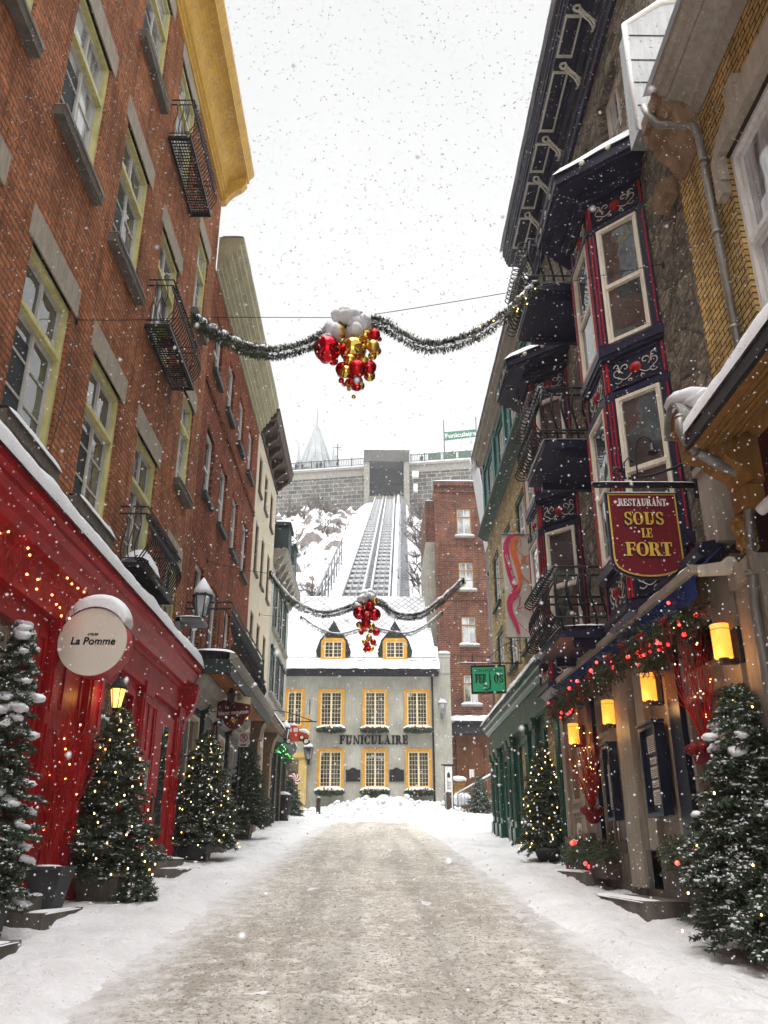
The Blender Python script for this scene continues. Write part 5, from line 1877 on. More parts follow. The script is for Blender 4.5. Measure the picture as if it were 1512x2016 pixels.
for u in (-1.05, 1.12):
    mb = MB().box(fr, u - 0.36, u + 0.36, 4.98, 5.54, 0.002, 0.05)
    mb.prism(fr, [(u - 0.2, 5.54), (u + 0.2, 5.54), (u + 0.06, 5.64), (u - 0.06, 5.64)], 0.002, 0.045)
    pq = obj('plaque', mb, M['iron'], ft)
mb = MB().box(fr, -4.9, -3.35, 2.5, 6.3, 0.003, 0.25)
mb.box(fr, -4.9, -3.3, 6.1, 6.35, 0.251, 0.32)
obj('yellow_surround', mb, M['ochre'], ft) if False else obj('doorway_surround', mb, paint('pale_yellow_render', (0.62, 0.45, 0.16), 0.7, 0.15), ft)
obj('doorway_pane', MB().box(fr, -4.6, -3.75, 3.4, 6.0, 0.252, 0.27), M['glass_shop'], ft)

# red and white swirl on the shop door
mb = MB()
c0 = (-3.95, 5.05)
for k in range(16):
    a0 = 2 * math.pi * k / 16
    mb.cur = k % 2
    pts = []
    for i in range(7):
        r_ = 0.3 * i / 6
        pts.append((c0[0] + r_ * math.cos(a0 + 1.2 * i / 6), c0[1] + r_ * math.sin(a0 + 1.2 * i / 6)))
    for i in reversed(range(7)):
        r_ = 0.3 * i / 6
        a1 = a0 + 2 * math.pi / 16
        pts.append((c0[0] + r_ * math.cos(a1 + 1.2 * i / 6), c0[1] + r_ * math.sin(a1 + 1.2 * i / 6)))
    for i in range(6):
        mb.prism(fr, [pts[i], pts[i + 1], pts[12 - i], pts[13 - i]] if i else [pts[0], pts[1], pts[12]], 0.28, 0.30)
solo('swirl_sign', mb, [M['crimson'], M['white']], 'round red and white peppermint swirl hanging in the doorway behind the far left fir', 'sign', (-3.95, 43.7, 4.75))

# ---- brown-red brick building beside it
kt = thing('brick_building', 'brown-red brick building with a snowed door canopy, right of the grey stucco house', 'building', (5, 46, 3))
fr = FW(46)
KH = [(4.72, 5.62, 18.75, 20.5), (4.74, 5.64, 15.5, 17.2), (4.78, 5.66, 12.35, 14.0), (4.78, 5.66, 9.1, 10.75)]
mb = MB()
wall(mb, fr, 3.5, 9, 2.5, 22.1, KH, 0.2)
mb.box(fr, 3.5, 9, 2.5, 22.1, -8, -0.25)
mb.quad(fr(3.5, 2.5, -0.25), fr(3.5, 2.5, 0), fr(3.5, 22.1, 0), fr(3.5, 22.1, -0.25))
mb.quad(fr(3.5, 22.1, -0.25), fr(3.5, 22.1, 0), fr(9, 22.1, 0), fr(9, 22.1, -0.25))
mb.box(fr, 3.46, 9, 21.5, 21.6, 0.0, 0.08)
mb.box(fr, 3.42, 9, 21.9, 22.2, 0.0, 0.12)
for z in (18.2, 14.9, 11.75):
    mb.box(fr, 3.6, 9, z, z + 0.12, 0.001, 0.04)
mb.box(fr, 3.46, 3.75, 2.6, 21.5, 0.001, 0.06)
mb.box(fr, 2.98, 3.499, 14, 21.35, -6, -0.9)
obj('wall', mb, M['brick_far'], kt)
obj('stone_flank', MB().box(fr, 2.96, 3.498, 2.5, 18.6, -6, -0.6), M['cut_stone'], kt)
sn = MB()
snowcap(sn, fr, 3.42, 9, 22.2, -0.4, 0.12, 0.12, 1)
snowcap(sn, fr, 2.98, 3.45, 21.35, -2, -0.9, 0.12, 2)
obj('snow', sn, M['snow'], kt)
for i, h in enumerate(KH):
    window(kt, fr, *h, 'gold_wood', 'offwhite', 'glass_pale', d=0.12, cw=0.08, sw=0.03, transoms=(0.68,), tw=0.06, cols=2, mull=0.07,
           sill=(0.12, 0.12, 0.14, 'cut_stone'), snow=0.12, seed=i)
mb = MB().box(fr, 4.35, 5.85, 2.9, 7.2, 0.001, 0.05)
mb.ring(fr, 4.3, 5.9, 2.9, 7.25, 0.12, 0.05, 0.14)
mb.box(fr, 5.05, 5.12, 3.0, 6.6, 0.05, 0.08)
for (a, b) in ((4.5, 4.98), (5.18, 5.7)):
    for (c, d) in ((3.1, 4.3), (4.5, 6.5)):
        mb.ring(fr, a, b, c, d, 0.05, 0.05, 0.075)
mb.box(fr, 3.75, 6.4, 7.2, 7.5, 0.001, 0.12)
dr = obj('door', mb, M['door_wood'], kt)
obj('notice', MB().box(fr, 4.95, 5.2, 5.35, 5.75, 0.085, 0.09), M['white'], dr)
mb = MB().box(fr, 3.7, 9, 7.5, 8.05, 0.0, 0.55)
mb.box(fr, 3.65, 9, 8.05, 8.15, 0.0, 0.65)
cn = obj('canopy', mb, M['asphalt_dark'], kt)
obj('snow', snowcap(MB(), fr, 3.65, 9, 8.15, 0.0, 0.62, 0.35, 8), M['snow'], cn)

# ================================================================ OBJECTS
class NB(MB):
    """needle builder: adds many small leaf-like faces quickly"""
    def needle(self, p, d, L, w, side):
        n = len(self.v)
        q = p + d * L
        s = side * w
        m_ = p + d * (L * 0.5)
        self.v += [tuple(p), tuple(m_ + s), tuple(q), tuple(m_ - s)]
        self.face((n, n + 1, n + 2, n + 3))

def rvec(rng):
    while True:
        v = Vector((rng.uniform(-1, 1), rng.uniform(-1, 1), rng.uniform(-1, 1)))
        if 0.05 < v.length < 1:
            return v.normalized()

def tuft(nb, p, d, L, rng, n=10, nl=0.045, w=0.006):
    """a sprig: needles all round a short twig"""
    d = d.normalized()
    x = d.orthogonal().normalized()
    y = d.cross(x)
    for i in range(n):
        t = (i + rng.random()) / n
        a = rng.uniform(0, 2 * math.pi)
        o = x * math.cos(a) + y * math.sin(a)
        dd = (d * 0.75 + o * 0.9).normalized()
        nb.needle(p + d * (L * t), dd, nl * rng.uniform(0.8, 1.3), w, d.cross(o).normalized())
    nb.needle(p, d, L * 1.15, w * 0.8, x)

def fir_meshes(h, r, seed, nbr=230, snow=0.5, heavy=0, lean=0.0, sdir=None):
    rng = random.Random(seed)
    nb, sn = NB(), MB()
    trunk = MB().tube([(0, 0, 0), (0, 0, h * 0.5), (0, 0, h * 0.97)], [0.045, 0.03, 0.006], 7)
    tips = []
    z0 = 0.10 * h
    for b in range(nbr):
        t = (b + rng.random()) / nbr
        t = t ** 1.25
        z = z0 + (h - z0) * t
        rad = r * (1 - t) ** 0.66 * rng.uniform(0.66, 1.14) + 0.04
        if t < 0.08:
            rad *= 0.85
        rad *= 1 + 0.38 * mnoise.noise(Vector((math.cos(b * 2.39996) * 1.3, math.sin(b * 2.39996) * 1.3, t * 4 + seed)))
        a = b * 2.39996 + rng.uniform(-0.3, 0.3)
        dr = Vector((math.cos(a), math.sin(a), 0))
        sd = Vector((-math.sin(a), math.cos(a), 0))
        droop = rng.uniform(-0.28, -0.05)
        def pt(s):
            return Vector((0, 0, z)) + dr * (rad * s) + Vector((0, 0, rad * (0.22 * s + droop * s * s * 1.8)))
        steps = max(3, int(rad / 0.055))
        for k in range(steps):
            s = 0.28 + 0.72 * (k + rng.random() * 0.6) / steps
            if s > 1: s = 1
            p = pt(s)
            d = (pt(min(1.05, s + 0.1)) - pt(s - 0.05)).normalized()
            for sg in (-1, 1, 0):
                if sg == 0 and k < steps - 1 and rng.random() < 0.4:
                    continue
                dd = (d + sd * sg * rng.uniform(0.6, 1.1) + Vector((0, 0, rng.uniform(-0.25, 0.3)))).normalized()
                L = (0.05 + 0.32 * rad * (1.05 - s)) * rng.uniform(0.7, 1.2)
                L = min(L, 0.15)
                tuft(nb, p, dd, L, rng, n=max(8, int(L * 120)), nl=0.046, w=0.0075)
                lit = 1.0
                if sdir is not None:
                    lit = 0.5 + 0.5 * max(-1, min(1, dr.dot(sdir) * 1.3))
                if s > 0.5 and rng.random() < snow * lit * 0.5:
                    e = p + dd * L * rng.uniform(0.3, 0.9)
                    q = rng.uniform(0.007, 0.020)
                    sn.blob((e.x, e.y, e.z + 0.010), (q * 1.5, q * 1.5, q * 0.6), rng.randint(0, 999), 0.7, 1, 2)
        tips.append((pt(1.0), dr, t))
    rng.shuffle(tips)
    for (p, dr, t) in tips[:heavy]:
        if sdir is not None and dr.dot(sdir) < -0.2:
            continue
        q = rng.uniform(0.04, 0.088)
        for k in range(4):
            sn.blob((p.x - dr.x * q * k * 0.6 + rng.uniform(-.03, .03), p.y - dr.y * q * k * 0.6 + rng.uniform(-.03, .03), p.z + 0.03 + 0.015 * k), (q, q, q * 0.55), rng.randint(0, 999), 0.5, 2, 1.5)
    # leader
    tuft(nb, Vector((0, 0, h * 0.92)), Vector((0, 0, 1)), h * 0.08, rng, 16)
    return trunk, nb, sn, tips

def make_fir(label, loc, h, r, seed, snow=0.5, heavy=0, nbr=230, lights=0, lab2=None, sdir=None, group=None, bulbmat='bulb_warm', needles='fir'):
    t = thing('fir_tree', label, 'tree', (0, 0, 0), group)
    trunk, nb, sn, tips = fir_meshes(h, r, seed, nbr, snow, heavy, sdir=sdir)
    obj('trunk', trunk, M['bark'], t)
    obj('crown', nb, M[needles], t, recalc=False)
    if sn.v:
        obj('snow', sn, M['snow'], t, recalc=False)
    t.location = loc
    if lights:
        ft_ = thing('fairy_lights', lab2, 'fairy lights', (0, 0, 0))
        rng = random.Random(seed + 50)
        b0 = MB().blob((0, 0, 0), 0.0095, 0, 0, 1)
        pts = []
        proto = None
        for i in range(lights):
            tt = ((i + 0.5) / lights) ** 1.25
            z = 0.1 * h + 0.88 * h * tt
            a = i * 2.39996 * 1.07 + rng.uniform(-0.3, 0.3)
            rad = (r * (1 - tt) ** 0.66) * rng.uniform(0.82, 1.02) + 0.03
            p = (rad * math.cos(a), rad * math.sin(a), z - 0.05 * rad)
            pts.append(Vector(p))
            if proto is None:
                proto = obj('bulb', b0, M[bulbmat], ft_)
                c = proto
            else:
                c = proto.copy()
                COL.objects.link(c)
                c.parent = ft_
            c.location = p
            c.scale = (1, 1, 1.5)
        wire = MB()
        rad = []
        for i in range(120):
            tt = (i / 119) ** 1.25
            a = i * 0.55
            rr = r * 0.86 * (1 - tt) ** 0.8 + 0.02
            rad.append((rr * math.cos(a), rr * math.sin(a), 0.1 * h + 0.87 * h * tt))
        wire.tube(rad, 0.003, 3)
        obj('wire', wire, M['iron'], ft_)
        ft_.location = loc
    return t

def planter(label, loc, r0, r1, h, mat='pot_grey', square=False, snow=True):
    mb = MB()
    if square:
        x, y, z = loc
        mb.hexa([(x - r0, y - r0, z), (x + r0, y - r0, z), (x + r0, y + r0, z), (x - r0, y + r0, z), (x - r1, y - r1, z + h), (x + r1, y - r1, z + h), (x + r1, y + r1, z + h), (x - r1, y + r1, z + h)])
        mb.ring(Fr((x, y, z + h), (1, 0, 0), (0, 0, 1)), -r1 - 0.015, r1 + 0.015, 0, 0, 0.02, 0, 0.03) if False else None
        f = FW(y)
        for (a, b, c, d) in ((x - r1 - .012, x + r1 + .012, -r1 - .012, -r1 + .02), (x - r1 - .012, x + r1 + .012, r1 - .02, r1 + .012), (x - r1 - .012, x - r1 + .02, -r1 + .021, r1 - .021), (x + r1 - .02, x + r1 + .012, -r1 + .021, r1 - .021)):
            mb.box(f, a, b, z + h, z + h + 0.03, c, d)
    else:
        mb.lathe(loc, [(r0, 0), (r1 * 0.97, h * 0.9), (r1 * 1.04, h * 0.92), (r1 * 1.04, h), (r1 * 0.92, h), (r1 * 0.9, h * 0.85)], 20)
    t = thing('planter', label, 'planter', loc)
    obj('pot', mb, M[mat], t)
    if snow:
        obj('snow', MB().blob((loc[0], loc[1], loc[2] + h - 0.01), (r1 * 0.93, r1 * 0.93, 0.06), 4, 0.2, 2), M['snow'], t)
    return t

E_ = Vector((1, -0.6, 0)).normalized()
W_ = Vector((-1, -0.6, 0)).normalized()
# left side, near to far
planter('dark square planter under the big snowy fir in the near left corner', (-3.68, 8.75, 0.70), 0.17, 0.2, 0.32, square=True, snow=False)
make_fir('tall fir heaped with thick lumps of snow, nearest on the left', (-3.68, 8.75, 0.76), 2.95, 0.42, 11, snow=1.3, heavy=75, nbr=270, sdir=E_)
planter('low stone-grey box under the lit fir beneath the yellow lantern', (-3.50, 12.0, 0.93), 0.24, 0.27, 0.26, 'plinth', True)
make_fir('fir wound with warm lights beneath the yellow wall lantern on the left', (-3.50, 12.0, 1.05), 2.32, 0.68, 12, snow=0.9, nbr=250, lights=95, lab2='warm fairy lights wound round the fir under the yellow lantern', sdir=E_)
make_fir('small loose fir bough lying in the snow at the foot of the lit left fir', (-2.98, 11.7, 0.95), 0.34, 0.24, 13, snow=0.6, nbr=46)
planter('dark box under the lit fir before the balconied shop', (-3.5, 17.9, 1.38), 0.25, 0.28, 0.28, 'pot_grey', True)
make_fir('broad fir with warm lights standing before the balconied shop on the left', (-3.40, 17.9, 1.45), 2.42, 0.78, 14, snow=0.8, nbr=250, lights=80, lab2='warm fairy lights on the broad fir before the balconied shop', sdir=E_)
planter('brown box holding the unlit fir beside the no parking sign', (-3.62, 24.6, 1.9), 0.26, 0.3, 0.34, 'brown', True)
make_fir('dark unlit fir in a brown box beyond the no parking sign post', (-3.50, 24.6, 2.1), 2.3, 0.74, 15, snow=0.22, nbr=230)
make_fir('snow-flecked fir at the far left corner before the swirl sign', (-3.72, 39.4, 3.05), 1.75, 0.66, 16, snow=1.2, nbr=200, sdir=E_)
# right side
planter('round dark tub under the brightly lit fir on the right', (3.38, 17.7, 1.38), 0.18, 0.26, 0.22)
make_fir('brightly lit bare-topped fir between the green shop and the restaurant', (3.38, 17.7, 1.42), 2.2, 0.58, 17, snow=0.06, nbr=260, lights=100, lab2='dense warm fairy lights on the fir between the green shop and the restaurant')
make_fir('big fir with frosted tips filling the near right corner', (3.40, 8.0, 0.60), 2.35, 0.72, 18, snow=1.5, heavy=16, nbr=330, lights=26, lab2='few warm fairy lights deep in the big near right fir', sdir=W_)
make_fir('small snowy fir at the foot of the far right stairs', (4.95, 41.8, 3.15), 1.9, 0.72, 19, snow=1.4, nbr=180, sdir=W_)

# ---- bundles of red twigs
def twigs(nm, label, loc, h, spread, n, seed, mat='red_twig', bulbs=0, bmat='bulb_red', blab=None, cat='twig bundle', forks=3):
    rng = random.Random(seed)
    mb = MB()
    pts_ = []
    L0 = Vector(loc)
    for i in range(n):
        a = rng.uniform(0, 2 * math.pi)
        s = spread * rng.uniform(0.25, 1)
        hh = h * rng.uniform(0.55, 1)
        bend = rvec(rng) * 0.10 * h
        P = []
        for k in range(8):
            t = k / 7
            P.append(L0 + Vector((math.cos(a) * s * t ** 1.2, math.sin(a) * s * t ** 1.2, hh * t)) + bend * math.sin(t * 3.1) * 0.5)
        mb.tube(P, [0.008 * (1 - 0.75 * k / 7) for k in range(8)], 4)
        pts_ += P[3:]
        for f in range(forks):
            k = rng.randint(2, 5)
            d = (P[k + 1] - P[k]).normalized() + rvec(rng) * 0.55
            q = P[k]
            Q = [q + d * (0.08 * h * j) + Vector((0, 0, 0.01 * j * j * h)) for j in range(5)]
            mb.tube(Q, [0.0045, 0.004, 0.0035, 0.003, 0.002], 3)
            pts_ += Q[2:]
    t = solo(nm, mb, M[mat], label, cat, loc)
    if bulbs:
        ft_ = thing('fairy_lights', blab, 'fairy lights', loc)
        pr_ = None
        for i in range(bulbs):
            p = rng.choice(pts_) - L0
            if pr_ is None:
                pr_ = obj('bulb', MB().blob(loc, 0.012 if bmat == 'bulb_red' else 0.008, 0, 0, 1), M[bmat], ft_)
                c = pr_
            else:
                c = pr_.copy(); COL.objects.link(c); c.parent = ft_
            c.location = p
    return t
planter('tall tapering slate planter of red twigs by the red shop entrance', (-3.66, 10.35, 0.84), 0.15, 0.24, 0.5, square=True)
twigs('red_twigs', 'tall spray of red twigs with orange lights standing in the slate planter', (-3.68, 10.35, 1.3), 1.7, 0.42, 34, 3, bulbs=16, blab='orange-red lights scattered in the twigs of the slate planter')
# twigs laid along the red cornice
mb = MB()
rng = random.Random(8)
bp = []
for i in range(46):
    y = rng.uniform(7.3, 11.0)
    P = [LW(y + k * 0.16 * (1 if i % 2 else -1), 4.28 + rng.uniform(-0.2, 0.28) + 0.05 * math.sin(k + i), 0.28 + rng.uniform(-0.05, 0.10)) for k in range(6)]
    mb.tube(P, 0.004, 3)
    bp += P[1:5]
solo('twig_swag', mb, M['red_twig'], 'tangled red twig swag with orange lights under the red shop cornice', 'twig swag', (-3.7, 9, 4.3))
ft_ = thing('fairy_lights', 'orange-red lights glowing in the twig swag under the red cornice', 'fairy lights', (-3.7, 9, 4.3))
pr_ = None
for i in range(34):
    p = rng.choice(bp) - Vector((-3.7, 9, 4.3))
    if pr_ is None:
        pr_ = obj('bulb', MB().blob((-3.7, 9, 4.3), 0.014, 0, 0, 1), M['bulb_red'], ft_); c = pr_
    else:
        c = pr_.copy(); COL.objects.link(c); c.parent = ft_
    c.location = p
def basket(label, loc):
    mb = MB().lathe(loc, [(0.05, 0), (0.12, 0.06), (0.15, 0.2), (0.14, 0.24)], 14)
    for k in range(9):
        a = k * 0.7
        mb.blob((loc[0] + 0.14 * math.cos(a), loc[1] + 0.14 * math.sin(a), loc[2] + 0.2), (0.07, 0.07, 0.06), k, 0.5, 1)
    return solo('hanging_basket', mb, M['ribbon_red'], label, 'basket', loc)
basket('dark red ribboned wall basket of twigs between the restaurant windows', (3.42, 14.0, 1.95))
twigs('red_twigs', 'upright dark red twigs with tiny lights in the ribboned basket', (3.42, 14.0, 2.1), 1.35, 0.36, 40, 5, bulbs=46, bmat='bulb_warm', blab='tiny warm lights strung through the twigs of the ribboned basket', forks=2)
basket('red wall basket of twigs behind the big near right fir', (3.42, 9.0, 2.3))
twigs('red_twigs', 'fan of red twigs rising behind the big near right fir', (3.40, 8.9, 2.4), 1.3, 0.34, 26, 6, bulbs=14, bmat='bulb_warm', blab='warm lights in the red twigs behind the big near right fir', forks=1)

# ---- garlands over the street with bauble clusters
def garland(label, pts, rad, wire, group_snow=True, seed=0, lights=None, dens=2200, lab2=None):
    P = [Vector(p) for p in pts]
    # Catmull-Rom through the points
    C = []
    for i in range(len(P) - 1):
        p0, p1, p2, p3 = P[max(0, i - 1)], P[i], P[i + 1], P[min(len(P) - 1, i + 2)]
        for k in range(14):
            t = k / 14
            C.append(0.5 * ((2 * p1) + (-p0 + p2) * t + (2 * p0 - 5 * p1 + 4 * p2 - p3) * t * t + (-p0 + 3 * p1 - 3 * p2 + p3) * t ** 3))
    C.append(P[-1])
    rng = random.Random(seed)
    t = thing('garland', label, 'garland', tuple(P[len(P) // 2]))
    nb = NB()
    total = sum((C[i + 1] - C[i]).length for i in range(len(C) - 1))
    n = int(total * dens)
    for i in range(n):
        k = rng.random() * (len(C) - 1)
        j = int(k)
        p = C[j].lerp(C[j + 1], k - j)
        d = rvec(rng)
        tn = (C[j + 1] - C[j]).normalized()
        d = (d - tn * d.dot(tn) * 0.5).normalized()
        q = p + d * rad * rng.uniform(0.15, 0.75)
        nb.needle(q, (d + tn * rng.uniform(-0.5, 0.5)).normalized(), rad * rng.uniform(0.35, 0.75), rad * 0.075, d.orthogonal().normalized())
    obj('greenery', nb, M['fir'], t, recalc=False)
    sn = MB()
    SP, SR = [], []
    for i, p in enumerate(C):
        k = 0.80 + 0.9 * mnoise.noise(Vector((i * 0.45, seed, 2)))
        SP.append(p + Vector((0, 0, rad * 0.80)))
        SR.append(max(0.01, rad * 0.50 * k * (1 if 1 < i < len(C) - 2 else 0.3)))
    sn.tube(SP, SR, 8)
    for i in range(int(total * 22)):
        k = rng.random() * (len(C) - 1); j = int(k)
        p = C[j].lerp(C[j + 1], k - j)
        q = rad * rng.uniform(0.12, 0.45)
        sn.blob(p + Vector((rng.uniform(-.5, .5) * rad, rng.uniform(-.8, .8) * rad, rad * rng.uniform(0.3, 0.95))), (q, q, q * 0.6), i, 0.5, 1)
    obj('snow', sn, M['snow'], t, recalc=False)
    w = MB()
    for wp in wire:
        w.tube(wp, 0.006, 4)
        w.lathe(wp[0], [(0.03, -0.06), (0.03, 0.06)], 6)
        w.lathe(wp[-1], [(0.03, -0.06), (0.03, 0.06)], 6)
    obj('wire', w, M['iron'], t)
    if lights:
        ft_ = thing('fairy_lights', lab2, 'fairy lights', tuple(P[0]))
        pr_ = None
        for i in range(lights[1]):
            k = (lights[0] + (1 - lights[0]) * rng.random()) * (len(C) - 1.01); j = int(k)
            p = C[j].lerp(C[j + 1], k - j) + rvec(rng) * rad * 0.9
            if pr_ is None:
                pr_ = obj('bulb', MB().blob(tuple(P[0]), 0.009, 0, 0, 1), M['bulb_warm'], ft_); c = pr_
            else:
                c = pr_.copy(); COL.objects.link(c); c.parent = ft_
            c.location = p - P[0]
    return t

def sag(a, b, s, n=14):
    a, b = Vector(a), Vector(b)
    return [a.lerp(b, k / n) + Vector((0, 0, -s * 4 * (k / n) * (1 - k / n))) for k in range(n + 1)]
garland('thick snowy fir garland strung high across the street, nearest of the three', [(-2.40, 9.4, 8.02), (-2.0, 9.4, 7.72), (-1.45, 9.4, 7.50), (-0.9, 9.4, 7.62), (-0.45, 9.4, 7.92), (0.02, 9.4, 7.98), (0.62, 9.4, 7.62), (1.2, 9.4, 7.74), (1.7, 9.4, 8.1), (2.18, 9.4, 8.60)], 0.095,
        [sag((-4, 9.55, 8.1), (-2.4, 9.4, 8.05), 0.02), sag((-2.4, 9.4, 8.05), (-0.3, 9.4, 8.06), 0.0, 2), sag((-0.2, 9.4, 8.08), (3.7, 8.86, 8.54), 0.03)], seed=1, lights=(0.78, 18), lab2='warm lights at the right end of the nearest garland')
garland('second snowy garland farther down the street, with red baubles at its middle', [(-2.30, 17.8, 7.22), (-1.8, 17.8, 6.62), (-1.17, 17.8, 6.33), (-0.6, 17.8, 6.44), (-0.25, 17.8, 6.62), (0.1, 17.8, 6.60), (0.45, 17.8, 6.32), (0.95, 17.8, 6.30), (1.4, 17.8, 6.60), (1.94, 17.8, 7.09)], 0.085,
        [sag((-4, 19.2, 8.02), (-2.3, 17.8, 7.25), 0.04), sag((1.94, 17.8, 7.1), (3.7, 18.4, 7.45), 0.02)], seed=2)
garland('thin farthest garland hanging before the twin dormers', [(-2.5, 28, 9.0), (-1.9, 28, 8.6), (-1.24, 28, 8.40), (-0.54, 28, 8.56), (-0.1, 28, 8.66), (0.25, 28, 8.56), (1.05, 28, 8.44), (1.7, 28, 8.7), (2.3, 28, 9.2)], 0.075,
        [sag((-4, 28.5, 9.25), (-2.5, 28, 9.02), 0.03), sag((2.3, 28, 9.2), (3.7, 26.4, 10.07), 0.03)], seed=3, dens=1300)

def cluster(label, y, balls, cap):
    x0 = sum(b[1] for b in balls) / len(balls); z0 = max(b[2] + b[3] for b in balls)
    t = thing('bauble_cluster', label, 'baubles', (x0, y, z0))
    rng = random.Random(int(y * 10))
    mats_ = {'r': 'ball_red', 'R': 'ball_red_matt', 'g': 'ball_gold', 'G': 'ball_gold_matt'}
    base = {}
    for k, (m_, x, z, r) in enumerate(balls):
        dy = -r * 0.6 + (0.10 if k % 2 else -0.02)
        if r < 0.075:
            r *= 1.55
        if m_ not in base:
            mb = MB().blob((x0, y, z0), 1.0, 0, 0, 3)
            mb.lathe((x0, y, z0), [(0.16, 0.96), (0.16, 1.12), (0.10, 1.16)], 12)
            base[m_] = obj('bauble', mb, M[mats_[m_]], t); c = base[m_]
        else:
            c = base[m_].copy(); COL.objects.link(c); c.parent = t
        c.location = (x - x0, dy, z - z0); c.scale = (r, r, r)
        c.rotation_euler = (rng.uniform(-.5, .5), rng.uniform(-.5, .5), rng.uniform(0, 6))
    for k in range(30):
        c = base[rng.choice(list(base))].copy(); COL.objects.link(c); c.parent = t
        b = rng.choice(balls)
        r = rng.uniform(0.55, 1.0) * min(b[3], 0.10)
        c.location = (b[1] - x0 + rng.uniform(-0.07, 0.07), rng.uniform(0.0, 0.14), b[2] - z0 + rng.uniform(-0.10, 0.04)); c.scale = (r, r, r)
    mb = MB().tube([(x0, y, z0 + 0.1), (x0 + 0.02, y, min(b[2] for b in balls))], 0.012, 5)
    obj('cord', mb, M['iron'], t)
    sn = MB()
    for (x, z, rx, rz) in cap:
        for q in range(4):
            sn.blob((x + rng.uniform(-.35, .35) * rx, y + rng.uniform(-.10, .08), z + rng.uniform(-.25, .25) * rz), (rx * 0.72, 0.15, rz * 0.7), int(x * 100) + q, 0.45, 2, 1.6)
    obj('snow', sn, M['snow'], t)
cluster('cluster of big red and gold baubles under a heap of snow on the nearest garland', 9.4,
        [('G', -0.49, 7.80, 0.096), ('g', -0.30, 7.56, 0.181), ('r', -0.62, 7.49, 0.176), ('g', -0.14, 7.83, 0.064), ('G', -0.04, 7.57, 0.086), ('r', -0.08, 7.33, 0.09), ('R', -0.24, 7.22, 0.117),
         ('r', -0.43, 7.31, 0.061), ('g', -0.33, 7.36, 0.085), ('G', -0.16, 7.42, 0.075), ('g', -0.38, 7.2, 0.055), ('g', -0.34, 7.11, 0.040), ('R', -0.31, 7.06, 0.033), ('G', -0.20, 7.07, 0.038), ('r', -0.24, 6.98, 0.036), ('g', -0.10, 7.73, 0.036), ('R', -0.02, 7.76, 0.05)],
        [(-0.38, 8.02, 0.24, 0.13), (-0.22, 7.92, 0.17, 0.16), (-0.55, 7.78, 0.13, 0.14), (-0.30, 7.79, 0.14, 0.12), (-0.62, 7.66, 0.12, 0.07), (-0.12, 7.98, 0.12, 0.12)])
cluster('bunch of large red baubles on the second garland', 17.8,
        [('r', -0.33, 6.33, 0.143), ('r', -0.01, 6.33, 0.143), ('R', -0.10, 6.51, 0.095), ('g', -0.22, 6.57, 0.076), ('g', -0.01, 6.62, 0.057), ('r', -0.19, 6.14, 0.113), ('R', -0.16, 6.29, 0.098), ('g', -0.34, 6.12, 0.045), ('g', -0.07, 6.06, 0.049)],
        [(-0.15, 6.78, 0.16, 0.12), (-0.25, 6.68, 0.14, 0.12), (-0.36, 6.50, 0.12, 0.10), (-0.08, 6.70, 0.12, 0.10)])
cluster('small bunch of red and gold baubles on the farthest garland', 28,
        [('R', -0.31, 8.65, 0.142), ('r', 0.05, 8.51, 0.13), ('R', -0.45, 8.48, 0.088), ('G', -0.19, 8.32, 0.117), ('R', -0.24, 8.11, 0.082), ('r', -0.05, 8.18, 0.07), ('g', -0.35, 8.17, 0.059), ('g', -0.10, 7.96, 0.064), ('r', -0.21, 7.91, 0.053), ('r', -0.3, 7.96, 0.053)],
        [(-0.2, 8.78, 0.14, 0.08)])

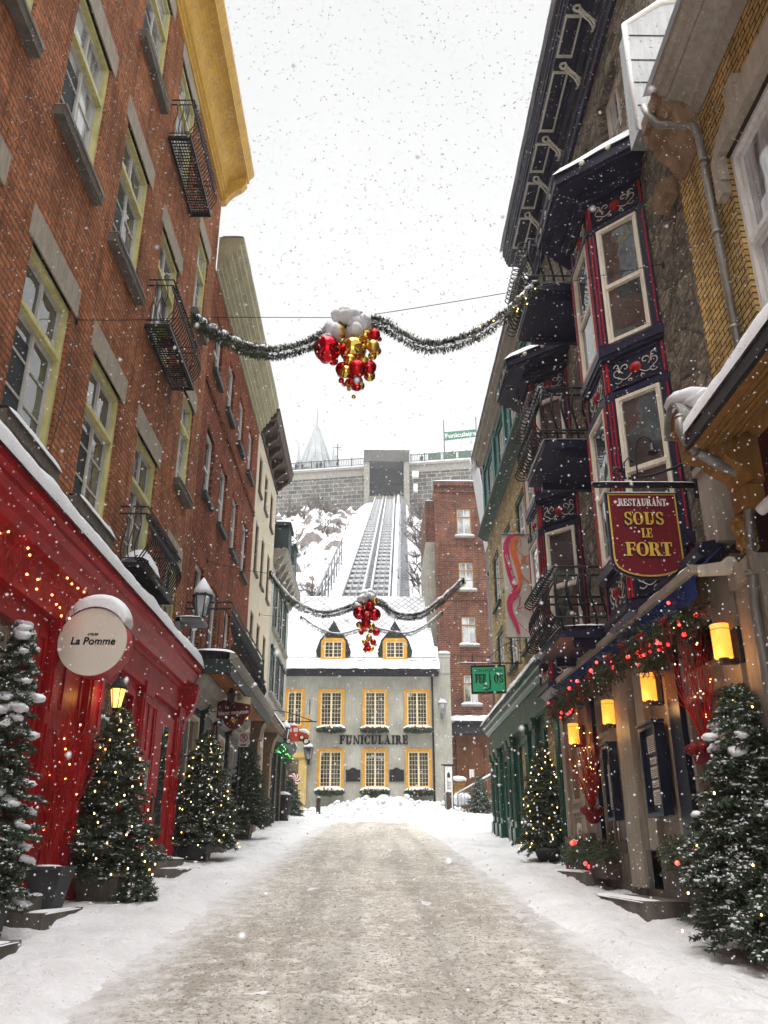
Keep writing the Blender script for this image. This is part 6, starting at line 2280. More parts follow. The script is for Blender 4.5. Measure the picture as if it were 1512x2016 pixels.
# ---- cedar swag under the awning, greenery boxes
def swag(nm, label, cat, P, rad, seed, dens, berries=None, ribbons=0, mat='fir_light', snow=0, bm='bulb_pure_red', br=0.022, grp=None):
    rng = random.Random(seed)
    P = [Vector(p) for p in P]
    nb = NB()
    tot = sum((P[i + 1] - P[i]).length for i in range(len(P) - 1))
    def at(k):
        k *= (len(P) - 1.001); j = int(k)
        return P[j].lerp(P[j + 1], k - j)
    for i in range(int(tot * dens)):
        p = at(rng.random()); d = rvec(rng)
        q = p + d * rad * rng.uniform(0.1, 0.75)
        dd = (d + Vector((0, 0, -0.35)) + rvec(rng) * 0.4).normalized()
        tuft(nb, q, dd, rad * 0.42, rng, 9, 0.035, 0.006)
    t = thing(nm, label, cat, tuple(P[0]), grp)
    obj('greenery', nb, M[mat], t, recalc=False)
    if berries:
        pr_ = None
        for i in range(berries):
            p = at(rng.random()) + rvec(rng) * rad * 0.85 - P[0]
            if pr_ is None:
                pr_ = obj('berry_light', MB().blob(tuple(P[0]), br, 0, 0.02, 2), M[bm], t); c = pr_
            else:
                c = pr_.copy(); COL.objects.link(c); c.parent = t
            c.location = p; s = rng.uniform(0.6, 1.3); c.scale = (s, s, s)
    if ribbons:
        for i in range(ribbons):
            p = at((i + 0.5) / ribbons) + Vector((-rad * 0.8, 0, -0.05))
            rb = MB()
            for sg in (-1, 1):
                pts = [p + Vector((0.01 * k, sg * (0.03 + 0.05 * math.sin(k * 0.8)), -0.05 * k)) for k in range(6)]
                for k in range(5):
                    a, b = pts[k], pts[k + 1]
                    off = Vector((0, 0.035 * sg, 0.012))
                    rb.hexa([a, a + off, b + off, b, a + Vector((.006, 0, 0)), a + off + Vector((.006, 0, 0)), b + off + Vector((.006, 0, 0)), b + Vector((.006, 0, 0))])
                rb.blob(p + Vector((-0.01, sg * 0.06, 0.02)), (0.03, 0.06, 0.035), i, 0.2, 1)
            obj('ribbon', rb, M['ribbon_red'], t)
    if snow:
        sn = MB()
        for i in range(int(tot * snow)):
            p = at(rng.random()); q = rng.uniform(0.02, 0.05)
            sn.blob(p + Vector((rng.uniform(-1, 1) * rad * .8, rng.uniform(-1, 1) * rad * .8, rad * rng.uniform(0.4, 0.9))), (q * 1.3, q * 1.3, q * .5), i, 0.5, 1)
        obj('snow', sn, M['snow'], t, recalc=False)
    return t
swag('garland', 'thick evergreen swag with red lights and ribbons under the blue awning', 'garland', [RW(y, 3.92 + 0.06 * math.sin(y * 1.9) - 0.012 * (12 - y), 0.42 + 0.05 * math.sin(y * 2.7)) for y in [8.5, 9.3, 10.1, 11, 12, 13, 14, 15, 15.6]], 0.25, 21, 330, berries=44, ribbons=9)
swag('garland', 'evergreen clump hanging over the restaurant door between the two middle lamps', 'garland', [RW(9.4, 3.62, 0.4), RW(10.1, 3.6, 0.42)], 0.2, 26, 420, berries=3)
def gbox(label, y0, y1, z, seed, n, fr=RW, w=0.36):
    t = swag('window_box', label, 'window box', [fr(y0, z, w), fr((y0 + y1) / 2, z + 0.04, w + 0.05), fr(y1, z, w)], 0.24, seed, 520, berries=n, br=0.03)
    mb = MB().box(fr, y0 - 0.05, y1 + 0.05, z - 0.32, z - 0.05, w - 0.16, w + 0.10)
    obj('box', mb, M['brown'], t)
gbox('low box of evergreens with red lights below the far restaurant window', 12.9, 15.4, 1.5, 31, 9)
gbox('box of evergreens with a red light beside the big near right fir', 9.2, 10.1, 1.45, 32, 2)
swag('garland', 'green-lit garland along the cornice of the dark green corner shop', 'garland', [LW(y, 5.3 - 0.1 * math.sin(y * 3), 0.42) for y in [32.4, 33.5, 34.8, 36, 37.4]], 0.2, 33, 200, berries=40, mat='fir', bm='bulb_green', br=0.018)

# window boxes on the far house
def facade_box(label, x, z, seed, red=4, first=[None]):
    t = thing('window_box', label, 'window box', (x, 43.75, z), 'window boxes on the grey stucco house')
    rng = random.Random(seed)
    nb = NB()
    for i in range(420):
        p = Vector((x + rng.uniform(-0.66, 0.66), 43.72 + rng.uniform(-0.14, 0.1), z + rng.uniform(-0.05, 0.05)))
        d = (rvec(rng) + Vector((0, -0.6, -0.9))).normalized()
        k = 1 - abs(p.x - x) * 0.7
        tuft(nb, p, d, 0.22 * k, rng, 7, 0.09, 0.016)
    obj('greenery', nb, M['fir_light'], t, recalc=False)
    obj('box', MB().box(FW(43.98), x - 0.66, x + 0.66, z - 0.16, z + 0.02, 0.02, 0.26), M['brown'], t)
    obj('snow', snowcap(MB(), FW(43.98), x - 0.7, x + 0.7, z + 0.03, 0.04, 0.36, 0.18, seed), M['snow'], t)
    for k in range(red):
        obj('bauble', MB().blob((x + rng.uniform(-0.45, 0.45), 43.60, z + rng.uniform(-0.05, 0.16)), 0.055, k, 0.02, 1), M['ball_red_matt'], t)
for lab, x, z, s in (('snowy evergreen window box under the left upper window, above the F of FUNICULAIRE', -2.2, 7.50, 1), ('snowy evergreen window box under the middle upper window of the grey house', 0.03, 7.50, 2), ('snowy evergreen window box under the right upper window, above the last letters of FUNICULAIRE', 2.2, 7.50, 3),
                     ('evergreen window box under the left lower window of the grey house', -2.2, 4.50, 4), ('evergreen window box half buried behind the snow bank in the middle', 0.05, 4.52, 5), ('evergreen window box under the right lower window by the drainpipe', 2.22, 4.50, 6)):
    facade_box(lab, x, z, s)

# ---- lamps
def point(loc, e, col, r=0.05):
    l = bpy.data.lights.new('lamp_glow', 'POINT')
    l.energy = e; l.color = col; l.shadow_soft_size = r
    o = bpy.data.objects.new('lamp_glow', l)
    COL.objects.link(o)
    o.location = loc
    return o
def sconce(label, y):
    c = RW(y, 3.25, 0.31)
    t = thing('wall_lamp', label, 'wall lamp', tuple(c), 'amber cylinder lamps on the restaurant wall')
    obj('shade', MB().lathe(c, [(0.088, 0), (0.088, 0.33), (0.080, 0.33), (0.080, 0.0)], 24), M['lamp_amber'], t)
    mb = MB().box(RW, y - 0.07, y + 0.07, 3.2, 3.55, 0.14, 0.18)
    mb.box(RW, y - 0.03, y + 0.03, 3.19, 3.24, 0.18, 0.34)
    mb.lathe(c + Vector((0, 0, 0.275)), [(0.0895, 0), (0.0895, 0.006)], 24)
    mb.lathe(c + Vector((0, 0, -0.012)), [(0.05, 0), (0.05, 0.012)], 16)
    obj('bracket', mb, M['iron'], t)
    g = point(tuple(c + Vector((-0.16, -0.05, 0.1))), 1.8, (1.0, 0.5, 0.16), 0.08)
    g.parent = t; g.location = (-0.14, -0.05, -0.1)
for lab, y in (('glowing amber cylinder lamp nearest the right edge, above the big fir', 8.12), ('glowing amber cylinder lamp beside the large menu cabinet', 10.5), ('glowing amber cylinder lamp above the narrow menu case', 12.45), ('farthest amber cylinder lamp, half hidden by evergreen sprigs', 14.75)):
    sconce(lab, y)

def lantern(nm, label, fr, u, v, w, s=1.0, lit=False, arm='below', snow=0.0, wallw=0.1, mat='iron', style=0):
    """coach lantern on a bracket"""
    c = fr(u, v, w)
    t = thing(nm, label, 'lantern', tuple(c))
    mb = MB()
    mb.lathe(c, [(0.02 * s, -0.10 * s), (0.03 * s, -0.06 * s), (0.05 * s, -0.03 * s), (0.07 * s, 0)], 6, smooth=False)
    mb.lathe(c + Vector((0, 0, 0.27 * s)), [(0.135 * s, 0), (0.14 * s, 0.02 * s), (0.10 * s, 0.08 * s), (0.05 * s, 0.15 * s), (0.02 * s, 0.18 * s), (0.012 * s, 0.24 * s)], 6, smooth=False)
    for k in range(6):
        a = math.pi / 3 * k
        mb.tube([c + Vector((0.07 * s * math.cos(a), 0.07 * s * math.sin(a), 0)), c + Vector((0.12 * s * math.cos(a), 0.12 * s * math.sin(a), 0.28 * s))], 0.008 * s, 4)
    obj('cage', mb, M[mat], t)
    obj('glazing', MB().lathe(c, [(0.062 * s, 0.002), (0.11 * s, 0.268 * s)], 6, smooth=False), M['lamp_yellow'] if lit else M['glass_pale'], t)
    mb = MB()
    if arm == 'below':
        mb.tube([fr(u, v - 0.04 * s, wallw), fr(u, v - 0.12 * s, (w + wallw) / 2), fr(u, v - 0.10 * s, w)], 0.016 * s, 6)
        mb.box(fr, u - 0.03 * s, u + 0.03 * s, v - 0.12 * s, v + 0.08 * s, wallw - 0.02, wallw + 0.01)
    obj('bracket', mb, M[mat], t)
    if snow:
        obj('snow', MB().lathe(c + Vector((0, 0, 0.30 * s)), [(0.125 * s, 0), (0.12 * s, 0.06 * s), (0.07 * s, 0.06 * s + snow * 0.6), (0.01, 0.1 * s + snow)], 12), M['snow'], t)
    if lit:
        g = point(tuple(c), 1.0, (1.0, 0.55, 0.15), 0.05)
        g.parent = t; g.location = (0, -0.16, 0.12)
    return t
lantern('wall_lantern', 'glowing yellow coach lantern on the red shopfront above the lit fir', LW, 11.95, 3.38, 0.42, 0.95, True, wallw=0.2)
t = lantern('wall_lantern', 'large unlit grey-green lantern capped with snow at the corner of the iron balcony', LW, 17.0, 6.05, 0.42, 1.55, False, arm='none', snow=0.22, mat='slate_green')
mb = MB().box(LW, 16.6, 17.15, 5.85, 5.93, 0.0, 0.55)
mb.box(LW, 16.6, 16.72, 5.55, 5.95, 0.0, 0.1)
obj('arm', mb, M['steel'], t)
obj('snow', snowcap(MB(), LW, 16.6, 17.0, 5.93, 0.0, 0.5, 0.08, 3), M['snow'], t)
lantern('wall_lantern', 'black lantern on the grey stucco house, right of the yellow doorway', FW(44), -3.28, 6.0, 0.35, 1.9, False, snow=0.1, wallw=0.02)
lantern('wall_lantern', 'pale green lantern high on the grey stucco house right of the drainpipe', FW(44), 3.46, 8.25, 0.35, 1.7, False, snow=0.1, wallw=0.02, mat='steel')
lantern('hanging_lantern', 'dark lantern capped with snow at the corner of the green-lit shop', LW, 31.9, 5.5, 0.75, 1.3, False, snow=0.15, wallw=0.3)
lantern('spotlight', 'small lit yellow lamp under the orange board soffit', LW, 22.2, 4.75, 0.7, 0.7, True, arm='none')
lantern('spotlight', 'small black unlit lamp under the orange board soffit', LW, 19.6, 4.72, 0.72, 0.8, False, arm='none')

# ---- signs
def board_sign(label, y, outline, mat, thick=0.05, name='hanging_sign', loc=None):
    fr = FW(y)
    u = sum(p[0] for p in outline) / len(outline); v = min(p[1] for p in outline)
    t = thing(name, label, 'sign', (u, y, v))
    obj('board', MB().prism(fr, outline, -thick, 0), M[mat], t)
    return t, fr

# round shop sign
cx, cy, cz = -3.39, 10.06, 3.86
t = thing('round_sign', 'round cream disc sign reading La Pomme, capped with snow on a red arm', 'sign', (cx, cy, cz - 0.41))
fr = FW(cy)
mb = MB().lathe((cx, cy + 0.30, cz), [(0.405, 0), (0.405, 0.29)], 64, axis=(0, -1, 0), smooth=False)
mb.box(fr, -3.98, cx - 0.3, cz - 0.06, cz + 0.12, -0.22, -0.06)
obj('drum', mb, M['red'], t)
obj('face', MB().lathe((cx, cy + 0.01, cz), [(0.410, 0), (0.410, 0.03)], 64, axis=(0, -1, 0), smooth=False), M['sign_cream'], t)
text('La Pomme', 0.125, fr, cx + 0.01, cz - 0.0, 0.022, M['black'], t, bold=0.003, shear=0.15)
text('ATELIER', 0.036, fr, cx + 0.0, cz + 0.085, 0.022, M['black'], t, bold=0.001, shear=0.15)
sn = MB()
def dsnow(a, b):
    th = R(148 - 118 * a)
    e = math.sin(math.pi * a) ** 0.5
    q = math.pi * b
    rr = 0.405 + 0.20 * e * math.sin(q) ** 0.5 * (1 + 0.1 * mnoise.noise(Vector((a * 3, b, 1))))
    return (cx + rr * math.cos(th), cy + 0.15 - 0.19 * math.cos(q) * (0.9 + 0.1 * e), cz + rr * math.sin(th) + 0.02)
sn.grid(dsnow, 40, 12)
snowcap(sn, fr, -3.96, cx - 0.36, cz + 0.12, -0.22, -0.06, 0.05, 3)
obj('snow', sn, M['snow'], t)

# restaurant sign
y = 8.8
fr = FW(y)
def shield(x0, x1, zt, zs_, zb, n=14):
    pts = [(x0, zt), (x1, zt)]
    m_ = (x0 + x1) / 2; hw = (x1 - x0) / 2
    for i in range(n + 1):
        a = math.pi * i / n
        pts.append((m_ + hw * math.cos(a) * 1.0, zs_ - (zs_ - zb) * math.sin(a) ** 0.75))
    return pts
t, fr = board_sign('maroon and gold hanging sign reading RESTAURANT SOUS LE FORT under a snowy black bracket', y, shield(2.60, 3.42, 5.30, 4.50, 4.27), 'blue_door', 0.05)
obj('rim', MB().prism(fr, shield(2.625, 3.395, 5.275, 4.515, 4.295), 0.001, 0.008), M['gold'], t)
obj('face', MB().prism(fr, shield(2.642, 3.378, 5.258, 4.52, 4.312), 0.002, 0.012), M['sign_maroon'], t)
mb = MB()
serif(mb, 'RESTAURANT', 0.085, fr, 3.01, 5.125, 0.013, 0.01, sx=0.80, gap=0.03, grow=0.006)
obj('lettering', mb, M['silver_letter'], t)
for off, m_, d0 in ((0.012, 'black', 0.013), (0.0, 'gold', 0.020)):
    mb = MB()
    serif(mb, 'SOUS', 0.145, fr, 3.005 - off, 4.90 - off * 0.8, d0, 0.006, sx=1.02, gap=0.05, grow=0.01)
    serif(mb, 'LE', 0.105, fr, 3.02 - off, 4.745 - off * 0.8, d0, 0.006, sx=0.85, gap=0.0, grow=0.01)
    serif(mb, 'FORT', 0.155, fr, 3.02 - off, 4.53 - off * 0.8, d0, 0.006, sx=1.12, gap=0.0, grow=0.01)
    obj('lettering', mb, M[m_], t)
mb = MB()
mb.prism(fr, [(2.5, 5.37), (3.66, 5.37), (3.66, 5.43), (2.5, 5.43), (2.46, 5.40)], -0.045, 0.0)
for u in (2.68, 3.34):
    mb.tube([fr(u, 5.29, -0.02), fr(u, 5.38, -0.02)], 0.012, 5)
pts = [fr(3.68, 5.82, -0.02), fr(3.6, 5.70, -0.02), fr(3.45, 5.62, -0.02), fr(3.2, 5.53, -0.02), fr(2.95, 5.48, -0.02), fr(2.8, 5.49, -0.02), fr(2.73, 5.55, -0.02), fr(2.75, 5.61, -0.02), fr(2.81, 5.60, -0.02), fr(2.81, 5.56, -0.02)]
mb.tube(pts, 0.016, 6)
mb.tube([fr(3.66, 5.85, -0.02), fr(3.66, 5.25, -0.02)], 0.03, 6)
mb.tube([fr(2.86, 5.49, -0.02), fr(2.87, 5.68, -0.02), fr(2.92, 5.74, -0.02), fr(2.97, 5.68, -0.02)], 0.011, 5)
obj('bracket', mb, M['iron'], t)
mb = MB()
mb.tube([fr(3.0, 5.49, 0.0), fr(3.0, 5.78, 0.02), fr(3.03, 5.92, 0.06), fr(3.09, 5.96, 0.12), fr(3.14, 5.9, 0.17), fr(3.145, 5.82, 0.18)], 0.010, 6)
mb.lathe(fr(3.145, 5.70, 0.18), [(0.055, 0), (0.045, 0.04), (0.03, 0.06), (0.028, 0.12), (0.018, 0.13)], 14)
obj('gooseneck_lamp', mb, M['iron'], t)
sn = snowcap(MB(), fr, 2.5, 3.6, 5.43, -0.045, 0.0, 0.015, 3)
snowcap(sn, fr, 2.64, 3.38, 5.30, -0.05, 0.0, 0.012, 4)
obj('snow', sn, M['snow'], t)

# green shop sign
y = 21
t, fr = board_sign("green framed hanging sign reading COLLECTIONS FEEJO'S on a scrolled iron bracket", y, [(2.39, 5.20), (3.26, 5.22), (3.26, 5.92), (2.39, 5.90)], 'iron', 0.06)
obj('face', MB().prism(fr, [(2.43, 5.25), (3.22, 5.27), (3.22, 5.87), (2.43, 5.85)], 0.001, 0.01), M['sign_green'], t)
text('COLLECTIONS', 0.085, fr, 2.825, 5.78, 0.014, M['black'], t, spacing=1.25, bold=0.001)
mb = MB()
serif(mb, "FEE", 0.20, fr, 2.63, 5.48, 0.012, 0.01, sx=0.62, gap=0.05, grow=0.022)
serif(mb, "O'S", 0.20, fr, 3.07, 5.48, 0.012, 0.01, sx=0.68, gap=0.02, grow=0.022)
sw = [(2.85, 5.72), (2.855, 5.62), (2.86, 5.5), (2.86, 5.4), (2.83, 5.33), (2.77, 5.30), (2.71, 5.33), (2.70, 5.38), (2.74, 5.42), (2.78, 5.40), (2.775, 5.37)]
mb.tube([fr(a, b, 0.016) for a, b in sw], [0.010, 0.018, 0.020, 0.018, 0.014, 0.010, 0.012, 0.012, 0.008, 0.007, 0.005], 6)
mb.blob(fr(2.85, 5.76, 0.014), 0.018, 0, 0, 1)
obj('lettering', mb, M['black'], t)
mb = MB()
mb.tube([fr(2.1, 5.97, -0.02), fr(3.68, 5.97, -0.02)], 0.018, 6)
for u in (2.5, 3.15):
    mb.tube([fr(u, 5.9, -0.02), fr(u, 5.97, -0.02)], 0.012, 5)
def spiral(mb, fr, u, v, w, r0, turns, a0, th, sgn=1):
    pts = []
    n = int(turns * 14)
    for i in range(n + 1):
        a = a0 + sgn * 2 * math.pi * turns * i / n
        r = r0 * (1 - 0.85 * i / n)
        pts.append(fr(u + r * math.cos(a), v + r * math.sin(a), w))
    mb.tube(pts, th, 4)
mb.tube([fr(3.66, 6.0, -0.02), fr(3.66, 6.6, -0.02)], 0.014, 5)
mb.tube([fr(2.75 + 0.9 * k / 10, 6.0 + 0.55 * math.sin(math.pi / 2 * k / 10) , -0.02) for k in range(11)], 0.010, 4)
spiral(mb, fr, 3.42, 6.32, -0.02, 0.17, 1.6, 0.4, 0.009)
spiral(mb, fr, 3.12, 6.12, -0.02, 0.11, 1.4, 2.0, 0.008)
spiral(mb, fr, 3.45, 5.82, -0.02, 0.12, 1.4, 1.2, 0.008, -1)
mb.lathe(fr(2.83, 5.98, -0.02), [(0.03, 0), (0.05, 0.05), (0.015, 0.1), (0.01, 0.17)], 8)
mb.tube([fr(2.45, 5.97, -0.02), fr(2.45, 6.22, -0.02)], 0.012, 4)
obj('bracket', mb, M['iron'], t)
sn = snowcap(MB(), fr, 2.1, 2.9, 5.98, -0.04, 0.0, 0.02, 3)
sn.blob(fr(2.83, 6.03, 0.0), (0.06, 0.05, 0.05), 3)
obj('snow', sn, M['snow'], t)

# anniversary banner
y = 17.6
t = thing('street_banner', 'tall pale banner with pink and orange ribbon figures reading QUÉBEC 1608-2008', 'banner', (3.1, y, 5.8))
fr = FW(y)
mb = MB()
bw = lambda u, v: 0.02 * math.sin(v * 3 + u * 5)
n = 20
for i in range(n):
    z0, z1 = 5.78 + 2.34 * i / n, 5.78 + 2.34 * (i + 1) / n
    mb.hexa([fr(2.80, z0, bw(0, z0)), fr(3.38, z0, bw(1, z0)), fr(3.38, z0, bw(1, z0) - 0.006), fr(2.80, z0, bw(0, z0) - 0.006), fr(2.80, z1, bw(0, z1)), fr(3.38, z1, bw(1, z1)), fr(3.38, z1, bw(1, z1) - 0.006), fr(2.80, z1, bw(0, z1) - 0.006)])
obj('cloth', mb, M['banner'], t)
def ribbon(pts, wd, mat, w=0.03):
    mb = MB()
    P = [Vector((a, b)) for a, b in pts]
    C = []
    for i in range(len(P) - 1):
        p0, p1, p2, p3 = P[max(0, i - 1)], P[i], P[i + 1], P[min(len(P) - 1, i + 2)]
        for k in range(8):
            s = k / 8
            C.append(0.5 * ((2 * p1) + (-p0 + p2) * s + (2 * p0 - 5 * p1 + 4 * p2 - p3) * s * s + (-p0 + 3 * p1 - 3 * p2 + p3) * s ** 3))
    C.append(P[-1])
    for i in range(len(C) - 1):
        d = (C[i + 1] - C[i])
        nn = Vector((-d.y, d.x)).normalized()
        k0 = len(C) - 1
        def wid(j):
            return wd[0] + (wd[1] - wd[0]) * math.sin(math.pi * j / k0) if isinstance(wd, tuple) else wd
        a, b = C[i], C[i + 1]
        q = [a - nn * wid(i) / 2, b - nn * wid(i + 1) / 2, b + nn * wid(i + 1) / 2, a + nn * wid(i) / 2]
        mb.prism(fr, [(p.x, p.y) for p in q], w, w + 0.003 + 0.0003 * (i % 3))
    obj('ribbon_print', mb, M[mat], t)
ribbon([(3.2, 8.04), (3.0, 8.05), (2.9, 7.9), (2.88, 7.7), (2.93, 7.3), (3.02, 6.95), (3.08, 6.82), (2.98, 6.72), (2.90, 6.55), (2.90, 6.35), (3.0, 6.1), (3.06, 5.85)], (0.06, 0.15), 'pink', 0.022)
ribbon([(3.22, 8.05), (3.1, 8.02), (3.04, 7.85), (3.05, 7.65), (3.12, 7.35), (3.15, 7.0), (3.06, 6.8)], (0.03, 0.13), 'orange', 0.027)
ribbon([(3.2, 8.0), (3.22, 7.85), (3.13, 7.75), (3.2, 7.65), (3.3, 7.55), (3.22, 7.45), (3.15, 7.25), (3.28, 7.05), (3.36, 6.95)], 0.022, 'orange', 0.032)
ribbon([(3.0, 6.6), (3.12, 6.68), (3.1, 6.5), (3.05, 6.4), (3.2, 6.42), (3.36, 6.32)], 0.02, 'pink', 0.032)
ribbon([(3.05, 6.1), (3.15, 6.0), (3.3, 5.85)], 0.012, 'pink', 0.032)
ribbon([(3.36, 7.6), (3.24, 7.55), (3.22, 7.45), (3.36, 7.42)], 0.03, 'orange', 0.036)
text('QUÉBEC 1608-2008', 0.085, fr, 2.965, 7.28, 0.034, M['banner'], t, rot=R(-75), bold=0.001)
mb = MB()
for z in (5.78, 8.12):
    mb.tube([fr(2.76, z, -0.003), fr(3.7, z, -0.003)], 0.015, 6)
obj('pole', mb, M['steel'], t)

# shaped shop sign on the left
y = 20
out = [(-3.66, 4.90), (-3.46, 4.90), (-3.45, 4.97), (-3.38, 5.02), (-3.33, 5.13), (-3.24, 5.18), (-3.15, 5.18), (-3.06, 5.12), (-3.01, 5.02), (-2.97, 5.00), (-2.96, 4.94), (-2.87, 4.94), (-2.87, 4.55), (-2.98, 4.44), (-3.02, 4.32), (-3.13, 4.22), (-3.24, 4.18), (-3.36, 4.22), (-3.46, 4.32), (-3.50, 4.42), (-3.66, 4.46)]
t, fr = board_sign('shield-shaped maroon and cream sign reading le blanc mouton under the orange soffit', y, out, 'gold_wood', 0.04)
cxx = sum(p[0] for p in out) / len(out); cyy = 4.65
ins = [(-3.265 + (a + 3.265) * 0.965, 4.68 + (b - 4.68) * 0.965) for a, b in out]
obj('face', MB().prism(fr, ins, 0.001, 0.008), M['sign_maroon'], t)
obj('crest', MB().prism(fr, [(ins[0][0], ins[0][1])] + ins[1:12] + [(ins[12][0], 4.76)], 0.009, 0.016), M['butter'], t)
mb = MB().blob(fr(-3.16, 4.98, 0.02), (0.05, 0.01, 0.06), 1, 0.1, 2).blob(fr(-3.14, 4.91, 0.02), (0.06, 0.01, 0.06), 1, 0.1, 2).blob(fr(-3.27, 4.99, 0.02), (0.07, 0.01, 0.03), 1, 0.2, 2)
obj('pear_emblem', mb, M['olive'], t)
text('le', 0.13, fr, -3.42, 4.70, 0.012, M['white'], t, rot=R(4), bold=0.001)
text('blanc mouton', 0.125, fr, -3.265, 4.58, 0.012, M['white'], t, rot=R(4), bold=0.003)
mb = MB()
f_ = (-3.25, 4.40)
mb.prism(fr, [(f_[0] - 0.018, f_[1] - 0.05), (f_[0] + 0.018, f_[1] - 0.05), (f_[0] + 0.022, f_[1] + 0.04), (f_[0], f_[1] + 0.09), (f_[0] - 0.022, f_[1] + 0.04)], 0.012, 0.02)
for sg in (-1, 1):
    mb.tube([fr(f_[0] + sg * a, f_[1] + b, 0.014) for a, b in ((0.012, -0.06), (0.03, -0.01), (0.055, 0.03), (0.08, 0.02), (0.08, -0.01))], 0.010, 4)
mb.box(fr, f_[0] - 0.05, f_[0] + 0.05, f_[1] - 0.02, f_[1] - 0.005, 0.021, 0.026)
obj('fleur_de_lis', mb, M['gold'], t)
mb = MB().tube([fr(-4, 5.0, -0.02), fr(-3.62, 4.98, -0.02)], 0.014, 5)
mb.tube([fr(-4, 4.6, -0.02), fr(-3.66, 4.6, -0.02)], 0.012, 5)
obj('bracket', mb, M['iron'], t)

# no parking sign on its post
t = thing('no_parking_sign', 'white no parking sign plate on a thin black post before the balconied shop', 'sign', (-3.5, 22.8, 1.75))
fr = FW(22.8)
obj('post', MB().tube([(-3.52, 22.84, 1.7), (-3.52, 22.84, 4.55)], 0.028, 8), M['iron'], t)
pl = obj('plate', MB().box(fr, -3.55, -3.28, 4.14, 4.52, 0.0, 0.008), M['white'], t)
mb = MB().tube([fr(-3.415 + 0.095 * math.cos(a), 4.37 + 0.095 * math.sin(a), 0.012) for a in [2 * math.pi * k / 24 for k in range(24)]], 0.011, 4, closed=True)
mb.tube([fr(-3.415 - 0.065, 4.37 + 0.065, 0.018), fr(-3.415 + 0.065, 4.37 - 0.065, 0.018)], 0.009, 4)
obj('red_ring', mb, M['crimson'], t)
text('P', 0.15, fr, -3.415, 4.37, 0.012, M['black'], t, bold=0.002)
obj('arrow', MB().box(fr, -3.49, -3.34, 4.17, 4.20, 0.009, 0.011), M['black'], t)

# toy truck sign
t = thing('toy_truck_sign', 'red toy truck shop sign topped with snow hanging from a long black bracket', 'sign', (-3.1, 34.5, 5.6))
fr = FW(34.5)
mb = MB()
mb.prism(fr, [(-3.52, 5.80), (-3.52, 6.25), (-3.44, 6.32), (-3.08, 6.32), (-3.0, 6.24), (-2.98, 6.1), (-2.72, 6.06), (-2.60, 5.98), (-2.58, 5.78), (-2.7, 5.74), (-3.45, 5.72)], -0.12, 0.12)
obj('truck_body', mb, M['red_toy'], t)
obj('cab_window', MB().box(fr, -3.2, -3.03, 6.08, 6.24, 0.121, 0.13).box(fr, -3.4, -3.27, 6.08, 6.24, 0.121, 0.13), M['white'], t)
for (x, z, r) in ((-3.38, 5.72, 0.13), (-2.86, 5.86, 0.11), (-2.68, 5.72, 0.14)):
    wh_ = obj('wheel', MB().lathe(fr(x, z, 0.13), [(r, 0), (r, 0.05), (r * 0.62, 0.055)], 20, axis=(0, -1, 0)), M['black'], t)
    obj('hub', MB().lathe(fr(x, z, 0.13), [(r * 0.6, 0.056), (r * 0.55, 0.075)], 16, axis=(0, -1, 0)), M['butter'], wh_)
sn = MB()
for (x, z, a, b) in ((-2.85, 6.12, 0.24, 0.10), (-3.28, 6.36, 0.26, 0.07), (-2.7, 6.06, 0.15, 0.07)):
    sn.blob(fr(x, z, 0), (a, 0.15, b), int(a * 99), 0.2, 2)
obj('snow', sn, M['snow'], t)
mb = MB().tube([fr(-4.0, 6.50, 0), fr(-2.3, 6.50, 0)], 0.025, 6)
mb.tube([fr(-4.0, 6.95, 0), fr(-3.4, 6.85, 0), fr(-2.45, 6.52, 0)], 0.018, 5)
mb.tube([fr(-3.1, 6.50, 0), fr(-3.1, 6.32, 0)], 0.015, 5)
obj('bracket', mb, M['iron'], t)
# carved orange post sign
t = thing('carved_sign', 'narrow carved orange wooden sign standing out beside the toy truck sign', 'sign', (-3.42, 43.4, 7.05))
fr = FW(43.4)
obj('board', MB().prism(fr, [(-3.5, 7.0), (-3.26, 7.0), (-3.22, 7.3), (-3.28, 7.6), (-3.22, 7.9), (-3.3, 8.1), (-3.46, 8.1), (-3.5, 7.8), (-3.44, 7.5), (-3.5, 7.2)], -0.05, 0.0), M['amber'], t)
mb = MB().tube([(-3.36, 44, 7.0), (-3.36, 43.4, 7.0)], 0.02, 5).tube([(-3.3, 43.9, 8.2), (-3.3, 43.9, 9.0)], 0.02, 5)
mb.tube([(-3.3, 43.9, 8.6), (-3.3, 43.5, 8.75)], 0.012, 4)
obj('bracket', mb, M['iron'], t)

# menu cabinets
def menu(label, y0, y1, z0, z1, pages):
    t = thing('menu_case', label, 'menu case', tuple(RW((y0 + y1) / 2, z0, 0.2)))
    mb = MB().box(RW, y0, y1, z0, z1, 0.19, 0.27)
    mb.ring(RW, y0 - 0.01, y1 + 0.01, z0 - 0.01, z1 + 0.01, 0.05, 0.27, 0.32)
    mb.box(RW, y0 - 0.03, y1 + 0.03, z1 + 0.011, z1 + 0.04, 0.19, 0.35)
    obj('cabinet', mb, M['blue_door'], t)
    for (a, b, c, d) in pages:
        pg = obj('page', MB().box(RW, a, b, c, d, 0.271, 0.274), M['paper'], t)
        ln = MB()
        k = int((d - c) / 0.022)
        for i in range(1, k):
            z = c + i * 0.022
            ln.box(RW, a + 0.02 + 0.01 * (i % 3), b - 0.02 - 0.012 * (i % 4), z, z + 0.006, 0.2745, 0.276)
        if k > 1: obj('print', ln, M['black'], pg)
    None and obj('glass', MB().quad(RW(y0 + .05, z0 + .05, 0.3), RW(y1 - .05, z0 + .05, 0.3), RW(y1 - .05, z1 - .05, 0.3), RW(y0 + .05, z1 - .05, 0.3)), clear, t)
clear, nt2, b_ = new_mat('clear_case_glass')
b_.inputs['Base Color'].default_value = (1, 1, 1, 1)
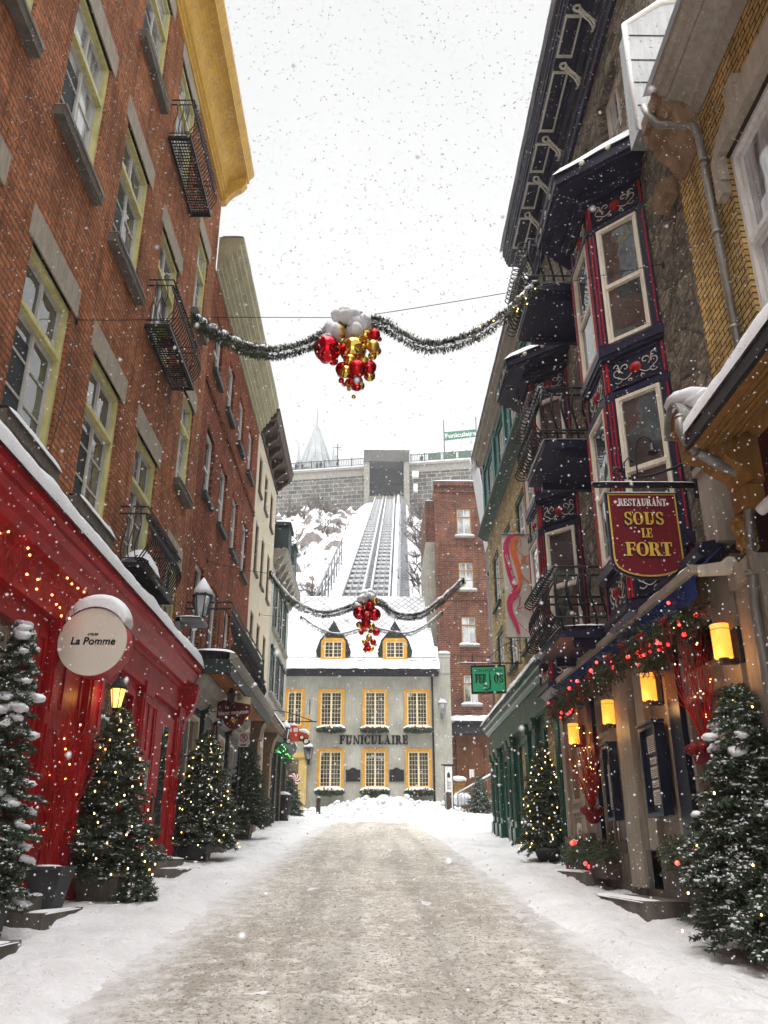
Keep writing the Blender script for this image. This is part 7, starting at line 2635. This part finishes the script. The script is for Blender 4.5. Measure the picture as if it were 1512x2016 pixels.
b_.inputs['Transmission Weight'].default_value = 1.0
b_.inputs['Roughness'].default_value = 0.02
b_.inputs['IOR'].default_value = 1.06
menu('narrow dark blue menu case with one long page beside the restaurant door', 12.62, 13.0, 1.95, 2.98, [(12.70, 12.92, 2.1, 2.72)])
menu('large dark blue menu cabinet with a column of pages under the amber lamp', 10.46, 11.08, 1.92, 2.98, [(10.62, 10.92, 2.66, 2.86), (10.65, 10.88, 2.52, 2.60), (10.62, 10.9, 2.36, 2.49), (10.65, 10.9, 2.25, 2.33), (10.6, 10.9, 2.05, 2.22)])

# awning
t = thing('awning', 'retracted dark blue awning with a cream front bar over the restaurant front', 'awning', (3.4, 12, 4.1))
def slope(y):
    return 4.02 + (y - 8.0) * 0.026
mb = MB()
mb.extrude(RW, [(0.125, 4.30), (0.36, 4.30), (0.40, 4.36), (0.36, 4.46), (0.125, 4.5)], 8.15, 16.2)
obj('cassette', mb, M['navy'], t)
def bar_pts(w0, w1, dz0, dz1, ya, yb):
    return [RW(ya, slope(ya) + dz0, w0), RW(yb, slope(yb) + dz0, w0), RW(yb, slope(yb) + dz0, w1), RW(ya, slope(ya) + dz0, w1), RW(ya, slope(ya) + dz1, w0), RW(yb, slope(yb) + dz1, w0), RW(yb, slope(yb) + dz1, w1), RW(ya, slope(ya) + dz1, w1)]
obj('front_bar', MB().hexa(bar_pts(0.46, 0.56, 0.06, 0.145, 8.0, 15.9)), M['taupe_light'], t)
mb = MB().hexa([RW(8.05, slope(8.05) + 0.10, 0.46), RW(15.85, slope(15.85) + 0.10, 0.46), RW(15.85, 4.36, 0.2), RW(8.05, 4.36, 0.2), RW(8.05, slope(8.05) + 0.11, 0.46), RW(15.85, slope(15.85) + 0.11, 0.46), RW(15.85, 4.37, 0.2), RW(8.05, 4.37, 0.2)])
n = 26
for i in range(n):
    ya, yb = 8.08 + 7.7 * i / n, 8.08 + 7.7 * (i + 1) / n
    k = 0.012 * math.sin(i * 1.3)
    mb.hexa([RW(ya, slope(ya) - 0.16 - 0.03 * (i % 2), 0.50 + k), RW(yb, slope(yb) - 0.16 - 0.03 * ((i + 1) % 2), 0.50 - k), RW(yb, slope(yb) - 0.16, 0.494 - k), RW(ya, slope(ya) - 0.16, 0.494 + k),
             RW(ya, slope(ya) + 0.06, 0.50), RW(yb, slope(yb) + 0.06, 0.50), RW(yb, slope(yb) + 0.06, 0.494), RW(ya, slope(ya) + 0.06, 0.494)])
obj('valance', mb, M['awning_blue'], t)
mb = MB().hexa([RW(7.9, 4.05, 0.16), RW(7.98, 4.05, 0.16), RW(7.98, 4.03, 0.5), RW(7.9, 4.03, 0.5), RW(7.9, 4.18, 0.16), RW(7.98, 4.18, 0.16), RW(7.98, 4.13, 0.5), RW(7.9, 4.13, 0.5)])
mb.lathe(RW(7.88, 4.14, 0.2), [(0.07, 0), (0.07, 0.12)], 16, axis=(0, 1, 0))
obj('end_arm', mb, M['offwhite'], t)
obj('snow', MB().tube([RW(y_, slope(y_) + 0.15, 0.50) for y_ in [8.1 + k_ * 0.26 for k_ in range(30)]], [0.03 + 0.015 * math.sin(k_ * 1.7) for k_ in range(30)], 8), M['snow'], t)

# security camera
t = thing('security_camera', 'small white bullet security camera on the oxblood wall at the right edge', 'camera', (3.55, 7.2, 4.5))
mb = MB().lathe((3.62, 7.05, 4.48), [(0.055, 0), (0.055, 0.16), (0.05, 0.18), (0.02, 0.19)], 16, axis=(-0.4, 0.75, -0.35))
obj('housing', mb, M['white'], t)
obj('lens', MB().lathe((3.62 - 0.4 * 0.21, 7.05 + 0.75 * 0.21, 4.48 - 0.35 * 0.21), [(0.04, 0), (0.04, 0.01)], 14, axis=(-0.4, 0.75, -0.35)), M['black'], t)
obj('mount', MB().tube([(3.68, 7.0, 4.56), (3.62, 7.08, 4.5)], 0.02, 6), M['white'], t)

# wall speaker horn under the lowest navy balcony
solo('horn_speaker', MB().lathe((2.72, 13.3, 4.22), [(0.03, 0), (0.035, 0.05), (0.06, 0.1), (0.075, 0.12)], 14, axis=(-0.5, -0.8, 0)).tube([(2.72, 13.3, 4.22), (2.8, 13.4, 4.36)], 0.01, 4), M['iron'], 'small black horn lamp under the lowest navy balcony', 'lamp', (2.72, 13.3, 4.2))

# handrails
mb = MB().tube([(-3.9, 20.0, 2.75), (-3.75, 20.2, 2.78), (-3.3, 21.3, 2.55), (-3.25, 21.35, 2.5)], 0.025, 6)
mb.tube([(-3.32, 21.3, 2.55), (-3.32, 21.3, 1.6)], 0.022, 6).tube([(-3.8, 20.1, 2.76), (-3.8, 20.1, 1.6)], 0.022, 6)
solo('handrail', mb, M['iron'], 'short black iron handrail beside the lit broad fir on the left', 'handrail', (-3.5, 20.8, 1.6))

# litter bin
t = thing('litter_bin', 'dark slatted litter bin with a snowy dome lid near the far left fir', 'bin', (-3.72, 36.6, 2.85))
c = Vector((-3.72, 36.6, 2.85))
mb = MB()
for k in range(22):
    a = 2 * math.pi * k / 22
    d, s_ = Vector((math.cos(a), math.sin(a), 0)), Vector((-math.sin(a), math.cos(a), 0))
    p = [c + d * 0.22 + s_ * 0.024, c + d * 0.22 - s_ * 0.024, c + d * 0.30 - s_ * 0.034 + Vector((0, 0, 0.95)), c + d * 0.30 + s_ * 0.034 + Vector((0, 0, 0.95))]
    mb.hexa([p[0], p[1], p[1] + d * 0.02, p[0] + d * 0.02, p[3], p[2], p[2] + d * 0.02, p[3] + d * 0.02])
mb.lathe(c, [(0.21, 0.02), (0.29, 0.94)], 20)
mb.lathe(c, [(0.335, 0.94), (0.34, 1.0), (0.31, 1.0)], 24)
obj('barrel', mb, M['trash'], t)
obj('lid_snow', MB().lathe(c, [(0.33, 0.99), (0.28, 1.06), (0.15, 1.12), (0.02, 1.15)], 20), M['snow'], t)

# bollards
def bollard(label, loc):
    mb = MB().lathe(loc, [(0.10, -0.2), (0.10, 0.62), (0.085, 0.68), (0.11, 0.72), (0.11, 0.78), (0.05, 0.86)], 12)
    t = thing('bollard', label, 'bollard', loc)
    obj('post', mb, M['brown'], t)
    obj('snow', MB().blob((loc[0], loc[1], loc[2] + 0.87), (0.09, 0.09, 0.04), 1, 0.2, 1), M['snow'], t)
bollard('short dark bollard at the left foot of the snow bank', (-2.52, 40.6, 3.15))
bollard('brown bollard at the right end of the snow bank by the upright poster', (3.42, 41.2, 3.45))
# stone bench wall
t = thing('low_stone_wall', 'low grey stone bench wall half buried in the ploughed snow', 'wall', (0.2, 42, 3.2))
obj('coping', MB().box(FW(42), -1.7, 2.05, 3.0, 3.62, -0.5, 0), M['concrete'], t)
sn = snowcap(MB(), FW(42), -1.8, 2.1, 3.6, -0.5, 0.02, 0.3, 4)
for i in range(60):
    rr = rng.uniform(0.05, 0.16)
    sn.blob((rng.uniform(-2, 2.3), 41.98 + rng.uniform(0, 0.5), 3.7 + rng.uniform(0, 0.25)), (rr, rr, rr * .8), i, 0.6, 1, 2)
lp_ = obj('loose_snow', sn, M['snow_rough'], t)
lp_['kind'] = 'stuff'
# upright poster
t = thing('poster_stand', 'tall narrow white poster stand at the right of the snow bank', 'poster', (3.5, 41.5, 3.3))
fr = FW(41.5)
obj('frame', MB().ring(fr, 3.28, 3.70, 3.35, 5.5, 0.035, -0.04, 0.03).box(fr, 3.16, 3.82, 5.5, 5.56, -0.05, 0.04), M['iron'], t)
obj('poster', MB().box(fr, 3.315, 3.665, 3.385, 5.465, -0.01, 0.02), M['white'], t)
mb = MB().box(fr, 3.38, 3.6, 3.6, 4.3, 0.021, 0.024)
mb.prism(fr, [(3.42, 4.95), (3.56, 4.95), (3.56, 5.12), (3.49, 5.22), (3.42, 5.12)], 0.021, 0.024)
for k in range(6):
    mb.box(fr, 3.4 + 0.01 * (k % 2), 3.6 - 0.02 * (k % 3), 4.45 + k * 0.07, 4.475 + k * 0.07, 0.021, 0.024)
obj('print', mb, M['asphalt_dark'], t)
# wooden barrel table with snow
t = thing('wooden_crate', 'pale wooden crate heaped with snow before the brick building door', 'crate', (4.15, 43.2, 4.2))
fr = FW(43.2)
mb = MB()
for k in range(5):
    mb.box(fr, 3.86 + 0.115 * k, 3.86 + 0.115 * k + 0.108, 4.0, 4.98, -0.5, 0)
mb.box(fr, 3.84, 4.46, 4.2, 4.28, 0.001, 0.03).box(fr, 3.84, 4.46, 4.75, 4.83, 0.001, 0.03)
obj('slats', mb, M['gold_wood'], t)
obj('snow', MB().blob(fr(4.15, 5.04, -0.25), (0.42, 0.36, 0.16), 2, 0.2, 2).blob(fr(4.2, 4.1, 0.2), (0.5, 0.4, 0.3), 3, 0.4, 2), M['snow'], t)
# stairs and railing, right
t = thing('stairway', 'stone stairway with a snowy steel railing rising right before the brick building', 'stairs', (4.8, 42, 3.1))
fr = FW(42)
mb, sn = MB(), MB()
for k in range(7):
    mb.box(fr, 4.05 + 0.3 * k, 6.6, 3.0, 3.34 + 0.15 * k, -1.2, 0.0 - 0.01 * k)
    snowcap(sn, fr, 4.05 + 0.3 * k, 4.4 + 0.3 * k, 3.34 + 0.15 * k, -1.1, 0.0, 0.05, k)
for k in range(3):
    mb.box(FW(41.3 - 0.3 * k), 4.2, 5.6, 2.9, 3.32 - 0.1 * k, -0.3, 0)
    snowcap(sn, FW(41.3 - 0.3 * k), 4.2, 5.6, 3.32 - 0.1 * k, -0.3, 0, 0.05, k)
obj('treads', mb, M['cut_stone'], t)
obj('snow', sn, M['snow'], t)
mb = MB()
A, B = Vector((3.93, 41.9, 4.25)), Vector((5.85, 41.9, 5.28))
for dz, r_ in ((0, 0.035), (-0.12, 0.02), (-0.72, 0.02)):
    mb.tube([A + Vector((0, 0, dz)), B + Vector((0, 0, dz))], r_, 6)
for k in range(13):
    p = A.lerp(B, k / 12)
    mb.tube([p + Vector((0, 0, -0.1)), p + Vector((0, 0, -0.74))], 0.014, 4)
for k in (0, 6, 12):
    p = A.lerp(B, k / 12)
    mb.tube([p, p + Vector((0, 0, -1.0))], 0.03, 5)
obj('railing', mb, M['steel'], t)
mb = MB().tube([A + Vector((0, 0, 0.05)), B + Vector((0, 0, 0.05))], 0.045, 6)
obj('rail_snow', mb, M['snow'], t)

# ================================================================ UPPER TOWN
tw = thing('terrace_wall', 'long coursed grey stone retaining wall of the upper terrace with an iron balustrade', 'wall', (0, 133, 52))
UF = Fr((0, 133, 0), (1, -0.171, 0), (-0.171, -1, 0))
mb = MB().box(UF, -45, 45, 46, 62.6, -6, 0)
obj('wall', mb, M['stone_wall'], tw)
mb = MB().box(UF, -45, -1.9, 62.601, 63.9, -6, 0.12).box(UF, 5.75, 45, 62.601, 63.9, -6, 0.12)
mb.box(UF, -45, 45, 63.901, 64.3, -6, 0.3)
obj('coping', mb, M['cut_stone'], tw)
obj('snow', MB().box(UF, -45, 45, 64.301, 64.5, -6, 0.32), M['snow'], tw)
mb = MB()
for (a, b) in ((-45, -2.2), (6.2, 45)):
    mb.tube([UF(a, 66.0, 0), UF(b, 66.0, 0)], 0.07, 5)
    mb.tube([UF(a, 64.8, 0), UF(b, 64.8, 0)], 0.05, 5)
    u = a
    while u < b:
        mb.box(UF, u - 0.09, u + 0.09, 64.5, 66.2, -0.09, 0.09)
        for k in range(1, 8):
            mb.box(UF, u + k * 0.3 - 0.03, u + k * 0.3 + 0.03, 64.8, 66.0, -0.03, 0.03)
        u += 2.4
obj('balustrade', mb, M['slate_green'], tw)

st = thing('upper_station', 'dark concrete funicular station mouth set in the terrace wall above the rails', 'station', (1.9, 130, 56))
fr = FW(129)
mb = MB()
mb.box(fr, -1.9, -1.0, 53.5, 63.1, -6, 0.4)
mb.box(fr, 4.75, 5.65, 53.5, 63.1, -6, 0.4)
mb.box(fr, -0.999, 4.749, 50, 57.2, -6, -0.5)
obj('walls', mb, M['cut_stone'], st)
obj('roof_slab', MB().box(fr, -1.95, 5.7, 63.101, 65.2, -7, 0.6), paint('dark_board_concrete', (0.12, 0.115, 0.105), 0.9, 0.3, 0.5, 0.3), st)
mb = MB().box(fr, -0.999, 4.749, 57.25, 63.1, -2.9, -2.4)
for k in range(5):
    mb.box(fr, -0.9 + k * 1.4, -0.75 + k * 1.4, 57.3, 63.0, -2.39, -2.2)
mb.box(fr, -0.9, 4.7, 60.0, 60.25, -2.1, -1.9)
mb.box(fr, -0.9, 4.7, 58.6, 58.8, -1.8, -1.6)
obj('dark_interior', mb, M['asphalt_dark'], st)  # flat dark backdrop and bars stand in for the unlit depth
obj('snow', MB().box(fr, -1.95, 5.7, 65.201, 65.32, -7, 0.6), M['snow'], st)
t = thing('equipment_box', 'white equipment boxes on a post beside the station mouth', 'box', (7, 130, 58))
obj('cabinet', MB().box(fr, 6.1, 7.2, 60.2, 61.3, 0, 0.7).box(fr, 6.3, 7.0, 57.6, 59, 0, 0.6), M['white'], t)
obj('post', MB().tube([fr(6.65, 61, -0.2), fr(6.65, 53, -0.2)], 0.1, 6), M['steel'], t)

def rail_line(xa, xb, off=0.0, ya=50.5, yb=131.5):
    """point on the incline above a plan line through (xa, 65) and (xb, 130)"""
    f = lambda y: Vector((xa + (xb - xa) * (y - 65) / 65, y, 20.8 + 0.56 * (y - 65) + off))
    return f, [f(ya), f(yb)]
def track(label, l, r):
    t = thing('funicular_track', label, 'railway track', (l[0], 65, 20.8))
    fl, pl_ = rail_line(*l)
    fr2, pr2 = rail_line(*r)
    for p in (pl_, pr2):
        rl = obj('rail', MB().tube(p, 0.13, 6), M['rail_steel'], t)
        obj('snow', MB().tube([q + Vector((-0.03, 0, 0.10)) for q in p], 0.075, 6), M['snow'], rl)
    mid = MB()
    for k in (0.33, 0.67):
        a = pl_[0].lerp(pr2[0], k) - Vector((0, 0, 0.1)); b = pl_[1].lerp(pr2[1], k) - Vector((0, 0, 0.1))
        obj('guide_rail', MB().tube([a, b], 0.06, 4), M['rail_steel'], t)
    proto = None
    y = 52
    while y < 129:
        a, b = fl(y), fr2(y)
        obj('sleeper', MB().box(FW(y), a.x, b.x, a.z - 0.35, a.z - 0.12, -0.10, 0.10), M['snow'], t)
        y += 1.9
    shade_sheet = MB().quad(pl_[0] - Vector((0, 0, 0.62)), pr2[0] - Vector((0, 0, 0.62)), pr2[1] - Vector((0, 0, 0.62)), pl_[1] - Vector((0, 0, 0.62)))  # dark sheet under the sleepers stands in for trestle shadow
    obj('shade_sheet', shade_sheet, M['trestle_shadow'], t)
    for (q0, q1, d) in ((pl_[0], pl_[1], -0.35), (pr2[0], pr2[1], -0.35)):
        obj('beam', MB().tube([q0 + Vector((0, 0, -0.5)), q1 + Vector((0, 0, -0.5))], 0.18, 4), M['steel'], t)
    return t
track('left inclined funicular track with snow-lined rails below the station mouth', (-2.65, 0.05), (-1.0, 1.35))
track('right inclined funicular track with snow-lined rails below the station mouth', (-0.35, 1.85), (1.15, 3.2))
def ladder(label, l, r, step=0.9):
    t = thing('service_stairs', label, 'stairs', (l[0], 65, 20.8))
    fl, a = rail_line(*l); f2, b = rail_line(*r)
    obj('stringer', MB().tube(a, 0.05, 4).tube(b, 0.05, 4), M['rail_steel'], t)
    y = 52
    while y < 128:
        p, q = fl(y), f2(y)
        obj('tread', MB().box(FW(y), p.x, q.x, p.z - 0.15, p.z + 0.02, -0.13, 0.13), M['rail_steel'], t)
        y += step
    return t
ladder('narrow metal service stairs between the two funicular tracks', (-0.88, 1.42), (-0.45, 1.78))
t = ladder('outer service stairs with handrail right of the funicular tracks', (2.0, 4.3), (2.75, 5.0))
fl, a = rail_line(2.0, 4.3, 1.3)
mb = MB().tube(a, 0.05, 4)
y = 52
while y < 128:
    p = fl(y); mb.tube([p, p - Vector((0, 0, 1.3))], 0.03, 4); y += 3
obj('handrail', mb, M['rail_steel'], t)
fl, a = rail_line(1.55, 3.85, 0.1)
t = thing('snowy_pipe', 'thick snow-covered pipe running up beside the right funicular track', 'pipe', (1.5, 65, 20.8))
obj('pipe', MB().tube(a, 0.2, 8), M['steel'], t)
obj('snow', MB().tube([q + Vector((0, 0, 0.14)) for q in a], 0.22, 8), M['snow'], t)
# steel guard fence left of the tracks
fl, a = rail_line(-4.0, -1.6, 1.7, 55, 82)
f0, a0 = rail_line(-4.0, -1.6, -1.0, 55, 82)
mb = MB().tube(a, 0.09, 5)
mb.tube([q - Vector((0, 0, 1.2)) for q in a], 0.07, 5)
y = 55
while y < 82:
    mb.tube([fl(y), f0(y)], 0.06, 4); y += 2.6
solo('guard_fence', mb, M['steel'], 'steel guard fence down the left side of the funicular tracks', 'fence', (-4, 65, 20))

# chateau turret behind the terrace
t = thing('castle_turret', 'pale conical copper turret roof with small spires, fading in the snowfall behind the terrace', 'tower', (-14.3, 184, 62))
c = Vector((-14.3, 184, 0))
mb = MB().lathe(c, [(4.1, 60), (4.1, 86.5)], 12, smooth=False)
obj('drum', mb, M['cut_stone'], t)
rf1 = obj('roof', MB().lathe(c, [(4.5, 86.4), (3.9, 88.2), (2.9, 91.4), (1.7, 95.4), (0.5, 98.8), (0.16, 99.8), (0.2, 100.2), (0.08, 104)], 12, smooth=False), M['castle_roof'], t)
for k in range(12):
    a = 2 * math.pi * (k + 0.5) / 12
    d = Vector((math.cos(a), math.sin(a), 0))
    pass
mb = MB()
for k in range(12):
    a = 2 * math.pi * k / 12
    d = Vector((math.cos(a), math.sin(a), 0))
    mb.tube([c + d * 4.5 + Vector((0, 0, 86.5)), c + d * 2.93 + Vector((0, 0, 91.4)), c + d * 0.5 + Vector((0, 0, 98.8))], 0.09, 4)
obj('rib', mb, M['rail_steel'], rf1)
for dx, hh in ((-4.0, 93), (4.3, 92.6), (4.9, 90)):
    cc = c + Vector((dx, -2, 0))
    obj('spirelet', MB().lathe(cc, [(0.8, 62), (0.8, 87), (0.9, 87.1), (0.25, 90.2), (0.05, hh + 0.6)], 8, smooth=False), M['castle_roof'], t)
obj('dormer', MB().box(FW(179.6), -15.5, -13.1, 84, 87.6, -1.5, 0).prism(FW(179.6), [(-15.7, 87.6), (-12.9, 87.6), (-14.3, 89.4)], -1.5, 0), M['castle_roof'], t)
t = thing('roofed_turret', 'small grey dormered roof at the left behind the terrace, beside the brown cornice', 'building', (-21.6, 184, 62))
mb = MB().box(FW(184), -23.5, -19.6, 60, 87.5, -4, 0)
mb.prism(FW(183.8), [(-24, 87.5), (-19.1, 87.5), (-20.2, 90.2), (-22.8, 91.8)], -4.2, 0)
mb.box(FW(182.9), -22.4, -21.6, 90, 92.5, -1, 0)
obj('wall', mb, M['castle_roof'], t)
obj('snow', MB().prism(FW(183.6), [(-23.6, 88.0), (-19.3, 87.9), (-20.25, 90.3), (-22.8, 91.9)], -0.1, 0.1), M['snow'], t)
for u in (-21.0, -20.3):
    obj('window', MB().box(FW(184), u - 0.2, u + 0.2, 84.6, 86.6, 0.001, 0.1), M['iron'], t)

# terrace lamp post
t = thing('street_lamp', 'four-globe street lamp on the terrace left of the station mouth', 'street lamp', (-6.6, 132.5, 64.5))
c = Vector((-6.6, 132.9, 64.5))
mb = MB().lathe(c, [(0.22, 0), (0.16, 0.5), (0.09, 0.6), (0.07, 3.6), (0.1, 3.7), (0.04, 4.2)], 8)
mb.tube([c + Vector((-0.8, 0, 3.2)), c + Vector((-0.5, 0, 3.35)), c + Vector((0.5, 0, 3.35)), c + Vector((0.8, 0, 3.2))], 0.05, 5)
obj('post', mb, M['iron'], t)
for dx, dz in ((-0.8, 2.95), (0.8, 2.95), (-0.4, 3.05), (0.4, 3.05), (0, 4.3)):
    obj('globe', MB().blob(c + Vector((dx, 0, dz)), 0.2, 0, 0, 2), M['white'], t)
# funiculaire name board
t = thing('name_board', 'green board reading Funiculaire held between two masts on the terrace', 'sign', (14.7, 131, 64.5))
fr = FW(131)
mb = MB().tube([fr(11.85, 64, 0), fr(11.85, 72.3, 0)], 0.09, 6).tube([fr(17.5, 64, 0), fr(17.5, 73, 0)], 0.09, 6)
obj('mast', mb, M['slate_green'], t)
obj('board', MB().prism(fr, [(11.95, 68.3), (17.45, 69.1), (17.45, 70.5), (11.95, 69.9)], 0.0, 0.15), M['sign_bluegreen'], t)
text('Funiculaire', 1.25, fr, 14.7, 69.40, 0.16, M['white'], t, rot=R(7), bold=0.03)
# pale banners tied along the balustrade
for k, x in enumerate((9.2, 11.8, 14.4)):
    t = solo('balustrade_banner', MB().box(UF, x, x + 2.2, 64.75, 65.9, 0.08, 0.12), M['sage_b'] if 'sage_b' in M else M['sagegreen'],
             ('pale green banner tied to the balustrade, nearest the station mouth', 'pale green banner tied to the balustrade below the left mast', 'pale green banner tied to the balustrade below the Funiculaire board')[k], 'banner', tuple(UF(x, 64.75, 0.1)))

# walkers on the terrace, each one skinned figure
def person(label, loc, coat='coat', s=1.0, turn=0.0, stride=0.15):
    me = bpy.data.meshes.new('person')
    J = [(0, 0, 0.95), (0, 0, 1.2), (0, 0, 1.42), (0, 0, 1.52), (0, -0.02, 1.66), (0, -0.01, 1.76),
         (0.19, 0, 1.4), (0.25, 0.02, 1.12), (0.24, -0.12, 0.9), (0.24, -0.16, 0.82), (-0.19, 0, 1.4), (-0.26, -0.02, 1.12), (-0.24, 0.08, 0.9), (-0.24, 0.08, 0.82),
         (0.10, 0, 0.88), (0.11, -stride, 0.48), (0.11, -stride * 0.9, 0.06), (0.11, -stride - 0.16, 0.03), (-0.10, 0, 0.88), (-0.11, stride * 0.6, 0.48), (-0.11, stride * 1.2, 0.08), (-0.11, stride * 1.2 - 0.16, 0.03)]
    E = [(0, 1), (1, 2), (2, 3), (3, 4), (4, 5), (2, 6), (6, 7), (7, 8), (8, 9), (2, 10), (10, 11), (11, 12), (12, 13), (0, 14), (14, 15), (15, 16), (16, 17), (0, 18), (18, 19), (19, 20), (20, 21)]
    Rr = [0.17, 0.17, 0.18, 0.07, 0.11, 0.08, 0.09, 0.065, 0.05, 0.045, 0.09, 0.065, 0.05, 0.045, 0.11, 0.075, 0.055, 0.05, 0.11, 0.075, 0.055, 0.05]
    ct, st_ = math.cos(turn), math.sin(turn)
    me.from_pydata([((x * ct - y_ * st_) * s, (x * st_ + y_ * ct) * s, z * s) for x, y_, z in J], E, [])
    o = bpy.data.objects.new('person', me)
    COL.objects.link(o)
    sk = o.modifiers.new('skin', 'SKIN')
    for i, v in enumerate(me.skin_vertices[0].data):
        v.radius = (Rr[i] * s, Rr[i] * s)
        v.use_root = (i == 0)
    sb = o.modifiers.new('sub', 'SUBSURF'); sb.levels = 1; sb.render_levels = 1
    me.materials.append(M[coat])
    o.location = loc
    tag(o, label, 'person')
    return o
gy = 64.5
person('person in a dark coat at the balustrade left of the turret, hidden to the waist', (-14.0, 136.0, gy), turn=0.3)
person('person in a rust coat beside the dark-coated one at the left end of the balustrade', (-12.9, 136.0, gy), 'brown', turn=-0.4)
person('person in dark clothes leaning at the balustrade below the turret', (-9.6, 135.2, gy), turn=0.1)
person('person alone at the balustrade right of the station mouth', (8.0, 132.4, gy), turn=2.9)
person('person in a slate jacket close behind the one below the turret', (-10.3, 135.6, gy), 'slate_green', turn=0.8)

# ---- bare shrubs and trees on the cliff
def bare(seed, h):
    rng = random.Random(seed)
    mb = MB()
    def br(p, d, L, r, lev):
        n = 4
        pts = [p]
        q = p
        for k in range(n):
            d = (d + rvec(rng) * 0.20 + Vector((0, 0, 0.04))).normalized()
            q = q + d * L / n
            pts.append(q)
        mb.tube(pts, [r * (1 - 0.5 * k / n) for k in range(n + 1)], 3 if lev > 1 else 5)
        if lev < 4:
            for k in range(rng.randint(2, 4) + (2 if lev == 0 else 0)):
                j = rng.randint(1, n)
                br(pts[j], (d + rvec(rng) * 0.75).normalized(), L * rng.uniform(0.45, 0.75), r * 0.5, lev + 1)
    for k in range(3):
        br(Vector((0, 0, -0.3)), Vector((rng.uniform(-.5, .5), rng.uniform(-.5, .5), 1)).normalized(), h * 0.42, h * 0.026, 0)
    return mb
protos = []
spots = [(-11, 122, 9, 0), (-9.0, 126, 9, 1), (-7.0, 124, 7, 2), (-13.5, 124, 7, 1), (5.8, 98, 8, 0), (6.4, 86, 7, 1), (5.2, 78, 6, 2), (6.8, 108, 8, 2), (4.4, 72, 6, 0), (7.4, 118, 7, 1), (4.2, 66, 5, 1), (5.9, 92, 7, 2), (3.9, 62, 4.5, 0)]
rng = random.Random(44)
for i in range(46):
    spots.append((rng.uniform(-13, -4.2), rng.uniform(62, 120), rng.uniform(2.0, 4.6), i % 3))
for i in range(10):
    spots.append((rng.uniform(4.5, 8.0), rng.uniform(66, 118), rng.uniform(3, 6), i % 3))
for i, (x, y, h, k) in enumerate(spots):
    big = h > 6 and x < 0
    lab = 'bare wintry tree standing against the terrace wall' if big else ('bare reddish shrub on the slope right of the funicular tracks' if x > 0 else 'bare shrub poking from the snowy cliff left of the tracks')
    grp = 'bare trees at the terrace wall' if big else ('bare shrubs right of the tracks' if x > 0 else 'bare shrubs on the left cliff')
    if len(protos) < 3:
        t = thing('bare_shrub' if not big else 'bare_tree', lab, 'shrub' if not big else 'tree', (0, 0, 0), grp)
        obj('branches', bare(k + 60, 1.0), M['twig'], t)
        protos.append(t)
    else:
        t = dup(protos[k], (0, 0, 0), label=lab, group=grp)
        t['category'] = 'tree' if big else 'shrub'
    t.name = 'bare_tree' if big else 'bare_shrub'
    t.location = (x, y, cliff_z(x, y) - 0.1)
    t.scale = (h, h, h)
    t.rotation_euler = (0, 0, i * 1.7)

# wires across the street
mb = MB().tube([LW(9.55, 8.1, 0.0), LW(9.55, 6.9, 0.02), LW(9.2, 5.5, 0.03), LW(9.1, 5.2, 0.2)], 0.006, 4)
solo('cable', mb, M['iron'], 'thin black cable hanging down the orange-red brick wall to the red cornice', 'cable', (-4, 9.4, 5.2))

# ================================================================ FALLING SNOW
rng = random.Random(99)
mb = MB()
OC = [(1, 0, 0), (-1, 0, 0), (0, 1, 0), (0, -1, 0), (0, 0, 1), (0, 0, -1)]
OF = [(0, 2, 4), (2, 1, 4), (1, 3, 4), (3, 0, 4), (2, 0, 5), (1, 2, 5), (3, 1, 5), (0, 3, 5)]
vv, ff = [], []
def flake(p, r):
    n = len(vv)
    for c in OC:
        k = r * rng.uniform(0.55, 1.25)
        vv.append((p[0] + c[0] * k, p[1] + c[1] * k, p[2] + c[2] * k))
    for f in OF:
        ff.append((n + f[0], n + f[1], n + f[2]))
for i in range(44000):
    y = rng.uniform(1.6, 19)
    x = rng.uniform(-0.58, 0.58) * y
    z = 1.45 + y * rng.uniform(-0.22, 1.45)
    if x < -3.4 or x > 3.3 or z < gz(y) + 0.15:
        continue
    flake((x, y, z), min(0.0024 + 0.0042 * rng.random() ** 2.4, 0.0011 * y + 0.0008))
for i in range(120):
    y = rng.uniform(0.55, 2.6)
    flake((rng.uniform(-0.45, 0.45) * y, y, 1.45 + y * rng.uniform(-0.15, 1.2)), rng.uniform(0.0018, 0.0042))
mb.v, mb.f = vv, ff
mb.mi = [0 if vv[f[0]][2] > 3.2 else 1 for f in ff]; mb.sm = [True] * len(ff)  # high flakes coloured darker, as if shaded against the sky; low ones brighter
sf = obj('falling_snow', mb, paint('shaded_snowflake', (0.46, 0.465, 0.48), 0.8, 0.05, 1, 0, streak=False), recalc=False)
sf.data.materials.append(paint('lit_low_snowflake', (0.74, 0.75, 0.78), 0.8, 0.05, 1, 0, streak=False))
sf.data.polygons.foreach_set('material_index', mb.mi)
sf['kind'] = 'stuff'

# ================================================================ HAZE
hm = bpy.data.materials.new('snowy_air')
hm.use_nodes = True
hn = hm.node_tree
hn.nodes.clear()
ho = hn.nodes.new('ShaderNodeOutputMaterial')
hv = hn.nodes.new('ShaderNodeVolumePrincipled')
hv.inputs['Color'].default_value = (0.93, 0.95, 0.98, 1)
hv.inputs['Density'].default_value = 0.00065
hn.links.new(hv.outputs[0], ho.inputs['Volume'])
mb = MB().hexa([(-320, -210, -40), (320, -210, -40), (320, 470, -40), (-320, 470, -40), (-320, -210, 112), (320, -210, 112), (320, 470, 112), (-320, 470, 112)])
hz = obj('haze', mb, hm)
hz['kind'] = 'stuff'
